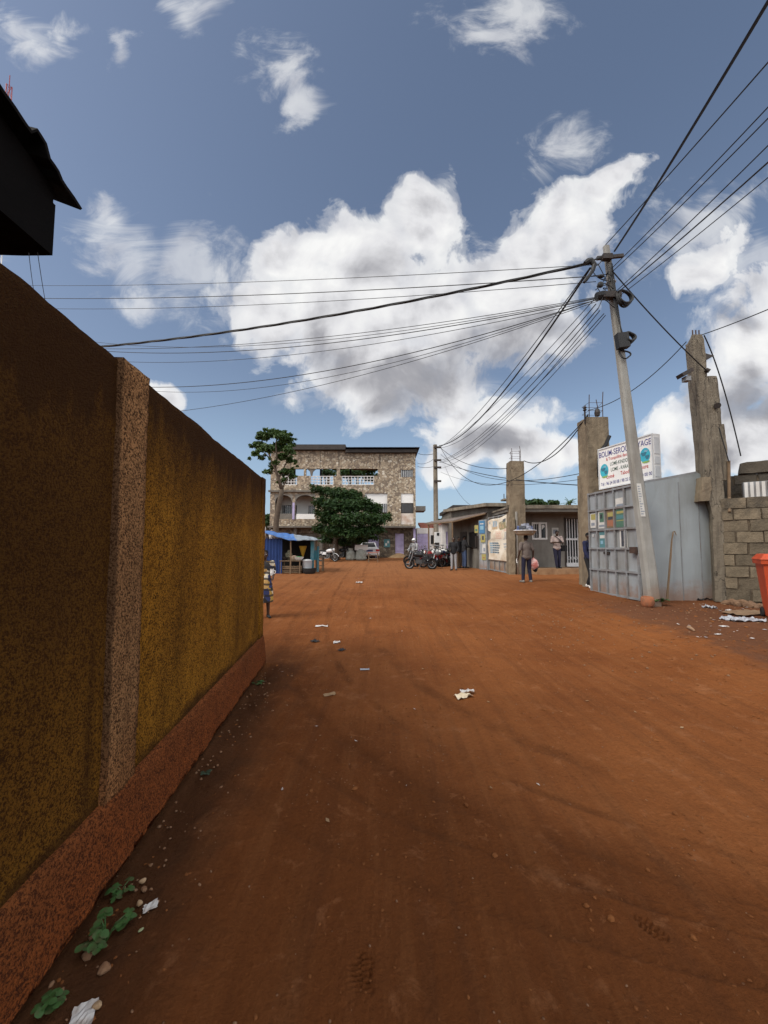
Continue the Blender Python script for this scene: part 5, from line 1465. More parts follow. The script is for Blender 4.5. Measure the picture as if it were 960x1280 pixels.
cable('overhead_wire', 'black wire from the leaning pole down to the cracked pillar', P(765, 338, YP - .1), P(884, 464, Y4 - .06), 1, .08, .014, GR)
cable('overhead_wire', 'wire from the sign pillar up across to the cracked pillar top', P(735, 513, Y2), P(858, 427, Y4), 1, .3, .011, GR)
cable('overhead_wire', 'wire from the cracked pillar top out to the right', P(876, 419, Y4 + .1), P(962, 386, 7.5), .4, .1, .011, GR)
cable('hanging_wire', 'black wire hanging from the cracked pillar onto the block wall', P(880, 419, Y4), P(926, 570, 9.6), 1, -.35, .014)
cable('hanging_wire', 'thin wire hanging beside the second shaft of the cracked pillar', P(899, 535, Y4), P(911, 577, Y4), 1, .0, .012)
a = P(911, 576, 9.05); tag(MB().tube([a, P(911.5, 622, 9.05), P(912, 640, 8.9)], [.03, .033, .03], 8).build('conduit_pipe', M_wood, origin=a), 'thin grey pipe standing at the end of the block wall', 'pipe')
for k, (a_, b_, Ya, Yb, sg_, r_, lab) in enumerate([
    ((551, 560), (640, 585), YD, Y1, .5, .016, 'wire from the distant pole to the banner pillar'),
    ((551, 568), (734, 590), YD, Y2 + .3, .9, .012, 'upper wire from the distant pole to the sign pillar'),
    ((551, 577), (734, 607), YD, Y3, .3, .017, 'dark lower wire from the distant pole to the slim post'),
    ((551, 560), (735, 520), YD, Y2, 2.4, .016, 'deeply sagging wire rising to the sign pillar'),
    ((655, 576), (735, 518), Y1, Y2, .6, .018, 'dark wire sagging between the two gate pillars'),
    ((556, 582), (592, 633.5), YD, 22.3, .5, .009, 'thin wire dropping to the shop roof'),
    ((551, 590), (734, 598), YD, Y2 + .3, .5, .009, 'thin wire nearly level from the distant pole to the sign pillar'),
    ((523, 567), (543, 567), YB, YD, .1, .02, 'wire from the stone house roof to the distant pole'),
    ((522, 579), (543, 573), YB, YD, .2, .014, 'wire rising from the stone house wall to the distant pole'),
    ((522, 583), (543, 583), YB, YD, .1, .016, 'lowest wire from the stone house to the distant pole')]):
    cable('overhead_wire', lab, P(a_[0], a_[1], Ya), P(b_[0], b_[1], Yb), 1, sg_, r_, 'wires round the gate and the distant pole')
for k, (a_, b_, lab) in enumerate([((36, 316), (42, 362), 'left one of two hair-thin wires below the dark roof corner'), ((47, 316), (58, 384), 'right one of two hair-thin wires below the dark roof corner')]):
    cable('hanging_wire', lab, P(a_[0], a_[1], 2.5), P(b_[0], b_[1], 3.4), .5, .05, .0022)

# ------------------------------------------------------------------ lattice mast far on the left
mp_ = P(11.5, 108, 30); mast = thing('radio_mast', 'red and white lattice mast tip above the dark roof', 'mast', (mp_.x, 30, .3))
M_mred = simple('mast_red', (.35, .06, .06), None, 2, .6)
mh = mp_.z - .3
def mast_seg(z0, z1, mat):
    mb = MB()
    wA = lambda z: .20 + .1 * (1 - z / mh)
    n = max(1, int((z1 - z0) / .9))
    for k in range(n):
        a, b_ = z0 + (z1 - z0) * k / n, z0 + (z1 - z0) * (k + 1) / n
        ca = [Vector((mp_.x + wA(a) * math.cos(q), 30 + wA(a) * math.sin(q), .3 + a)) for q in (0.3, 2.39, 4.49)]
        cb = [Vector((mp_.x + wA(b_) * math.cos(q), 30 + wA(b_) * math.sin(q), .3 + b_)) for q in (0.3, 2.39, 4.49)]
        for i in range(3):
            mb.tube([ca[i], cb[i]], .035, 5); mb.tube([ca[i], cb[(i + 1) % 3]], .02, 4); mb.tube([cb[i], cb[(i + 1) % 3]], .02, 4)
    mb.build('lattice', mat, mast)
for k in range(9): mast_seg(mh * k / 9, mh * (k + 1) / 9, M_mred if k % 2 == 0 else M_whitep)
MB().tube([(mp_.x, 30, mh), (mp_.x, 30, mh + 1.3)], .03, 6).build('antenna', M_mred, mast)
# ------------------------------------------------------------------ trees
def leaf_mat(name, c1, c2):
    m, t, b = new_mat(name)
    g = t.n('ShaderNodeNewGeometry')
    col = t.mix(g.outputs['Random Per Island'], c1, c2)
    t.l(col, b.inputs['Base Color']); b.inputs['Roughness'].default_value = .55; b.inputs['Specular IOR Level'].default_value = .3
    tr = t.n('ShaderNodeBsdfTranslucent'); t.l(t.mix(.5, col, (.10, .16, .02)), tr.inputs[0])
    mx = t.n('ShaderNodeMixShader'); mx.inputs[0].default_value = .22
    o = t.nt.nodes['Material Output']; t.l(b.outputs[0], mx.inputs[1]); t.l(tr.outputs[0], mx.inputs[2]); t.l(mx.outputs[0], o.inputs[0])
    return m
M_leaf = leaf_mat('dark_green_leaves', (.030, .062, .016), (.062, .105, .026)); M_leaf2 = leaf_mat('deep_green_leaves', (.016, .040, .012), (.040, .080, .022)); M_leaf3 = leaf_mat('fresh_green_leaves', (.06, .13, .03), (.09, .18, .05))
M_bark = simple('grey_brown_bark', (.10, .075, .055), (.06, .045, .033), 5, .95, .6, 25)
def leaves(clumps, n, size, seed, flat=.5):
    """leaf faces spread through the volume of each clump (centre, radii)"""
    rnd = random.Random(seed); vs, fs = [], []
    tot = sum(c[1][0] * c[1][1] * c[1][2] for c in clumps)
    for c, r in clumps:
        k = max(12, int(n * (r[0] * r[1] * r[2]) / tot))
        for _ in range(k):
            d = Vector((rnd.gauss(0, 1), rnd.gauss(0, 1), rnd.gauss(0, 1))).normalized() * (rnd.random() ** .45) * (1.25 if rnd.random() < .12 else 1)
            p = Vector(c) + Vector((d.x * r[0], d.y * r[1], d.z * r[2]))
            nrm = Vector((d.x * .6 + rnd.gauss(0, .5), d.y * .6 + rnd.gauss(0, .5), flat + d.z * .5 + rnd.gauss(0, .4))).normalized()
            a = nrm.cross(Vector((rnd.gauss(0, 1), rnd.gauss(0, 1), rnd.gauss(0, 1)))).normalized(); b_ = nrm.cross(a)
            s = size * rnd.uniform(.6, 1.3); i = len(vs)
            vs += [p - a * s, p - b_ * s * .42 + nrm * s * .08, p + a * s, p + b_ * s * .42 + nrm * s * .08]
            fs.append((i, i + 1, i + 2, i + 3))
    return vs, fs
def tree(name, label, base, limbs, clumps, n, size, mat, seed, group=None, flat=.5):
    r = thing(name, label, 'tree', base, 0, group)
    mb = MB()
    for pts, r0, r1 in limbs:
        k = len(pts); mb.tube(pts, [r0 + (r1 - r0) * i / (k - 1) for i in range(k)], 9)
    mb.jitter(.03, 3, seed).build('trunk', M_bark, r, smooth_=True)
    vs, fs = leaves(clumps, n, size, seed, flat)
    mesh_np('crown', vs, fs, mat, r)
    return r
# tall thin tree
YT = 27.5
TP = lambda px_, py_, dy=0: P(px_, py_, YT + dy)
tb = TP(345, 690); tb.z = ground_z(tb.x, YT) - .1
limbs = [([tb, TP(345, 670), TP(345, 655), TP(347, 640), TP(350, 625), TP(352.5, 612)], .24, .15), ([TP(352.5, 612), TP(348, 598), TP(344, 586), TP(339, 575), TP(334, 562)], .14, .05),
         ([TP(344, 586), TP(346, 572), TP(345, 558), TP(346, 545)], .08, .03), ([TP(348, 598), TP(353, 588, .5), TP(358, 578, .8), TP(361, 566, 1)], .07, .025), ([TP(352, 612), TP(358, 600), TP(362, 592)], .06, .02), ([TP(339, 575), TP(330, 566), TP(322, 560)], .05, .02), ([TP(345, 590), TP(340, 588), TP(336, 588)], .04, .02), ([TP(351, 620), TP(354, 617), TP(357, 616)], .05, .02)]
def ck(pxs, Y, TPf): return [(TPf(a, b_, dy), (rx / 480 * Y, (rx + rz) * .5 / 480 * Y, rz / 480 * Y)) for (a, b_, dy, rx, rz) in pxs]
cl = ck([(330, 545, 0, 9, 7), (341, 541, .6, 9, 7), (352, 546, -.4, 10, 7), (361, 550, .2, 8, 6), (322, 556, .3, 8, 6), (334, 560, -.8, 10, 7), (348, 558, .5, 10, 8), (360, 562, -.5, 8, 6), (366, 556, .2, 5, 4), (318, 567, .2, 5, 5), (352, 571, .4, 8, 6), (362, 575, .6, 6, 5), (327, 572, 0, 5, 4), (345, 578, -.6, 5, 4),
          (358, 589, .3, 7, 5), (364, 595, .5, 5, 5), (355, 600, .2, 5, 4), (336, 590, 0, 5, 4), (340, 585, .3, 4, 3), (366, 586, .2, 3, 3), (332, 537, 0, 4, 3), (355, 540, 0, 4, 3)], YT, TP)
cl = [(c, (r[0] * .8, r[1] * .8, r[2] * .72)) for c, r in cl] + [(c + Vector((random.uniform(-.5, .5), random.uniform(-.3, .3), random.uniform(-.4, .4))), (r[0] * .5, r[1] * .5, r[2] * .35)) for c, r in cl for _ in (0, 1)]
tree('tall_tree', 'tall thin tree with a bent trunk standing behind the blue stall', tb, limbs, cl, 5600, .15, M_leaf, 3)
# wide bushy tree
YT2 = 30.5
TQ = lambda px_, py_, dy=0: P(px_, py_, YT2 + dy)
tb = TQ(421, 697); tb.z = ground_z(tb.x, YT2) - .1
limbs = [([tb, TQ(420, 688), TQ(419, 678), TQ(421, 668)], .28, .2), ([TQ(421, 668), TQ(412, 655, -.4), TQ(406, 640, -.6), TQ(404, 622, -.5)], .15, .04), ([TQ(421, 668), TQ(430, 652, .4), TQ(440, 636, .6), TQ(446, 622, .6)], .16, .04), ([TQ(424, 662), TQ(442, 654, -.5), TQ(460, 648, -.8), TQ(478, 646, -.8)], .13, .03), ([TQ(418, 680), TQ(408, 672, .5), TQ(400, 662, .6)], .1, .03)]
cl = ck([(396, 612, 0, 9, 5), (408, 615, .5, 12, 7), (424, 617, -.6, 14, 8), (440, 619, .5, 14, 8), (402, 628, -.5, 12, 8), (418, 632, -1.3, 15, 9), (436, 633, -1.2, 16, 9), (454, 630, 0, 14, 9), (468, 636, .5, 11, 8), (410, 646, -1, 14, 9), (430, 650, -1.6, 17, 9), (450, 648, -1.4, 16, 9), (468, 650, -.6, 14, 8), (481, 647, 0, 9, 6), (487, 643, .3, 4, 3), (400, 660, 0, 11, 7),
          (418, 664, -1.2, 14, 8), (438, 666, -1.4, 15, 8), (456, 664, -1, 15, 8), (472, 662, -.3, 10, 6), (408, 674, .2, 11, 6), (430, 677, .4, 12, 6), (450, 675, -.2, 12, 5), (468, 672, .2, 9, 4), (391, 608, 0, 5, 3), (398, 640, .3, 7, 5)], YT2, TQ)
tree('bushy_tree', 'wide dark bushy tree in front of the stone house', tb, limbs, cl, 17000, .145, M_leaf2, 5, flat=.9)
# trees farther off
def far_tree(name, label, px_, py_, w, h, Y, seed, n=1600, size=.3, mat=M_leaf2):
    rnd = random.Random(seed)
    c = P(px_, py_, Y); base = Vector((c.x, Y, .5)); k = Y / 480
    cl = [(c + Vector((rnd.uniform(-w, w) * .6 * k, rnd.uniform(-1.5, 1.5), rnd.uniform(-h, h) * .6 * k)), (w * k * rnd.uniform(.35, .55), w * k * .45, h * k * rnd.uniform(.35, .55))) for _ in range(9)]
    limbs = [([base, base * .5 + c * .5, c], .3, .14)] + [([base * .4 + c * .6, q[0]], .1, .04) for q in cl[:5]]
    return tree(name, label, base, limbs, cl, n, size, mat, seed, 'trees beyond the houses')
far_tree('far_tree', 'dark round tree seen through the open terrace of the stone house', 447, 590, 34, 11, 48, 1, 3800, .26)
far_tree('far_tree', 'small tree top seen through the arch of the stone house terrace', 411, 592, 9, 6, 47, 11, 700, .22)
far_tree('far_tree', 'larger green tree above the office roof beside the banner pillar', 667, 630, 14, 8, 34, 2, 2200, .22)
far_tree('far_tree', 'low tree tops right of the larger tree above the office roof', 685, 632, 9, 5, 36, 3, 1200, .22)
far_tree('far_tree', 'low tree behind the distant utility pole and the lean-to roof', 556, 654, 12, 7, 42, 4, 1200, .25)
far_tree('far_tree', 'tree at the left edge of the stone house behind the stall', 334, 655, 10, 12, 44, 6, 1500, .25)
# palm
pc = P(712, 629, 34)
pr2 = thing('palm_tree', 'small spiky palm top above the office roof near the sign pillar', 'palm tree', (pc.x, 34, .5))
MB().tube([(pc.x, 34, .5), (pc.x, 34, pc.z)], [.2, .13], 8).build('trunk', M_bark, pr2)
rnd = random.Random(2); vs, fs = [], []
for k in range(16):
    a = rnd.uniform(0, 6.28); el = rnd.uniform(-.3, 1.2); L = rnd.uniform(.6, .95)
    dirv = Vector((math.cos(a) * math.cos(el), math.sin(a) * math.cos(el), math.sin(el))); prev = Vector(pc)
    for s in range(6):
        p = pc + dirv * L * (s + 1) / 6 - Vector((0, 0, .28 * ((s + 1) / 6) ** 2)); 
        side = dirv.cross(Vector((0, 0, 1))).normalized()
        for sgn in (-1, 1):
            i = len(vs); tip = p + side * sgn * .22 * (1.1 - s / 7) - Vector((0, 0, .06)); vs += [prev, p, tip]; fs.append((i, i + 1, i + 2))
        prev = p
mesh_np('fronds', vs, fs, M_leaf, pr2)

# ------------------------------------------------------------------ stall with the blue sheet
st0 = G(352, 717); YS = st0.y
stall = thing('market_stall', 'street stall with a blue sheet roof and blue side at the left', 'stall', (P(365, 715, YS).x, YS, ground_z(-5, YS)))
M_tarp = simple('blue_tarpaulin', (.055, .16, .42), (.035, .105, .30), 3, .6, .15, 12, dirt=(.22, .28, .34), dirt_amt=.45)
M_tarp2 = simple('faded_tarpaulin', (.26, .30, .34), (.17, .19, .21), 4, .6, .1)
M_blue = simple('shaded_blue_sheet', (.009, .034, .14), (.007, .024, .095), 3, .6, .1, 15)  # side under the roof, its shade put into the blue itself
Yb = YS + 2.6
mb = MB(); n_ = 16; m_ = 6
def rpt(i, j):
    u, v = i / n_, j / m_
    a = P(326 + (363 - 326) * min(1, u / .45), 664.0 + (675.5 - 664) * min(1, u / .45), YS - .3) if u <= .45 else P(363 + (402 - 363) * (u - .45) / .55, 675.5 - 1.0 * (u - .45) / .55, YS - .3 + 1.0 * (u - .45))
    b_ = P(330 + (395 - 330) * u, 663 + 9 * u, Yb)
    p = a * (1 - v) + b_ * v
    return p + Vector((0, 0, .05 * noise.noise(Vector((i * .7, j * .9, 1))) - .06 * math.sin(v * math.pi) + (.02 if i % 2 else 0)))
vg = [[mb.bm.verts.new(rpt(i, j)) for i in range(n_ + 1)] for j in range(m_ + 1)]
for j in range(m_):
    for i in range(n_):
        mb.mat(M_tarp if i < 9 else M_tarp2); mb.face([vg[j][i], vg[j][i + 1], vg[j + 1][i + 1], vg[j + 1][i]])
o = mb.build('roof_sheet', None, stall); md = o.modifiers.new('t', 'SOLIDIFY'); md.thickness = .03
mb = MB(); k_ = 18
a0, a1 = P(318, 716, YS), P(352, 716, YS); zb = ground_z(a0.x, YS) - .05
for i in range(k_): 
    xa, xb2 = a0.x + (a1.x - a0.x) * i / k_, a0.x + (a1.x - a0.x) * (i + 1) / k_; dy = .03 * (i % 2)
    mb.poly([(xa, YS + dy, zb), (xb2, YS + .03 - dy, zb), (xb2, YS + .03 - dy, P(350, 676, YS).z), (xa, YS + dy, P(350, 671, YS).z)])
o = mb.build('blue_side', M_blue, stall); md = o.modifiers.new('t', 'SOLIDIFY'); md.thickness = .02
for px_, Yp, top in ((363, YS - .1, 676), (395, YS + .9, 675.5), (354, Yb, 672), (390, Yb, 672)):
    c = P(px_, 700, Yp); z = ground_z(c.x, Yp); MB().tube([(c.x, Yp, z - .1), (c.x + .02, Yp, z + 1), (c.x, Yp, P(px_, top, Yp).z)], .035, 7).build('post', M_wood, stall)
mb = MB(); xa = P(328, 700, Yb).x; xb2 = P(395, 700, Yb).x
xb2 = P(388, 700, YS + 1.5).x; mb.ab((xa, YS + 1.5, ground_z(xa, Yb) - .1), (xb2, YS + 1.56, P(360, 673.5, YS + 1.5).z)); mb.build('shade_board', simple('interior_shade', (.012, .010, .009), (.008, .007, .006), 4, .95), stall)  # black sheet added to stand in for the shade inside the stall
# teal boards on the right of it
M_tealp = simple('teal_paint', (.04, .17, .21), (.03, .12, .16), 4, .6, .1, dirt=(.3, .34, .34), dirt_amt=.5)
mb = None
Yt = YS + .5
for px0, px1, py0, py1, dy in ((388, 392.5, 676, 714, 0), (396, 398.5, 683, 712, .35)):
    a, b_ = P(px0, py1, Yt + dy), P(px1, py0, Yt + dy)
    MB().ab((a.x, Yt + dy, ground_z(a.x, Yt) - .05), (b_.x, Yt + dy + .12, b_.z)).build('teal_post', M_tealp, stall, bevel=.01)
a, b_ = P(392.7, 700, Yt + .2), P(395.8, 688, Yt + .2); MB().ab((a.x, Yt + .2, a.z), (b_.x, Yt + .24, b_.z)).build('shelf_side', M_tealp, stall)
# tables and goods
def table(name, label, px0, px1, Y, h, d=.7, group=None, mat=M_wood):
    a, b_ = P(px0, 700, Y), P(px1, 700, Y); z = ground_z((a.x + b_.x) / 2, Y)
    r = thing(name, label, 'table', ((a.x + b_.x) / 2, Y, z), 0, group)
    MB().ab((a.x, Y - d / 2, z + h - .04), (b_.x, Y + d / 2, z + h)).build('top', mat, r, bevel=.005)
    for x_ in (a.x + .05, b_.x - .05):
        for y_ in (Y - d / 2 + .05, Y + d / 2 - .05):
            MB().ab((x_ - .025, y_ - .025, z - .05), (x_ + .025, y_ + .025, z + h - .041)).build('leg', mat, r)
    MB().ab((a.x + .08, Y - d / 2 + .035, z + h * .35), (b_.x - .08, Y - d / 2 + .065, z + h * .35 + .05)).build('stretcher', mat, r)
    return r, z + h
_, zt = table('stall_table', 'low rough wooden table under the blue sheet roof', 352, 378, YS + .4, .62, .8, 'stall tables')
table('stall_table', 'narrow wooden stand right of the teal posts', 396, 405, YS + 1.3, .75, .5, 'stall tables')
def on_table(px_, dy=0): c = P(px_, 700, YS + .4 + dy); return Vector((c.x, YS + .4 + dy, zt))
M_goods = simple('dark_goods', (.05, .04, .035), (.03, .025, .022), 9, .7)
def bowl(name, label, c, r, h, mat, group=None, cat='bowl', fill=None):
    t_ = thing(name, label, cat, c, 0, group)
    MB().lathe([(r * .6, 0), (r * .85, h * .5), (r, h), (r * 1.03, h + .01), (r * .9, h * .9), (r * .5, h * .3)], c, 14).build('bowl', mat, t_, smooth_=True)
    if fill: MB().ball(Vector(c) + Vector((0, 0, h * .75)), (r * .85, r * .85, h * .5), 10, 6).jitter(.03, 9).build('contents', fill, t_)
    return t_
bowl('basin', 'green topped basin on the stall table', on_table(373, -.1), .26, .16, M_whitep, 'basins at the stall', 'basin', simple('green_vegetables', (.07, .35, .12), (.10, .45, .18), 8, .6))
bowl('basin', 'pale basin heaped with goods by the stall post', on_table(367, -.15), .2, .2, simple('beige_enamel', (.5, .42, .32), None, 3, .5), 'basins at the stall', 'basin', simple('pinkish_goods', (.5, .36, .28), (.4, .25, .18), 9, .8))
bowl('basin', 'dark bowl at the left end of the stall table', on_table(355, -.1), .2, .14, M_goods, 'basins at the stall', 'basin', M_goods)
c = on_table(361, .1); tag(MB().lathe([(.12, 0), (.17, .15), (.18, .3), (.08, .42), (.06, .5)], c, 12).jitter(.02, 6).build('bundle', simple('olive_sack', (.22, .21, .14), (.14, .13, .09), 6, .9), origin=c), 'olive tied sack standing on the stall table behind the post', 'sack')
c = on_table(378.5, .55) + Vector((0, 0, .12)); tag(MB().lathe([(.015, 0), (.03, .02), (.2, .58), (.19, .59), (.02, .04)], c, 14).build('yellow_funnel', simple('yellow_plastic', (.45, .26, .03), None, 3, .4), origin=c), 'tall yellow funnel standing point down among the stall goods', 'funnel')
gpos = Vector((P(384, 707, YS + .4).x, YS + .4, 0)); gpos.z = ground_z(gpos.x, gpos.y)
tb_ = thing('white_tub', 'tall white tub standing on the ground beside the teal posts', 'tub', gpos)
MB().lathe([(.20, 0), (.22, .15), (.25, .60), (.27, .62), (.23, .62), (.20, .1)], gpos, 16).build('tub', simple('grey_white_plastic', (.48, .49, .5), (.40, .41, .42), 3, .5), tb_, smooth_=True)
MB().ball(gpos + Vector((0, 0, .62)), (.22, .22, .05)).build('lid', M_whitep, tb_)
gpos = Vector((P(387, 712, YS + .1).x, YS + .1, 0)); gpos.z = ground_z(gpos.x, gpos.y)
tag(MB().lathe([(.26, 0), (.3, .1), (.33, .26), (.30, .26), (.22, .05)], gpos, 16).build('black_basin', M_rub, origin=gpos), 'black rubber basin on the ground below the teal posts', 'basin', 'basins at the stall')
for k, (px_, dy, h, lab) in enumerate(((357, -.05, .4, 'dark crate on the ground under the left of the stall table'), (371, 0, .36, 'dark crate on the ground under the right of the stall table'))):
    c = Vector((P(px_, 710, YS + .35).x, YS + .35 + dy, 0)); c.z = ground_z(c.x, c.y)
    r = thing('crate', lab, 'crate', c, .1 * k, 'crates under the stall table'); mb = MB()
    for j in range(4):
        for s_ in (-.2, .2): mb.box(c + Vector((0, s_, .05 + j * .09)), (.55, .02, .07)); mb.box(c + Vector((s_ * 1.35, 0, .05 + j * .09)), (.02, .38, .07))
    mb.box(c + Vector((0, 0, .02)), (.5, .36, .02)); mb.build('slats', M_wood, r)
    MB().ball(c + Vector((0, 0, .2)), (.24, .17, .17)).jitter(.03, 9).build('contents', M_goods, r)

# ------------------------------------------------------------------ motorbikes
M_tyre = simple('tyre_rubber', (.015, .015, .015), None, 8, .85); M_alloy = simple('bright_alloy', (.3, .3, .3), None, 5, .35, metal=.8); M_engine = simple('engine_metal', (.10, .10, .10), (.05, .05, .05), 9, .5, metal=.5)
M_mblack = simple('black_gloss', (.015, .015, .017), None, 3, .3, spec=.5); M_mred2 = simple('red_gloss', (.30, .02, .02), None, 3, .3, spec=.5); M_mblue = simple('navy_gloss', (.02, .03, .10), None, 3, .3, spec=.5); M_mwhite = simple('white_gloss', (.7, .7, .7), None, 3, .3, spec=.5)
M_seat = simple('seat_vinyl', (.018, .016, .016), None, 4, .6); M_lens = simple('headlamp_glass', (.75, .75, .72), None, 2, .15, spec=.6); M_tail = simple('tail_red', (.45, .02, .015), None, 2, .3)
def motorbike(label, body, loc, rz):
    r = thing('motorbike', label, 'motorbike', loc, rz, 'motorbikes parked by the shop')
    def bl(mb, name, mat, par=r, **kw):
        mb.bm.transform(wm(r)); return mb.build(name, mat, par, **kw)
    for y_ in (-.62, .63):
        w_ = bl(MB().torus((0, y_, .29), .245, .05, Euler((0, R(90), 0)), 24, 8), 'wheel', M_tyre, smooth_=True)
        mb = MB().torus((0, y_, .29), .195, .014, Euler((0, R(90), 0)), 22, 5)
        for k in range(10):
            a = k * .628; mb.tube([(0.02 * (-1) ** k, y_ + .03 * math.cos(a), .29 + .03 * math.sin(a)), (0, y_ + .19 * math.cos(a), .29 + .19 * math.sin(a))], .006, 4)
        mb.tube([(-.05, y_, .29), (.05, y_, .29)], .05, 10); bl(mb, 'rim', M_alloy, w_)
    mb = MB().tube([(0, .42, .95), (0, .2, .72), (0, -.1, .60), (0, -.62, .29)], .028, 7).tube([(0, .36, .82), (0, .18, .40), (0, -.15, .34), (0, -.2, .6)], .026, 7)
    for s_ in (-.1, .1): mb.tube([(s_, -.62, .29), (s_, -.15, .42)], .022, 6); mb.tube([(s_ * 1.2, -.60, .32), (s_ * 1.2, -.42, .70)], .028, 7)
    bl(mb, 'frame', M_mblack)
    mb = MB().box((0, .08, .42), (.24, .34, .22)).box((0, .14, .56), (.17, .16, .2), rx=.3)
    for k in range(5): mb.box((0, .145, .50 + k * .035), (.22, .2, .012), rx=.3)
    mb.ball((.13, .02, .38), (.04, .1, .1)); bl(mb, 'engine', M_engine)
    mb = MB().lathe([(.02, -.30), (.10, -.24), (.145, -.05), (.15, .12), (.11, .24), (.03, .29)], (0, .12, .80), 14, Euler((R(-84), 0, 0))); bl(mb, 'fuel_tank', body, smooth_=True)
    mb = MB().hexa([(-.12, -.72, .76), (.12, -.72, .76), (.11, -.12, .72), (-.11, -.12, .72)], [(-.11, -.70, .86), (.11, -.70, .86), (.10, -.12, .81), (-.10, -.12, .81)]); bl(mb, 'seat', M_seat, bevel=.03, seg=2)
    mb = MB().hexa([(-.13, -.5, .52), (.13, -.5, .52), (.12, -.12, .52), (-.12, -.12, .52)], [(-.12, -.62, .74), (.12, -.62, .74), (.11, -.1, .70), (-.11, -.1, .70)]); bl(mb, 'side_panel', body, bevel=.02)
    for s_ in (-.085, .085):
        mb = MB().tube([(s_, .63, .29), (s_, .50, .62), (s_, .40, .95)], .026, 8); bl(mb, 'fork', M_alloy)
    mb = MB().tube([(-.36, .24, 1.04), (-.2, .36, 1.02), (0, .40, .98), (.2, .36, 1.02), (.36, .24, 1.04)], .014, 6); hb = bl(mb, 'handlebar', M_alloy)
    for s_ in (-1, 1):
        bl(MB().tube([(s_ * .24, .335, 1.028), (s_ * .37, .235, 1.04)], .022, 7), 'grip', M_seat, hb)
        mb = MB().tube([(s_ * .25, .32, 1.03), (s_ * .31, .33, 1.2)], .008, 5).ball((s_ * .33, .33, 1.24), (.07, .015, .045)); bl(mb, 'mirror', M_alloy)
    h_ = bl(MB().lathe([(.03, -.1), (.10, -.02), (.105, .03), (.09, .045)], (0, .50, .90), 14, Euler((R(-90), 0, 0))), 'headlight', body)
    bl(MB().lathe([(.09, .046), (.07, .06), (.02, .068)], (0, .50, .90), 14, Euler((R(-90), 0, 0))), 'lens', M_lens, h_)
    def fend(y_, a0, a1, name):
        mb = MB(); pv = None
        for k in range(9):
            a = R(a0 + (a1 - a0) * k / 8); c = (y_ + .33 * math.cos(a), .29 + .33 * math.sin(a)); v = [mb.bm.verts.new((s_ * .07, c[0], c[1] - abs(s_) * .02)) for s_ in (-1, 0, 1)]
            if pv: mb.face([pv[0], pv[1], v[1], v[0]]); mb.face([pv[1], pv[2], v[2], v[1]])
            pv = v
        o = bl(mb, name, body); o.modifiers.new('t', 'SOLIDIFY').thickness = .008
    fend(.63, 20, 150, 'front_fender'); fend(-.62, 60, 175, 'rear_fender')
    bl(MB().tube([(.1, .2, .40), (.13, .12, .26), (.14, -.15, .25), (.15, -.75, .34)], [.02, .022, .04, .045], 8), 'exhaust_pipe', M_alloy)
    bl(MB().ball((0, -.80, .74), (.07, .04, .045)), 'tail_light', M_tail)
    bl(MB().box((0, -.90, .58), (.18, .01, .12), rx=-.3), 'number_plate', M_whitep)
    bl(MB().tube([(-.1, .0, .30), (-.24, .05, .01)], .012, 5), 'side_stand', M_engine)
    mb = MB().tube([(-.09, -.45, .82), (-.1, -.85, .84), (.1, -.85, .84), (.09, -.45, .82)], .012, 5); bl(mb, 'luggage_rack', M_alloy)
    return r
def bike_at(px_, py_, rz, label, body, proto=None):
    g = G(px_, py_)
    if proto is None: return motorbike(label, body, g, rz)
    r = copy_tree(proto); r.location = g; r.rotation_euler = (0, R(-4) * 0, rz); r['label'] = label
    for c in r.children:
        if c.name.split('.')[0] in ('fuel_tank', 'side_panel', 'headlight', 'front_fender', 'rear_fender'):
            c.data = c.data.copy(); c.data.materials[0] = body
    return r
pb = bike_at(526, 711.5, R(78), 'black motorbike at the left end of the row, side on to the road', M_mblack)
bike_at(541, 709.5, R(112), 'dark red motorbike second in the row by the shop', M_mred2, pb)
bike_at(549, 709, R(128), 'silver grey motorbike in the middle of the row by the shop', simple('silver_gloss', (.35, .36, .37), None, 3, .35), pb)
bike_at(556, 708, R(140), 'navy motorbike beside the man in grey trousers', M_mblue, pb)
bike_at(561, 706, R(150), 'black motorbike half hidden behind the navy one', M_mblack, pb)
for (pxb, pyb, rzb, bd, lb) in ((532, 708.5, 100, M_mblack, 'black motorbike pressed between the first and second of the row'), (545, 707, 118, M_mblack, 'black motorbike behind the dark red one'), (553, 706, 135, M_mblack, 'black motorbike tucked behind the silver grey one'), (558, 704.5, 150, M_mblue, 'navy motorbike farthest back in the row near the wall'), (522, 706.5, 84, M_mblack, 'dark motorbike just behind the rider with the white helmet'), (550, 703.5, 125, M_mblack, 'black motorbike at the back of the row')): bike_at(pxb, pyb, R(rzb), lb, bd, pb)
bike_at(537, 705.5, R(95), 'dark motorbike standing behind the front two of the row', M_mblack, pb)
w_ = bike_at(410, 702, R(-115), 'white motorbike parked between the stall and the bushy tree', M_mwhite, pb); w_['group'] = 'motorbikes by the tree'
w_ = bike_at(426, 700, R(-75), 'black motorbike in the shade under the bushy tree', M_mblack, pb); w_['group'] = 'motorbikes by the tree'

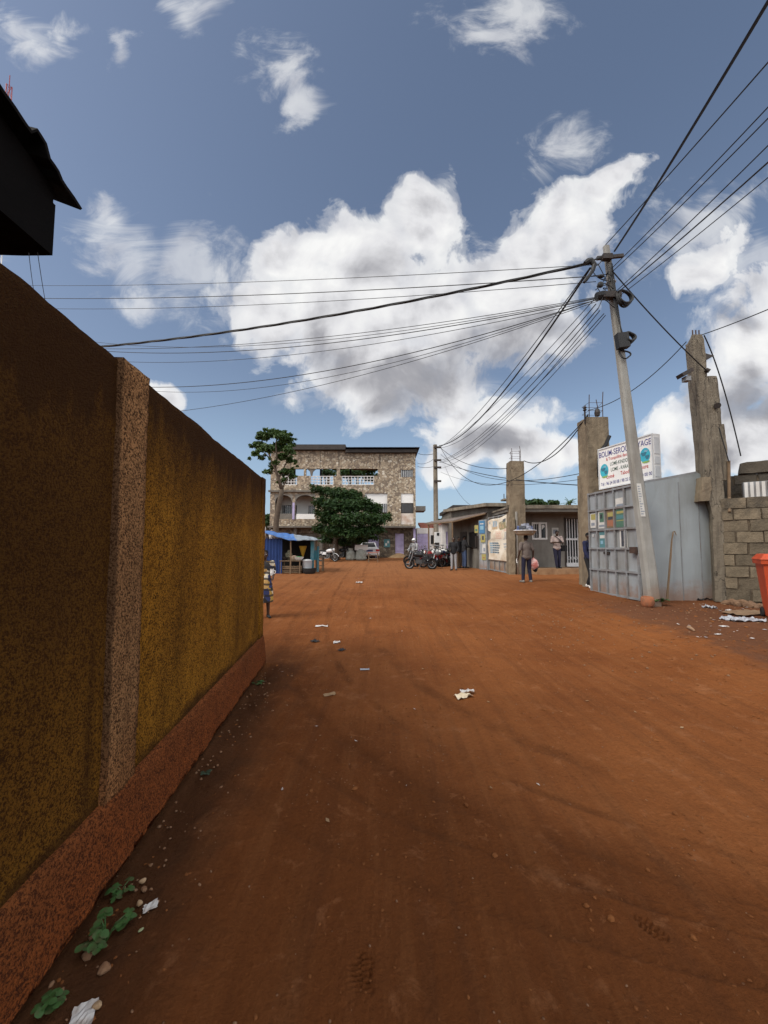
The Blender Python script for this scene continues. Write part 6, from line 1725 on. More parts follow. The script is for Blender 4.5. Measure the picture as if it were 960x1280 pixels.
# ------------------------------------------------------------------ people
M_skin = simple('dark_brown_skin', (.060, .030, .018), (.045, .022, .013), 8, .5, spec=.4); M_hair = simple('black_hair', (.008, .007, .007), None, 60, .9, .5)
M_eye = flat_mat('eye_white', (.6, .58, .55))
def person(label, loc, rz, H, arms, legs, top_mat, leg_mat, sleeve='short', lean=0.0, head_pitch=0.0, head_yaw=0.0, dress=None, shoe=M_rub, hair='short', twist=0.0, helmet=None, skirt_z=.45, voxel=.011):
    r = thing('person', label, 'person', loc, rz)
    s = H / 1.72
    L = Matrix.Translation((0, 0, .94)) @ Matrix.Rotation(lean, 4, 'X') @ Matrix.Translation((0, 0, -.94))
    hip_drop = legs.get('drop', 0)
    up = lambda p: (L @ Vector(p)) - Vector((0, 0, hip_drop))
    def fin(mb, name, mat, par, vx, it=3):
        mb.bm.transform(wm(r) @ Matrix.Diagonal((s, s, s, 1)))
        return mb.build(name, mat, par, remesh=vx, smooth_it=it)
    sh = {1: Vector((.185, 0, 1.415)), -1: Vector((-.185, 0, 1.415))}
    joints = {}
    for sd_ in (1, -1):
        e, w = arms[sd_]; joints[sd_] = (up(sh[sd_]), up(e), up(w))
    lg = {}
    for sd_ in (1, -1):
        k, a = legs[sd_]; lg[sd_] = (Vector((.09 * sd_, 0, .92 - hip_drop)), Vector(k), Vector(a))
    # ---- body, one surface
    mb = MB()
    HM = Matrix.Translation(up((0, .01, 1.50))) @ Matrix.Rotation(lean * .3 - head_pitch, 4, 'X') @ Matrix.Rotation(head_yaw, 4, 'Z')
    hp = lambda p: HM @ Vector(p)
    hr = HM.to_euler()
    mb.ball(hp((0, .005, .13)), (.073, .092, .098), 14, 10, hr); mb.ball(hp((0, .03, .065)), (.055, .06, .06), 12, 8, hr)   # skull and jaw
    mb.ball(hp((0, .098, .10)), (.014, .02, .022), 8, 6, hr); mb.ball(hp((0, .082, .055)), (.024, .014, .012), 8, 6, hr)       # nose, mouth
    for sd_ in (1, -1): mb.ball(hp((.075 * sd_, -.005, .11)), (.012, .024, .034), 8, 6, hr); mb.ball(hp((.03 * sd_, .078, .133)), (.02, .014, .012), 8, 6, hr)
    mb.cap(up((0, -.005, 1.40)), hp((0, -.005, .06)), .058, .052)
    mb.ball(up((0, 0, 1.27)), (.155, .10, .2), 14, 10); mb.ball(up((0, 0, 1.06)), (.135, .095, .2), 14, 10); mb.ball(Vector((0, 0, .93 - hip_drop)), (.155, .11, .12), 14, 10)
    mb.cap(up((-.15, 0, 1.41)), up((.15, 0, 1.41)), .062, .062)
    for sd_ in (1, -1):
        a, e, w = joints[sd_]
        mb.cap(a, e, .052, .040); mb.cap(e, w, .040, .027)
        d = (w - e).normalized(); sv = d.cross(Vector((0, 1, .2))).normalized()
        if sv.length < .5: sv = Vector((1, 0, 0))
        fw = d.cross(sv).normalized()
        pc_ = w + d * .05; mb.cap(w, w + d * .075, .026, .034, 8)
        for k in range(4):
            o_ = fw * (-.027 + .018 * k); q = w + d * .085 + o_; ln = (.062, .075, .07, .055)[k]
            m1 = q + d * ln * .55 + sv * .006 * sd_; m2 = q + d * ln + sv * .018 * sd_
            mb.cap(q, m1, .0095, .009, 6); mb.cap(m1, m2, .009, .008, 6)
        th = w + d * .03 - fw * .03; mb.cap(th, th + d * .04 - fw * .022, .011, .010, 6); mb.cap(th + d * .04 - fw * .022, th + d * .07 - fw * .018, .010, .009, 6)
        h_, k_, an = lg[sd_]
        mb.cap(h_, k_, .082, .054); mb.cap(k_, an, .054, .036)
        ft = Vector((an.x + .02 * sd_, an.y, an.z)); toe = ft + Vector((.015 * sd_, .155, -.045))
        mb.cap(an + Vector((0, -.045, -.05)), toe, .034, .028); mb.cap(an, an + Vector((0, -.03, -.045)), .036, .034)
    body = fin(mb, 'body', M_skin, r, voxel * .8)
    # ---- eyes, hair
    mb = MB()
    for sd_ in (1, -1): mb.ball(hp((.03 * sd_, .088, .132)), (.011, .007, .007), 8, 6, hr)
    mb.bm.transform(wm(r) @ Matrix.Diagonal((s, s, s, 1))); mb.build('eyes', M_eye, r)
    if hair and not helmet:
        mb = MB().ball(hp((0, -.012, .152)), (.079, .092, .088), 14, 10, hr)
        if hair == 'wrap': mb.ball(hp((0, -.03, .18)), (.085, .10, .075), 12, 8, hr)
        fin(mb, 'hair', M_hair, r, .012, 2)
    if helmet:
        mb = MB().ball(hp((0, -.005, .14)), (.125, .14, .135), 16, 12, hr); fin(mb, 'helmet', helmet, r, .014, 2)
        mb = MB().ball(hp((0, .07, .125)), (.10, .08, .055), 14, 10, hr); fin(mb, 'visor', M_mblack, r, .012, 2)
    # ---- clothes
    c = .017
    if dress is None:
        mb = MB()
        mb.ball(up((0, 0, 1.27)), (.155 + c + .01, .10 + c + .01, .2), 14, 10); mb.cap(up((0, 0, 1.2)), up((0, 0, 1.0)), .13, .14); mb.ball(up((0, 0, 1.06)), (.15 + c, .11 + c, .2), 14, 10); mb.ball(up((0, 0, .93)), (.165 + c, .118 + c, .12), 14, 10)
        mb.cap(up((-.15, 0, 1.41)), up((.15, 0, 1.41)), .07, .07); mb.cap(up((0, -.01, 1.42)), up((0, -.005, 1.47)), .07, .064)
        for sd_ in (1, -1):
            a, e, w = joints[sd_]
            if sleeve == 'short': mb.cap(a, a + (e - a) * .82, .068, .062)
            else: mb.cap(a, e, .066, .056); mb.cap(e, e + (w - e) * .93, .056, .044)
        fin(mb, 'shirt', top_mat, r, voxel * 1.1)
        mb = MB(); mb.ball(Vector((0, 0, .93 - hip_drop)), (.158 + c, .112 + c, .11), 14, 10)
        for sd_ in (1, -1):
            h_, k_, an = lg[sd_]; mb.cap(h_, k_, .094, .070); mb.cap(k_, an + (k_ - an) * .06, .070, .060)
        fin(mb, 'trousers', leg_mat, r, voxel * 1.1)
    else:
        mb = MB()
        mb.ball(up((0, 0, 1.27)), (.155 + c, .11 + c, .2), 14, 10); mb.ball(up((0, 0, 1.06)), (.15 + c, .11 + c, .2), 14, 10); mb.cap(up((-.14, 0, 1.40)), up((.14, 0, 1.40)), .07, .07)
        mb.lathe([(.12, skirt_z), (.24, skirt_z), (.23, .7), (.19, .95), (.14, 1.1)], (0, 0, 0), 16)
        for sd_ in (1, -1): a, e, w = joints[sd_]; mb.cap(a, a + (e - a) * .8, .075, .072)
        fin(mb, 'dress', dress, r, voxel * 1.1)
    for sd_ in (1, -1):
        an = lg[sd_][2]; mb = MB(); ft = Vector((an.x + .02 * sd_, an.y, an.z)); toe = ft + Vector((.015 * sd_, .16, -.048))
        mb.cap(an + Vector((0, -.045, -.042)), toe, .042, .035); mb.cap(an + Vector((0, -.02, -.01)), an + Vector((0, -.03, -.045)), .045, .042)
        fin(mb, 'shoe', shoe, r, .012, 2)
    return r
DOWN = {1: ((.25, -.02, 1.14), (.27, .04, .89)), -1: ((-.25, -.02, 1.14), (-.27, .04, .89))}
STAND = {1: ((.10, .02, .49), (.11, 0, .08)), -1: ((-.10, .02, .49), (-.11, 0, .08))}
def print_mat(name):
    m, t, b = new_mat(name); tc = t.n('ShaderNodeTexCoord').outputs['Object']
    v = t.n('ShaderNodeTexVoronoi'); v.inputs['Scale'].default_value = 9; t.l(tc, v.inputs['Vector'])
    sp = t.n('ShaderNodeSeparateColor'); t.l(v.outputs['Color'], sp.inputs[0])
    c1 = t.ramp(sp.outputs[0], [(0, (.02, .018, .02)), (.30, (.42, .26, .05)), (.48, (.62, .55, .42)), (.60, (.03, .04, .12)), (.72, (.02, .018, .018)), (.86, (.50, .30, .10))], 'CONSTANT')
    w = t.n('ShaderNodeTexWave'); w.bands_direction = 'Z'; w.inputs['Scale'].default_value = 2.6; w.inputs['Distortion'].default_value = 3; t.l(tc, w.inputs['Vector'])
    col = t.mix(t.ramp(w.outputs[1], [(.25, .85), (.4, 0)]), c1, (.018, .016, .02))
    t.l(col, b.inputs['Base Color']); b.inputs['Roughness'].default_value = .85
    return m
# woman beyond the wall end
g = G(329.5, 772)
person('person in a yellow and black patterned dress, half hidden by the wall end', g, R(200), 1.46, {1: ((.22, .06, 1.16), (.20, .22, 1.02)), -1: ((-.24, -.02, 1.15), (-.20, .2, 1.05))}, STAND, None, None, dress=print_mat('printed_dress'), hair='wrap', skirt_z=.40)
cpos = g + Vector((.17, -.02, .92)); cu_ = thing('white_jug', 'white jug held out by the person in the patterned dress', 'jug', cpos)
MB().lathe([(.03, 0), (.042, .06), (.038, .12), (.046, .15), (.034, .145), (.026, .02)], cpos, 12).build('jug', M_whitep, cu_)
MB().torus(cpos + Vector((.045, 0, .08)), .035, .009, Euler((R(90), 0, 0)), 14, 6).build('handle', M_whitep, cu_)
# man with the tray on his head, seen from behind
M_tee = simple('grey_brown_shirt', (.16, .13, .115), (.12, .095, .085), 5, .9); M_navy = simple('navy_trousers', (.018, .018, .04), None, 5, .85); M_blk = simple('black_cloth', (.012, .012, .014), (.02, .02, .022), 5, .9)
g = G(658.5, 728)
man = person('person seen from behind in a grey brown shirt, carrying a tray on the head', g, R(6), 1.66, {1: ((.26, -.03, 1.15), (.29, .06, .92)), -1: ((-.27, -.06, 1.15), (-.30, .02, .90))}, {1: ((.12, .03, .49), (.14, -.03, .08)), -1: ((-.11, .02, .49), (-.13, .02, .08))}, M_tee, M_navy, shoe=simple('grey_sandals', (.2, .18, .16), None, 4, .7))
top_c = g + Vector((0, .0, 1.665))
tray = thing('head_tray', 'wide pale enamel tray carried on a head beside the banner pillar', 'tray', top_c)
MB().lathe([(.27, 0), (.33, .06), (.37, .16), (.385, .165), (.34, .15), (.30, .05), (.0, .02)], top_c - Vector((.02, 0, 0)), 22).build('tray', simple('pale_enamel', (.38, .33, .24), (.30, .26, .19), 4, .5), tray, smooth_=True)
MB().torus(top_c - Vector((.02, 0, -.163)), .376, .014, None, 24, 6).build('rim', M_whitep, tray)
rnd = random.Random(5); M_pack = simple('wrapped_pack', (.45, .46, .5), (.16, .17, .24), 7, .35, spec=.5); M_pack2 = simple('blue_wrapped_pack', (.10, .14, .30), (.05, .06, .12), 7, .4); M_pack3 = flat_mat('dark_pack', (.04, .045, .06))
packs = []
for k in range(13):
    if k < 7: a = k * .9; c = top_c + Vector((-.02 + .24 * math.cos(a), .24 * math.sin(a), .14))
    elif k < 12: a = k * 1.26; c = top_c + Vector((-.02 + .16 * math.cos(a), .16 * math.sin(a), .26))
    else: c = top_c + Vector((-.02, 0, .36))
    mb = MB().box(c, (rnd.uniform(.16, .22), rnd.uniform(.13, .18), rnd.uniform(.10, .13)), rz=rnd.uniform(-.8, .8), rx=rnd.uniform(-.3, .3)); mb.cut(.09); mb.jitter(.02, 12, k)
    tag(mb.build('wrapped_pack', (M_pack, M_pack2, M_pack3)[k % 3], origin=c, smooth_=False), 'shiny wrapped pack heaped with others on the carried tray', 'pack', 'packs heaped on the carried tray')
hb = g + Vector((.29, .06, .80)); bgm = MB().ball(hb - Vector((0, .0, .16)), (.15, .09, .2), 12, 9).tube([hb + Vector((0, 0, .06)), hb - Vector((0, 0, .04))], [.02, .07], 8); 
bagt = thing('plastic_bag', 'red and white plastic bag hanging from the tray carrier hand', 'bag', hb)
bgm.jitter(.03, 7); bgm.build('bag', simple('red_white_plastic', (.62, .08, .05), (.66, .55, .52), 5, .4), bagt)
MB().ball(hb - Vector((-.06, -.01, .12)), (.1, .085, .12), 10, 7).jitter(.03, 9).build('white_panel', M_whitep, bagt)
dk = hb + Vector((.06, .05, -.3)); tag(MB().ball(dk, (.09, .08, .16), 10, 8).jitter(.03, 8).build('dark_bag', M_blk, origin=dk), 'small black bag hanging behind the red and white one', 'bag')
ph = g + Vector((-.31, .05, .80)); tag(MB().lathe([(.025, 0), (.03, .02), (.03, .12), (.012, .15), (.012, .17)], ph - Vector((0, 0, .12)), 10).build('bottle', M_whitep, origin=ph - Vector((0, 0, .12))), 'small white bottle in the left hand of the tray carrier', 'bottle')
# man with the shoulder bag, looking down
M_check = simple('pale_patterned_shirt', (.42, .34, .31), (.26, .2, .19), 14, .9)
g = P(697, 713.5, 17.3); g.z = .65
person('person in a pale patterned shirt looking down at both hands, black bag on the hip', g, R(172), 1.70, {1: ((.25, .05, 1.16), (.06, .30, 1.18)), -1: ((-.25, .05, 1.16), (-.06, .30, 1.17))}, {1: ((.08, .06, .49), (.05, .10, .08)), -1: ((-.09, .0, .49), (-.09, -.05, .08))}, M_check, M_navy, head_pitch=.45, shoe=M_rub)
bt = thing('shoulder_bag', 'black shoulder bag on the hip of the person in the pale shirt', 'bag', g + Vector((.28, -.03, .80)))
MB().box(g + Vector((.28, -.03, .90)), (.13, .28, .26), rz=.5).build('bag', M_blk, bt, bevel=.03, seg=2)
MB().tube([g + Vector((.26, -.05, 1.02)), g + Vector((.15, -.14, 1.2)), g + Vector((-.02, -.15, 1.36)), g + Vector((-.12, -.05, 1.46))], .016, 6).build('strap', M_blk, bt)
phn = g + Vector((.0, -.36, 1.2)); tag(MB().box(phn, (.08, .14, .012), rx=.5).build('phone', M_mblack, origin=phn, bevel=.003), 'dark phone held by the person in the pale patterned shirt', 'phone')
# dark figure slipping behind the near gate leaf
g = G(737.5, 735)
person('person in dark clothes walking half hidden behind the grey gate leaf', g, R(205), 1.66, {1: ((.24, .05, 1.15), (.22, .18, .92)), -1: ((-.25, -.08, 1.15), (-.24, -.02, .9))}, {1: ((.09, .1, .50), (.09, .12, .08)), -1: ((-.09, .02, .49), (-.10, -.14, .10))}, simple('dark_blue_top', (.02, .025, .08), (.01, .01, .015), 6, .9), M_blk, sleeve='long', shoe=M_whitep)
# three men by the shop wall
M_gtr = simple('pale_grey_trousers', (.30, .30, .31), (.24, .24, .25), 5, .9); M_brt = simple('brown_trousers', (.12, .075, .04), None, 5, .9); M_jean = simple('blue_jeans', (.06, .09, .17), (.04, .06, .12), 6, .9); M_bw = simple('dark_top_with_pale_yoke', (.02, .02, .022), (.03, .03, .033), 4, .9)
g = G(567.5, 713); person('person in a black jacket and pale grey trousers near the motorbikes', g, R(160), 1.72, {1: ((.24, .08, 1.16), (.16, .28, 1.05)), -1: ((-.25, .0, 1.15), (-.2, .16, .98))}, STAND, M_blk, M_gtr, sleeve='long')
g = G(573.5, 710); person('person in dark top and brown trousers between two others by the shop', g, R(220), 1.72, DOWN, STAND, M_blk, M_brt, sleeve='long')
g = G(580.5, 710); person('person in blue jeans facing the shop window, white band on a dark top', g, R(-75), 1.78, {1: ((.22, .1, 1.16), (.16, .34, 1.1)), -1: ((-.22, .1, 1.16), (-.12, .32, 1.12))}, STAND, M_bw, M_jean, sleeve='long')
# rider with the white helmet, sitting astride
g = Vector(pb.location)
g = G(517, 709.5)
person('person in a white helmet astride the leftmost motorbike', g + Vector((.05, -.0, .05)), R(150), 1.70, {1: ((.26, .14, 1.16), (.28, .36, 1.08)), -1: ((-.26, .14, 1.16), (-.28, .36, 1.08))}, {'drop': .08, 1: ((.20, .22, .50), (.22, .05, .08)), -1: ((-.20, .22, .50), (-.22, .05, .08))}, simple('dark_jacket_white_sleeves', (.035, .035, .04), (.45, .45, .45), 3.5, .8), M_blk, sleeve='long', helmet=M_mwhite, lean=-.1)

# ------------------------------------------------------------------ parked car, rear view
g = G(462, 699.5); g.y += .3
car = thing('parked_car', 'white saloon car with red tail lights parked under the bushy tree', 'car', g, R(8))
def cb(mb, name, mat, par=car, **kw):
    mb.bm.transform(wm(car)); return mb.build(name, mat, par, **kw)
def loft(secs, mb=None):
    mb = mb or MB(); pv = None
    for s_ in secs:
        v = [mb.bm.verts.new(p) for p in s_]
        if pv:
            for i in range(len(v)): mb.face([pv[i], pv[(i + 1) % len(v)], v[(i + 1) % len(v)], v[i]])
        else: mb.face(v)
        pv = v
    mb.face(pv[::-1]); return mb
def csec(y_, w, z0, z1, r_=.12): return [(-w, y_, z0), (w, y_, z0), (w + .02, y_, (z0 + z1) / 2), (w - .04, y_, z1 - .05), (w - .14, y_, z1), (-w + .14, y_, z1), (-w + .04, y_, z1 - .05), (-w - .02, y_, (z0 + z1) / 2)]
cb(loft([csec(0, .76, .38, .90), csec(.12, .82, .28, .98), csec(1.0, .85, .24, 1.0), csec(3.0, .85, .24, .98), csec(3.9, .80, .26, .82), csec(4.25, .72, .36, .70)]), 'body', M_mwhite, bevel=.02, seg=2)
def ksec(y_, w, z0, z1): return [(-w, y_, z0), (w, y_, z0), (w - .12, y_, z1), (-w + .12, y_, z1)]
cb(loft([ksec(.75, .70, .985, 1.0), ksec(1.35, .74, .985, 1.42), ksec(2.3, .74, .985, 1.44), ksec(3.1, .72, .97, 1.0)]), 'cabin', M_mwhite, bevel=.03)
cb(MB().prism([(-.58, .80, 1.035), (.58, .80, 1.035), (.50, 1.27, 1.37), (-.50, 1.27, 1.37)], (0, -.03, .02)), 'rear_window', M_glass)
for s_ in (-1, 1):
    cb(MB().prism([(s_ * .735, 1.4, 1.03), (s_ * .735, 2.7, 1.03), (s_ * .64, 2.3, 1.38), (s_ * .64, 1.45, 1.38)], (s_ * .03, 0, 0)), 'side_window', M_glass)
    cb(MB().ab((s_ * .50, -.04, .66), (s_ * .80, .05, .84)), 'tail_light', M_tail, bevel=.02)
    for y_ in (.8, 3.3):
        w_ = cb(MB().torus((s_ * .76, y_, .30), .22, .085, Euler((0, R(90), 0)), 22, 8), 'wheel', M_tyre, smooth_=True)
        cb(MB().lathe([(.02, 0), (.16, .0), (.17, .05), (.03, .06)], (s_ * .80 - .03, y_, .30), 14, Euler((0, R(90), 0))), 'rim', M_alloy, w_)
cb(MB().ab((-.78, -.10, .40), (.78, .03, .58)), 'bumper', M_whitep, bevel=.03)
cb(MB().ab((-.26, -.035, .66), (.26, -.005, .80)), 'number_plate', flat_mat('plate_violet', (.08, .06, .2)))
# sacks, trestle, sand heap, poster under the tree
M_sack = simple('white_sack', (.42, .42, .38), (.30, .31, .27), 4, .85, .3, 12, dirt=(.2, .16, .1), dirt_amt=.5)
for (pa, py_, w, h, lab) in ((438, 700, .62, .95, 'squat pale sack under the tree, the left one of two'), (451, 700, .74, 1.0, 'wide pale sack with a white board top beside the parked car')):
    c = G(pa, py_); mb = MB().ball(c + Vector((0, 0, h * .42)), (w * .62, .36, h * .46), 14, 10).ball(c + Vector((0, 0, h * .15)), (w * .68, .4, h * .25), 12, 8)
    r = thing('sack', lab, 'sack', c, 0, 'pale sacks under the tree'); mb.jitter(.05, 4, pa).build('sack', M_sack, r, remesh=.035, smooth_it=2)
    if pa == 451: MB().box(c + Vector((.05, -.1, h * 1.0)), (1.05, .06, .42), rx=.15).build('board', M_whitep, r, bevel=.01)
    else: MB().tube([c + Vector((0, 0, h * .8)), c + Vector((.02, 0, h * 1.0))], [.16, .22], 9).build('neck', M_sack, r)
r, z_ = table('trestle_table', 'small spindly wooden table with a reddish top before the parked car', 460, 473, G(466, 703).y, .72, .5)
for ch in r.children:
    if ch.name.startswith('top'): ch.data.materials[0] = simple('reddish_table_top', (.42, .10, .05), (.3, .07, .04), 4, .6)
sp_ = G(498, 697); mb = MB(); N1, N2 = 26, 14
vs = [[None] * (N2 + 1) for _ in range(N1)]
for i in range(N1):
    for j in range(N2 + 1):
        f = j / N2; a = i / N1 * 6.283; rx_ = 1.55 * (1 + .15 * math.sin(a * 3)); x_ = sp_.x + math.cos(a) * rx_ * f; y_ = sp_.y + .6 + math.sin(a) * 1.2 * f
        hh = 1.15 * max(0, 1 - f) ** 1.15 + .08 * noise.noise(Vector((x_ * 3, y_ * 3, 0))) * (1 - f)
        vs[i][j] = mb.bm.verts.new((x_, y_, ground_z(x_, y_) - .03 + hh))
for i in range(N1):
    for j in range(N2): mb.face([vs[i][j], vs[i][j + 1], vs[(i + 1) % N1][j + 1], vs[(i + 1) % N1][j]])
tag(mb.build('sand_heap', simple('pale_sand', (.30, .21, .12), (.22, .14, .075), 5, .95, .5, 30), origin=sp_, smooth_=True), 'heap of pale sand against the stone house by the lilac door', 'heap')
a, b_ = P(480, 684, YB + .5), P(487.5, 674, YB + .5)
poster('wall_poster', 'light blue poster on the stone house wall beside the sand heap', (a.x, YB + .5), (b_.x, YB + .5), a.z, b_.z, [(.2, .2, .5, .5, M_pap), (.55, .5, .85, .8, M_pap)], .0, None, M_teal)

# ------------------------------------------------------------------ orange bin
g = P(953.5, 779, 7.0); g.z = ground_z(g.x, 7.0) - .01; g.x += .40
binr = thing('waste_bin', 'tall orange plastic waste bin with a lid at the right edge', 'bin', g, R(-35))
M_or = simple('orange_plastic', (.50, .062, .016), (.36, .042, .011), 2.5, .55, .03, dirt=(.24, .06, .02), dirt_amt=.5, dirt_scale=2.2, streak=True)
def bb_(mb, name, mat, par=binr, **kw): mb.bm.transform(wm(binr)); return mb.build(name, mat, par, **kw)
bb_(MB().hexa([(-.22, -.24, .06), (.22, -.24, .06), (.22, .24, .06), (-.22, .24, .06)], [(-.30, -.34, 1.10), (.30, -.34, 1.10), (.30, .34, 1.10), (-.30, .34, 1.10)]), 'body', M_or, bevel=.035, seg=3)
bb_(MB().hexa([(-.325, -.365, 1.02), (.325, -.365, 1.02), (.325, .365, 1.02), (-.325, .365, 1.02)], [(-.33, -.37, 1.098), (.33, -.37, 1.098), (.33, .37, 1.098), (-.33, .37, 1.098)]), 'collar', M_or, bevel=.012)
bb_(MB().hexa([(-.34, -.385, 1.103), (.34, -.385, 1.103), (.34, .38, 1.103), (-.34, .38, 1.103)], [(-.27, -.30, 1.20), (.27, -.30, 1.20), (.27, .30, 1.20), (-.27, .30, 1.20)]), 'lid', M_or, bevel=.02, seg=2)
for k in (-.12, 0, .12): bb_(MB().hexa([(k - .02, -.285, .2), (k + .02, -.285, .2), (k + .02, -.27, .2), (k - .02, -.27, .2)], [(k - .02, -.36, .98), (k + .02, -.36, .98), (k + .02, -.33, .98), (k - .02, -.33, .98)]), 'rib', M_or)
for s_ in (-.24, .24): bb_(MB().torus((s_, .26, .10), .07, .03, Euler((0, R(90), 0)), 18, 7), 'wheel', M_tyre)
bb_(MB().tube([(-.2, .40, 1.05), (.2, .40, 1.05)], .018, 7), 'handle', M_or)

# terracotta jar and weed at the pole foot
g = G(805, 757.5); g.y -= .12
jar = thing('clay_pot', 'broken orange clay pot at the foot of the leaning pole', 'pot', g)
M_clay = simple('terracotta', (.32, .12, .055), (.22, .08, .04), 9, .9, .5, 30, dirt=(.14, .08, .05), dirt_amt=.8, dirt_scale=8)
MB().lathe([(.09, -.02), (.125, .05), (.13, .13), (.12, .20), (.10, .22), (.09, .21), (.1, .16), (.08, .02)], g, 18).jitter(.008, 7).build('pot', M_clay, jar, smooth_=True)
def plant(name, label, base, n, size, spread, h, mat, seed, group=None):
    r = thing(name, label, 'plant', base, 0, group); rnd = random.Random(seed); st = MB(); lf = MB()
    for k in range(n):
        a = rnd.uniform(0, 6.28); d = rnd.uniform(.15, 1) ** .7 * spread; hh = h * rnd.uniform(.5, 1.1)
        tip = base + Vector((math.cos(a) * d, math.sin(a) * d, hh)); md = base + Vector((math.cos(a) * d * .4, math.sin(a) * d * .4, hh * .75))
        st.tube([base + Vector((0, 0, -.01)), md, tip], .0022 + size * .02, 4)
        for q in range(3):
            aa = a + (q - 1) * 1.9 + rnd.uniform(-.3, .3); dv = Vector((math.cos(aa), math.sin(aa), rnd.uniform(-.25, .25))); sv = dv.cross(Vector((0, 0, 1))).normalized(); s = size * rnd.uniform(.7, 1.2)
            prof = [(0, .05), (.25, .42), (.6, .5), (.88, .3), (1, 0)]
            cen = [lf.bm.verts.new(tip + dv * s * u - Vector((0, 0, s * .25 * u * u))) for u, _ in prof]
            for sg_ in (-1, 1):
                side = [lf.bm.verts.new(tip + dv * s * u + sv * sg_ * s * w + Vector((0, 0, s * .12 * w - s * .25 * u * u))) for u, w in prof]
                for i in range(4): lf.face([cen[i], cen[i + 1], side[i + 1], side[i]])
    st.build('stems', mat, r); lf.build('leaves', mat, r, smooth_=True)
    return r
M_weed = simple('weed_green', (.042, .10, .024), (.022, .058, .016), 30, .6, dirt=(.10, .06, .03), dirt_amt=.6, dirt_scale=30)
def gg(px_, py_):
    p = G(px_, py_); p.z = hz(p.x, p.y); return p
plant('weed_plant', 'green weed growing at the foot of the leaning pole', gg(824, 757), 12, .10, .16, .16, M_weed, 3, 'weeds')
plant('weed_plant', 'clover-like weed at the plinth foot, uppermost of the near three', gg(152, 1106), 6, .026, .045, .04, M_weed, 5, 'weeds along the wall')
plant('weed_plant', 'biggest clover-like weed at the plinth foot, below the white scrap', gg(132, 1170), 15, .030, .085, .055, M_weed, 6, 'weeds along the wall')
plant('weed_plant', 'low weed at the plinth foot in the lower corner', gg(68, 1258), 7, .026, .045, .045, M_weed, 7, 'weeds along the wall')
plant('weed_plant', 'small weed at the plinth foot near the far wall end', gg(321, 850), 6, .04, .06, .05, M_weed, 8, 'weeds along the wall')
plant('weed_plant', 'dull little weed in the soil halfway along the wall', gg(258, 962), 5, .022, .05, .02, simple('dull_weed', (.035, .055, .03), None, 20, .7), 9, 'weeds along the wall')

# ------------------------------------------------------------------ litter
M_wpap = simple('scrap_paper', (.58, .57, .56), (.42, .40, .38), 20, .85, dirt=(.25, .14, .08), dirt_amt=.6, dirt_scale=14); M_film = simple('plastic_film', (.40, .41, .44), (.20, .21, .23), 14, .35, spec=.5); M_card = simple('cardboard_scrap', (.30, .19, .10), None, 10, .9)
def scrap(name, label, p, w, d, rz, mat, seed, crumple=.25, cat='litter', n=7, lift=.0, group=None):
    rnd = random.Random(seed); mb = MB(); vs = []
    for j in range(n + 1):
        row = []
        for i in range(n + 1):
            u, v = i / n - .5, j / n - .5
            x_ = u * w * (1 + .25 * noise.noise(Vector((v * 4, seed, 0)))); y_ = v * d * (1 + .25 * noise.noise(Vector((u * 4, seed, 3))))
            q = Vector((x_ * math.cos(rz) - y_ * math.sin(rz), x_ * math.sin(rz) + y_ * math.cos(rz), 0)) + p
            q.z = hz(q.x, q.y) + .006 + lift + abs(noise.noise(Vector((u * 5, v * 5, seed)))) * crumple * w; row.append(mb.bm.verts.new(q))
        vs.append(row)
    for j in range(n):
        for i in range(n): mb.face([vs[j][i], vs[j][i + 1], vs[j + 1][i + 1], vs[j + 1][i]])
    o = mb.build(name, mat, origin=p); o.modifiers.new('t', 'SOLIDIFY').thickness = .0015
    return tag(o, label, cat, group)
LG = 'litter on the road'
scrap('paper_scrap', 'torn white paper scrap near the plinth beside the weeds', gg(188, 1138), .055, .045, .5, M_wpap, 1, .2, group=LG)
scrap('paper_scrap', 'white paper corner poking in at the bottom left', gg(103, 1274), .07, .09, .4, M_wpap, 2, .2, group=LG)
scrap('paper_scrap', 'crumpled cream paper lying in the middle of the road', gg(579, 871), .17, .12, .3, simple('cream_paper', (.68, .58, .42), (.6, .5, .36), 10, .8), 3, .35, group=LG)
scrap('plastic_scrap', 'folded white plastic half over the crumpled cream paper', gg(584, 868), .15, .07, -.2, M_wpap, 4, .3, lift=.02, group=LG)
scrap('paper_scrap', 'small bright white scrap beside dark scraps on the road', gg(421, 804), .11, .09, .2, M_wpap, 5, .35, group=LG)
scrap('paper_scrap', 'flat pale scrap farther along the road near the wall end', gg(402, 783), .24, .12, .1, M_wpap, 6, .1, group=LG)
scrap('dark_scrap', 'dark scrap left of the small bright white one', gg(394, 802), .13, .11, .9, M_rub, 7, .35, group=LG)
scrap('dark_scrap', 'dark scrap below and right of the small bright white one', gg(427, 813), .10, .08, .9, M_rub, 8, .35, group=LG)
scrap('cardboard_scrap', 'flat brown cardboard piece left of the road centre', gg(412, 869), .13, .07, .3, M_card, 9, .1, group=LG)
scrap('plastic_scrap', 'greyish flattened plastic above the brown cardboard', gg(456, 838), .12, .06, .1, M_film, 10, .1, group=LG)
scrap('paper_scrap', 'tiny white paper speck far along the road towards the tree', gg(449, 729), .25, .2, .1, M_wpap, 11, .3, group=LG)
LB = 'litter by the bin'
scrap('plastic_bag', 'crumpled clear plastic spread on the ground beside the orange bin', gg(928, 776), .60, .30, .1, M_film, 21, .16, n=16, group=LB)
scrap('plastic_bag', 'small clear plastic bag crumpled near the pillar foot', gg(887, 761), .22, .20, .4, M_film, 22, .45, n=9, group=LB)
scrap('paper_scrap', 'white paper by the foot of the cracked pillar', gg(900, 752), .16, .12, .2, M_wpap, 23, .25, group=LB)
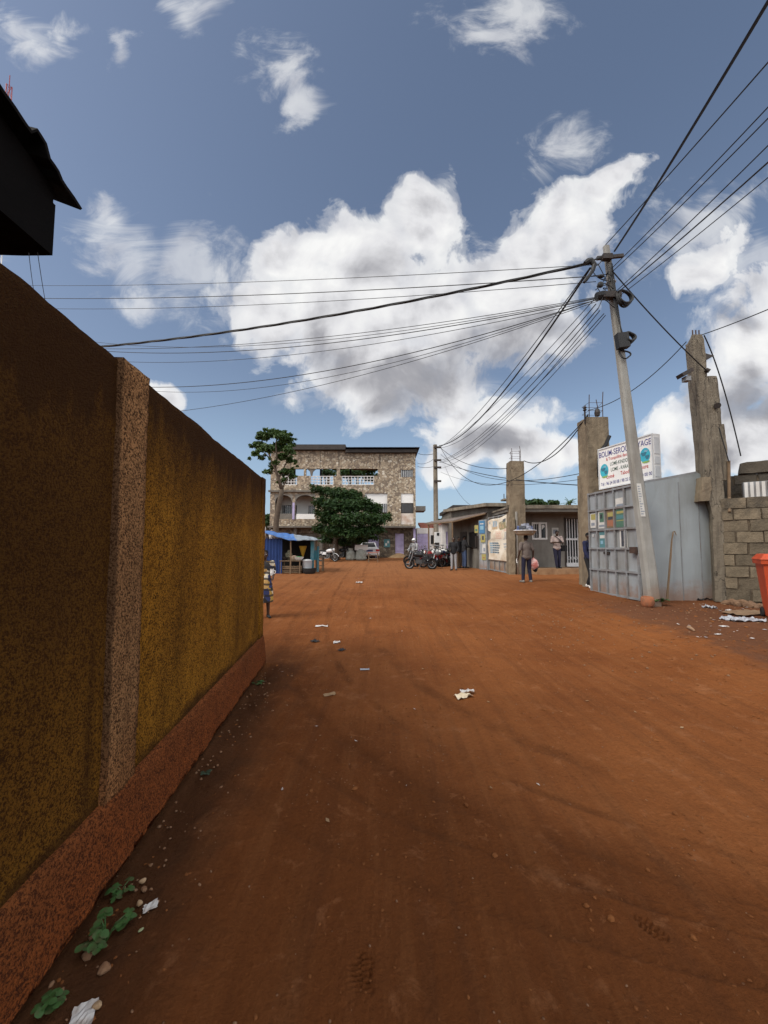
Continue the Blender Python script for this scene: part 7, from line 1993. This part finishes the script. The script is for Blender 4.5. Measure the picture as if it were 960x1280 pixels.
scrap('paper_scrap', 'white scrap between the two plastic bags', gg(911, 764), .16, .06, .5, M_wpap, 24, .3, group=LB)
scrap('paper_scrap', 'white scrap in the soil before the orange bin', gg(905, 783), .13, .08, .2, M_wpap, 25, .15, group=LB)
scrap('paper_scrap', 'lowest white scrap before the orange bin', gg(898, 794), .09, .06, .2, M_wpap, 26, .15, group=LB)
scrap('cardboard_scrap', 'broad brown cardboard sheet lying beneath the block wall', gg(934, 768), .75, .40, .2, simple('dirty_cardboard', (.22, .15, .09), (.16, .10, .06), 5, .95), 27, .05, lift=.02, group=LB)
scrap('black_scrap', 'black plastic tangled at the foot of the grey sheet wall', gg(878, 750), .42, .22, .1, M_rub, 28, .25, n=10, group=LB)
a = gg(861, 785); b_ = gg(867, 789); tag(MB().tube([a + Vector((0, 0, .02)), b_ + Vector((0, 0, .02))], [.03, .02], 6).jitter(.01, 8).build('wood_piece', simple('pale_wood', (.32, .2, .12), None, 8, .9), origin=a), 'short piece of pale wood lying on the soil', 'wood')
# chips of paper and plastic trodden into the soil, stones and pebbles
rnd = random.Random(77); mb = MB()
for k in range(46):
    p = gg(rnd.uniform(845, 958), rnd.uniform(752, 800)); s = rnd.uniform(.012, .04); a = rnd.uniform(0, 3)
    mb.mat((M_wpap, M_film, M_card)[k % 3]); q = [p + Vector((math.cos(a + i * 1.57) * s * (1, .6, 1.1, .5)[i], math.sin(a + i * 1.57) * s * (1, .6, 1.1, .5)[i], .014 + rnd.uniform(0, .012))) for i in range(4)]; mb.poly(q)
for k in range(60):
    p = gg(rnd.uniform(340, 900), 700 + 330 * rnd.random() ** 1.6); s = rnd.uniform(.006, .02) * (1 + p.y * .08); a = rnd.uniform(0, 3)
    mb.mat((M_card, M_wpap, M_card)[k % 3]); q = [p + Vector((math.cos(a + i * 1.57) * s * (1, .5, 1.1, .4)[i], math.sin(a + i * 1.57) * s * (1, .5, 1.1, .4)[i], .006 + rnd.uniform(0, .008))) for i in range(4)]; mb.poly(q)
tag(mb.build('litter', None), 'small chips of paper and plastic trodden into the red earth', kind='stuff')
M_clod = simple('earth_clods', (.20, .078, .027), (.13, .048, .018), 9, .97, .3, spec=.05)
rnd = random.Random(91); mb = MB()
for k in range(4200):
    y_ = 1.25 + 8.5 * rnd.random() ** 1.5; xb_ = -2.67 + 8.46 / max(y_, 1.2)
    x_ = rnd.uniform(-1.1 - .097 * y_, 1.1 * y_ + .2)
    if x_ < xb_ and rnd.random() < .6: continue
    if noise.noise(Vector((x_ * 1.3, y_ * 1.3, 4))) < -.05 and rnd.random() < .8: continue
    s = rnd.uniform(.002, .006) * (1 + .16 * y_) * (1 + 1.2 * (rnd.random() < .05))
    mb.ball((x_, y_, hz(x_, y_) + s * .15), (s * rnd.uniform(.8, 1.6), s * rnd.uniform(.8, 1.3), s * .6), 6, 4, Euler((0, 0, rnd.random() * 3)))
tag(mb.jitter(.003, 60).build('earth_clods', M_clod), 'small clods of red earth loose on the road', kind='stuff')
M_peb = simple('pebbles', (.16, .075, .036), (.22, .13, .075), 14, .95, .3)
mb = MB()
for k in range(1300):
    if k < 120:
        y_ = rnd.uniform(1.25, 5.2); x_ = -1.134 - .097 * y_ + .03 + abs(rnd.gauss(0, .22)); s = rnd.uniform(.003, .010) * (1 + (rnd.random() < .06) * 1.2)
    elif k < 900: x_, y_ = rnd.uniform(-1.3, 4.5), rnd.uniform(1.3, 8); s = rnd.uniform(.002, .006)
    else: x_, y_ = rnd.uniform(2.5, 8), rnd.uniform(4.5, 9.2); s = rnd.uniform(.005, .018)
    if x_ < -1.134 - .097 * y_ + .02: continue
    i0 = len(mb.bm.verts); mb.ball((x_, y_, hz(x_, y_) + s * .3), (s * rnd.uniform(.8, 1.5), s * rnd.uniform(.8, 1.3), s * .7), 6, 4, Euler((0, 0, rnd.random() * 3)))
tag(mb.jitter(.003, 60).build('pebbles', M_peb, smooth_=True), 'pebbles and crumbs of earth scattered along the wall and road', kind='stuff')
for k, (px_, py_, s, lab) in enumerate(((178, 1099, .016, 'squarish tan stone above the torn white paper scrap'), (180, 1111, .017, 'reddish stone just above the torn white paper scrap'), (175, 1131, .015, 'grey stone left of the torn white paper scrap'), (130, 1214, .022, 'reddish broken brick chip below the biggest weed'), (122, 1262, .017, 'pale stone near the white paper corner'))):
    c = gg(px_, py_) + Vector((0, 0, s * .5)); tag(MB().ball(c, (s, s * .8, s * .65), 8, 6).jitter(.008, 30, k).build('stone', M_peb if k % 2 else simple('tan_stone', (.36, .25, .15), (.28, .18, .1), 20, .9), origin=c), lab, 'stone', 'stones along the wall')
c = gg(176, 1168); tag(MB().ball(c + Vector((0, 0, .006)), (.012, .007, .003), 8, 5, Euler((0, 0, 1.0))).build('fallen_leaf', simple('pale_leaf', (.28, .30, .16), None, 9, .7), origin=c), 'pale fallen leaf right of the biggest weed', 'leaf')

bpy.data.scenes.remove(WORK)
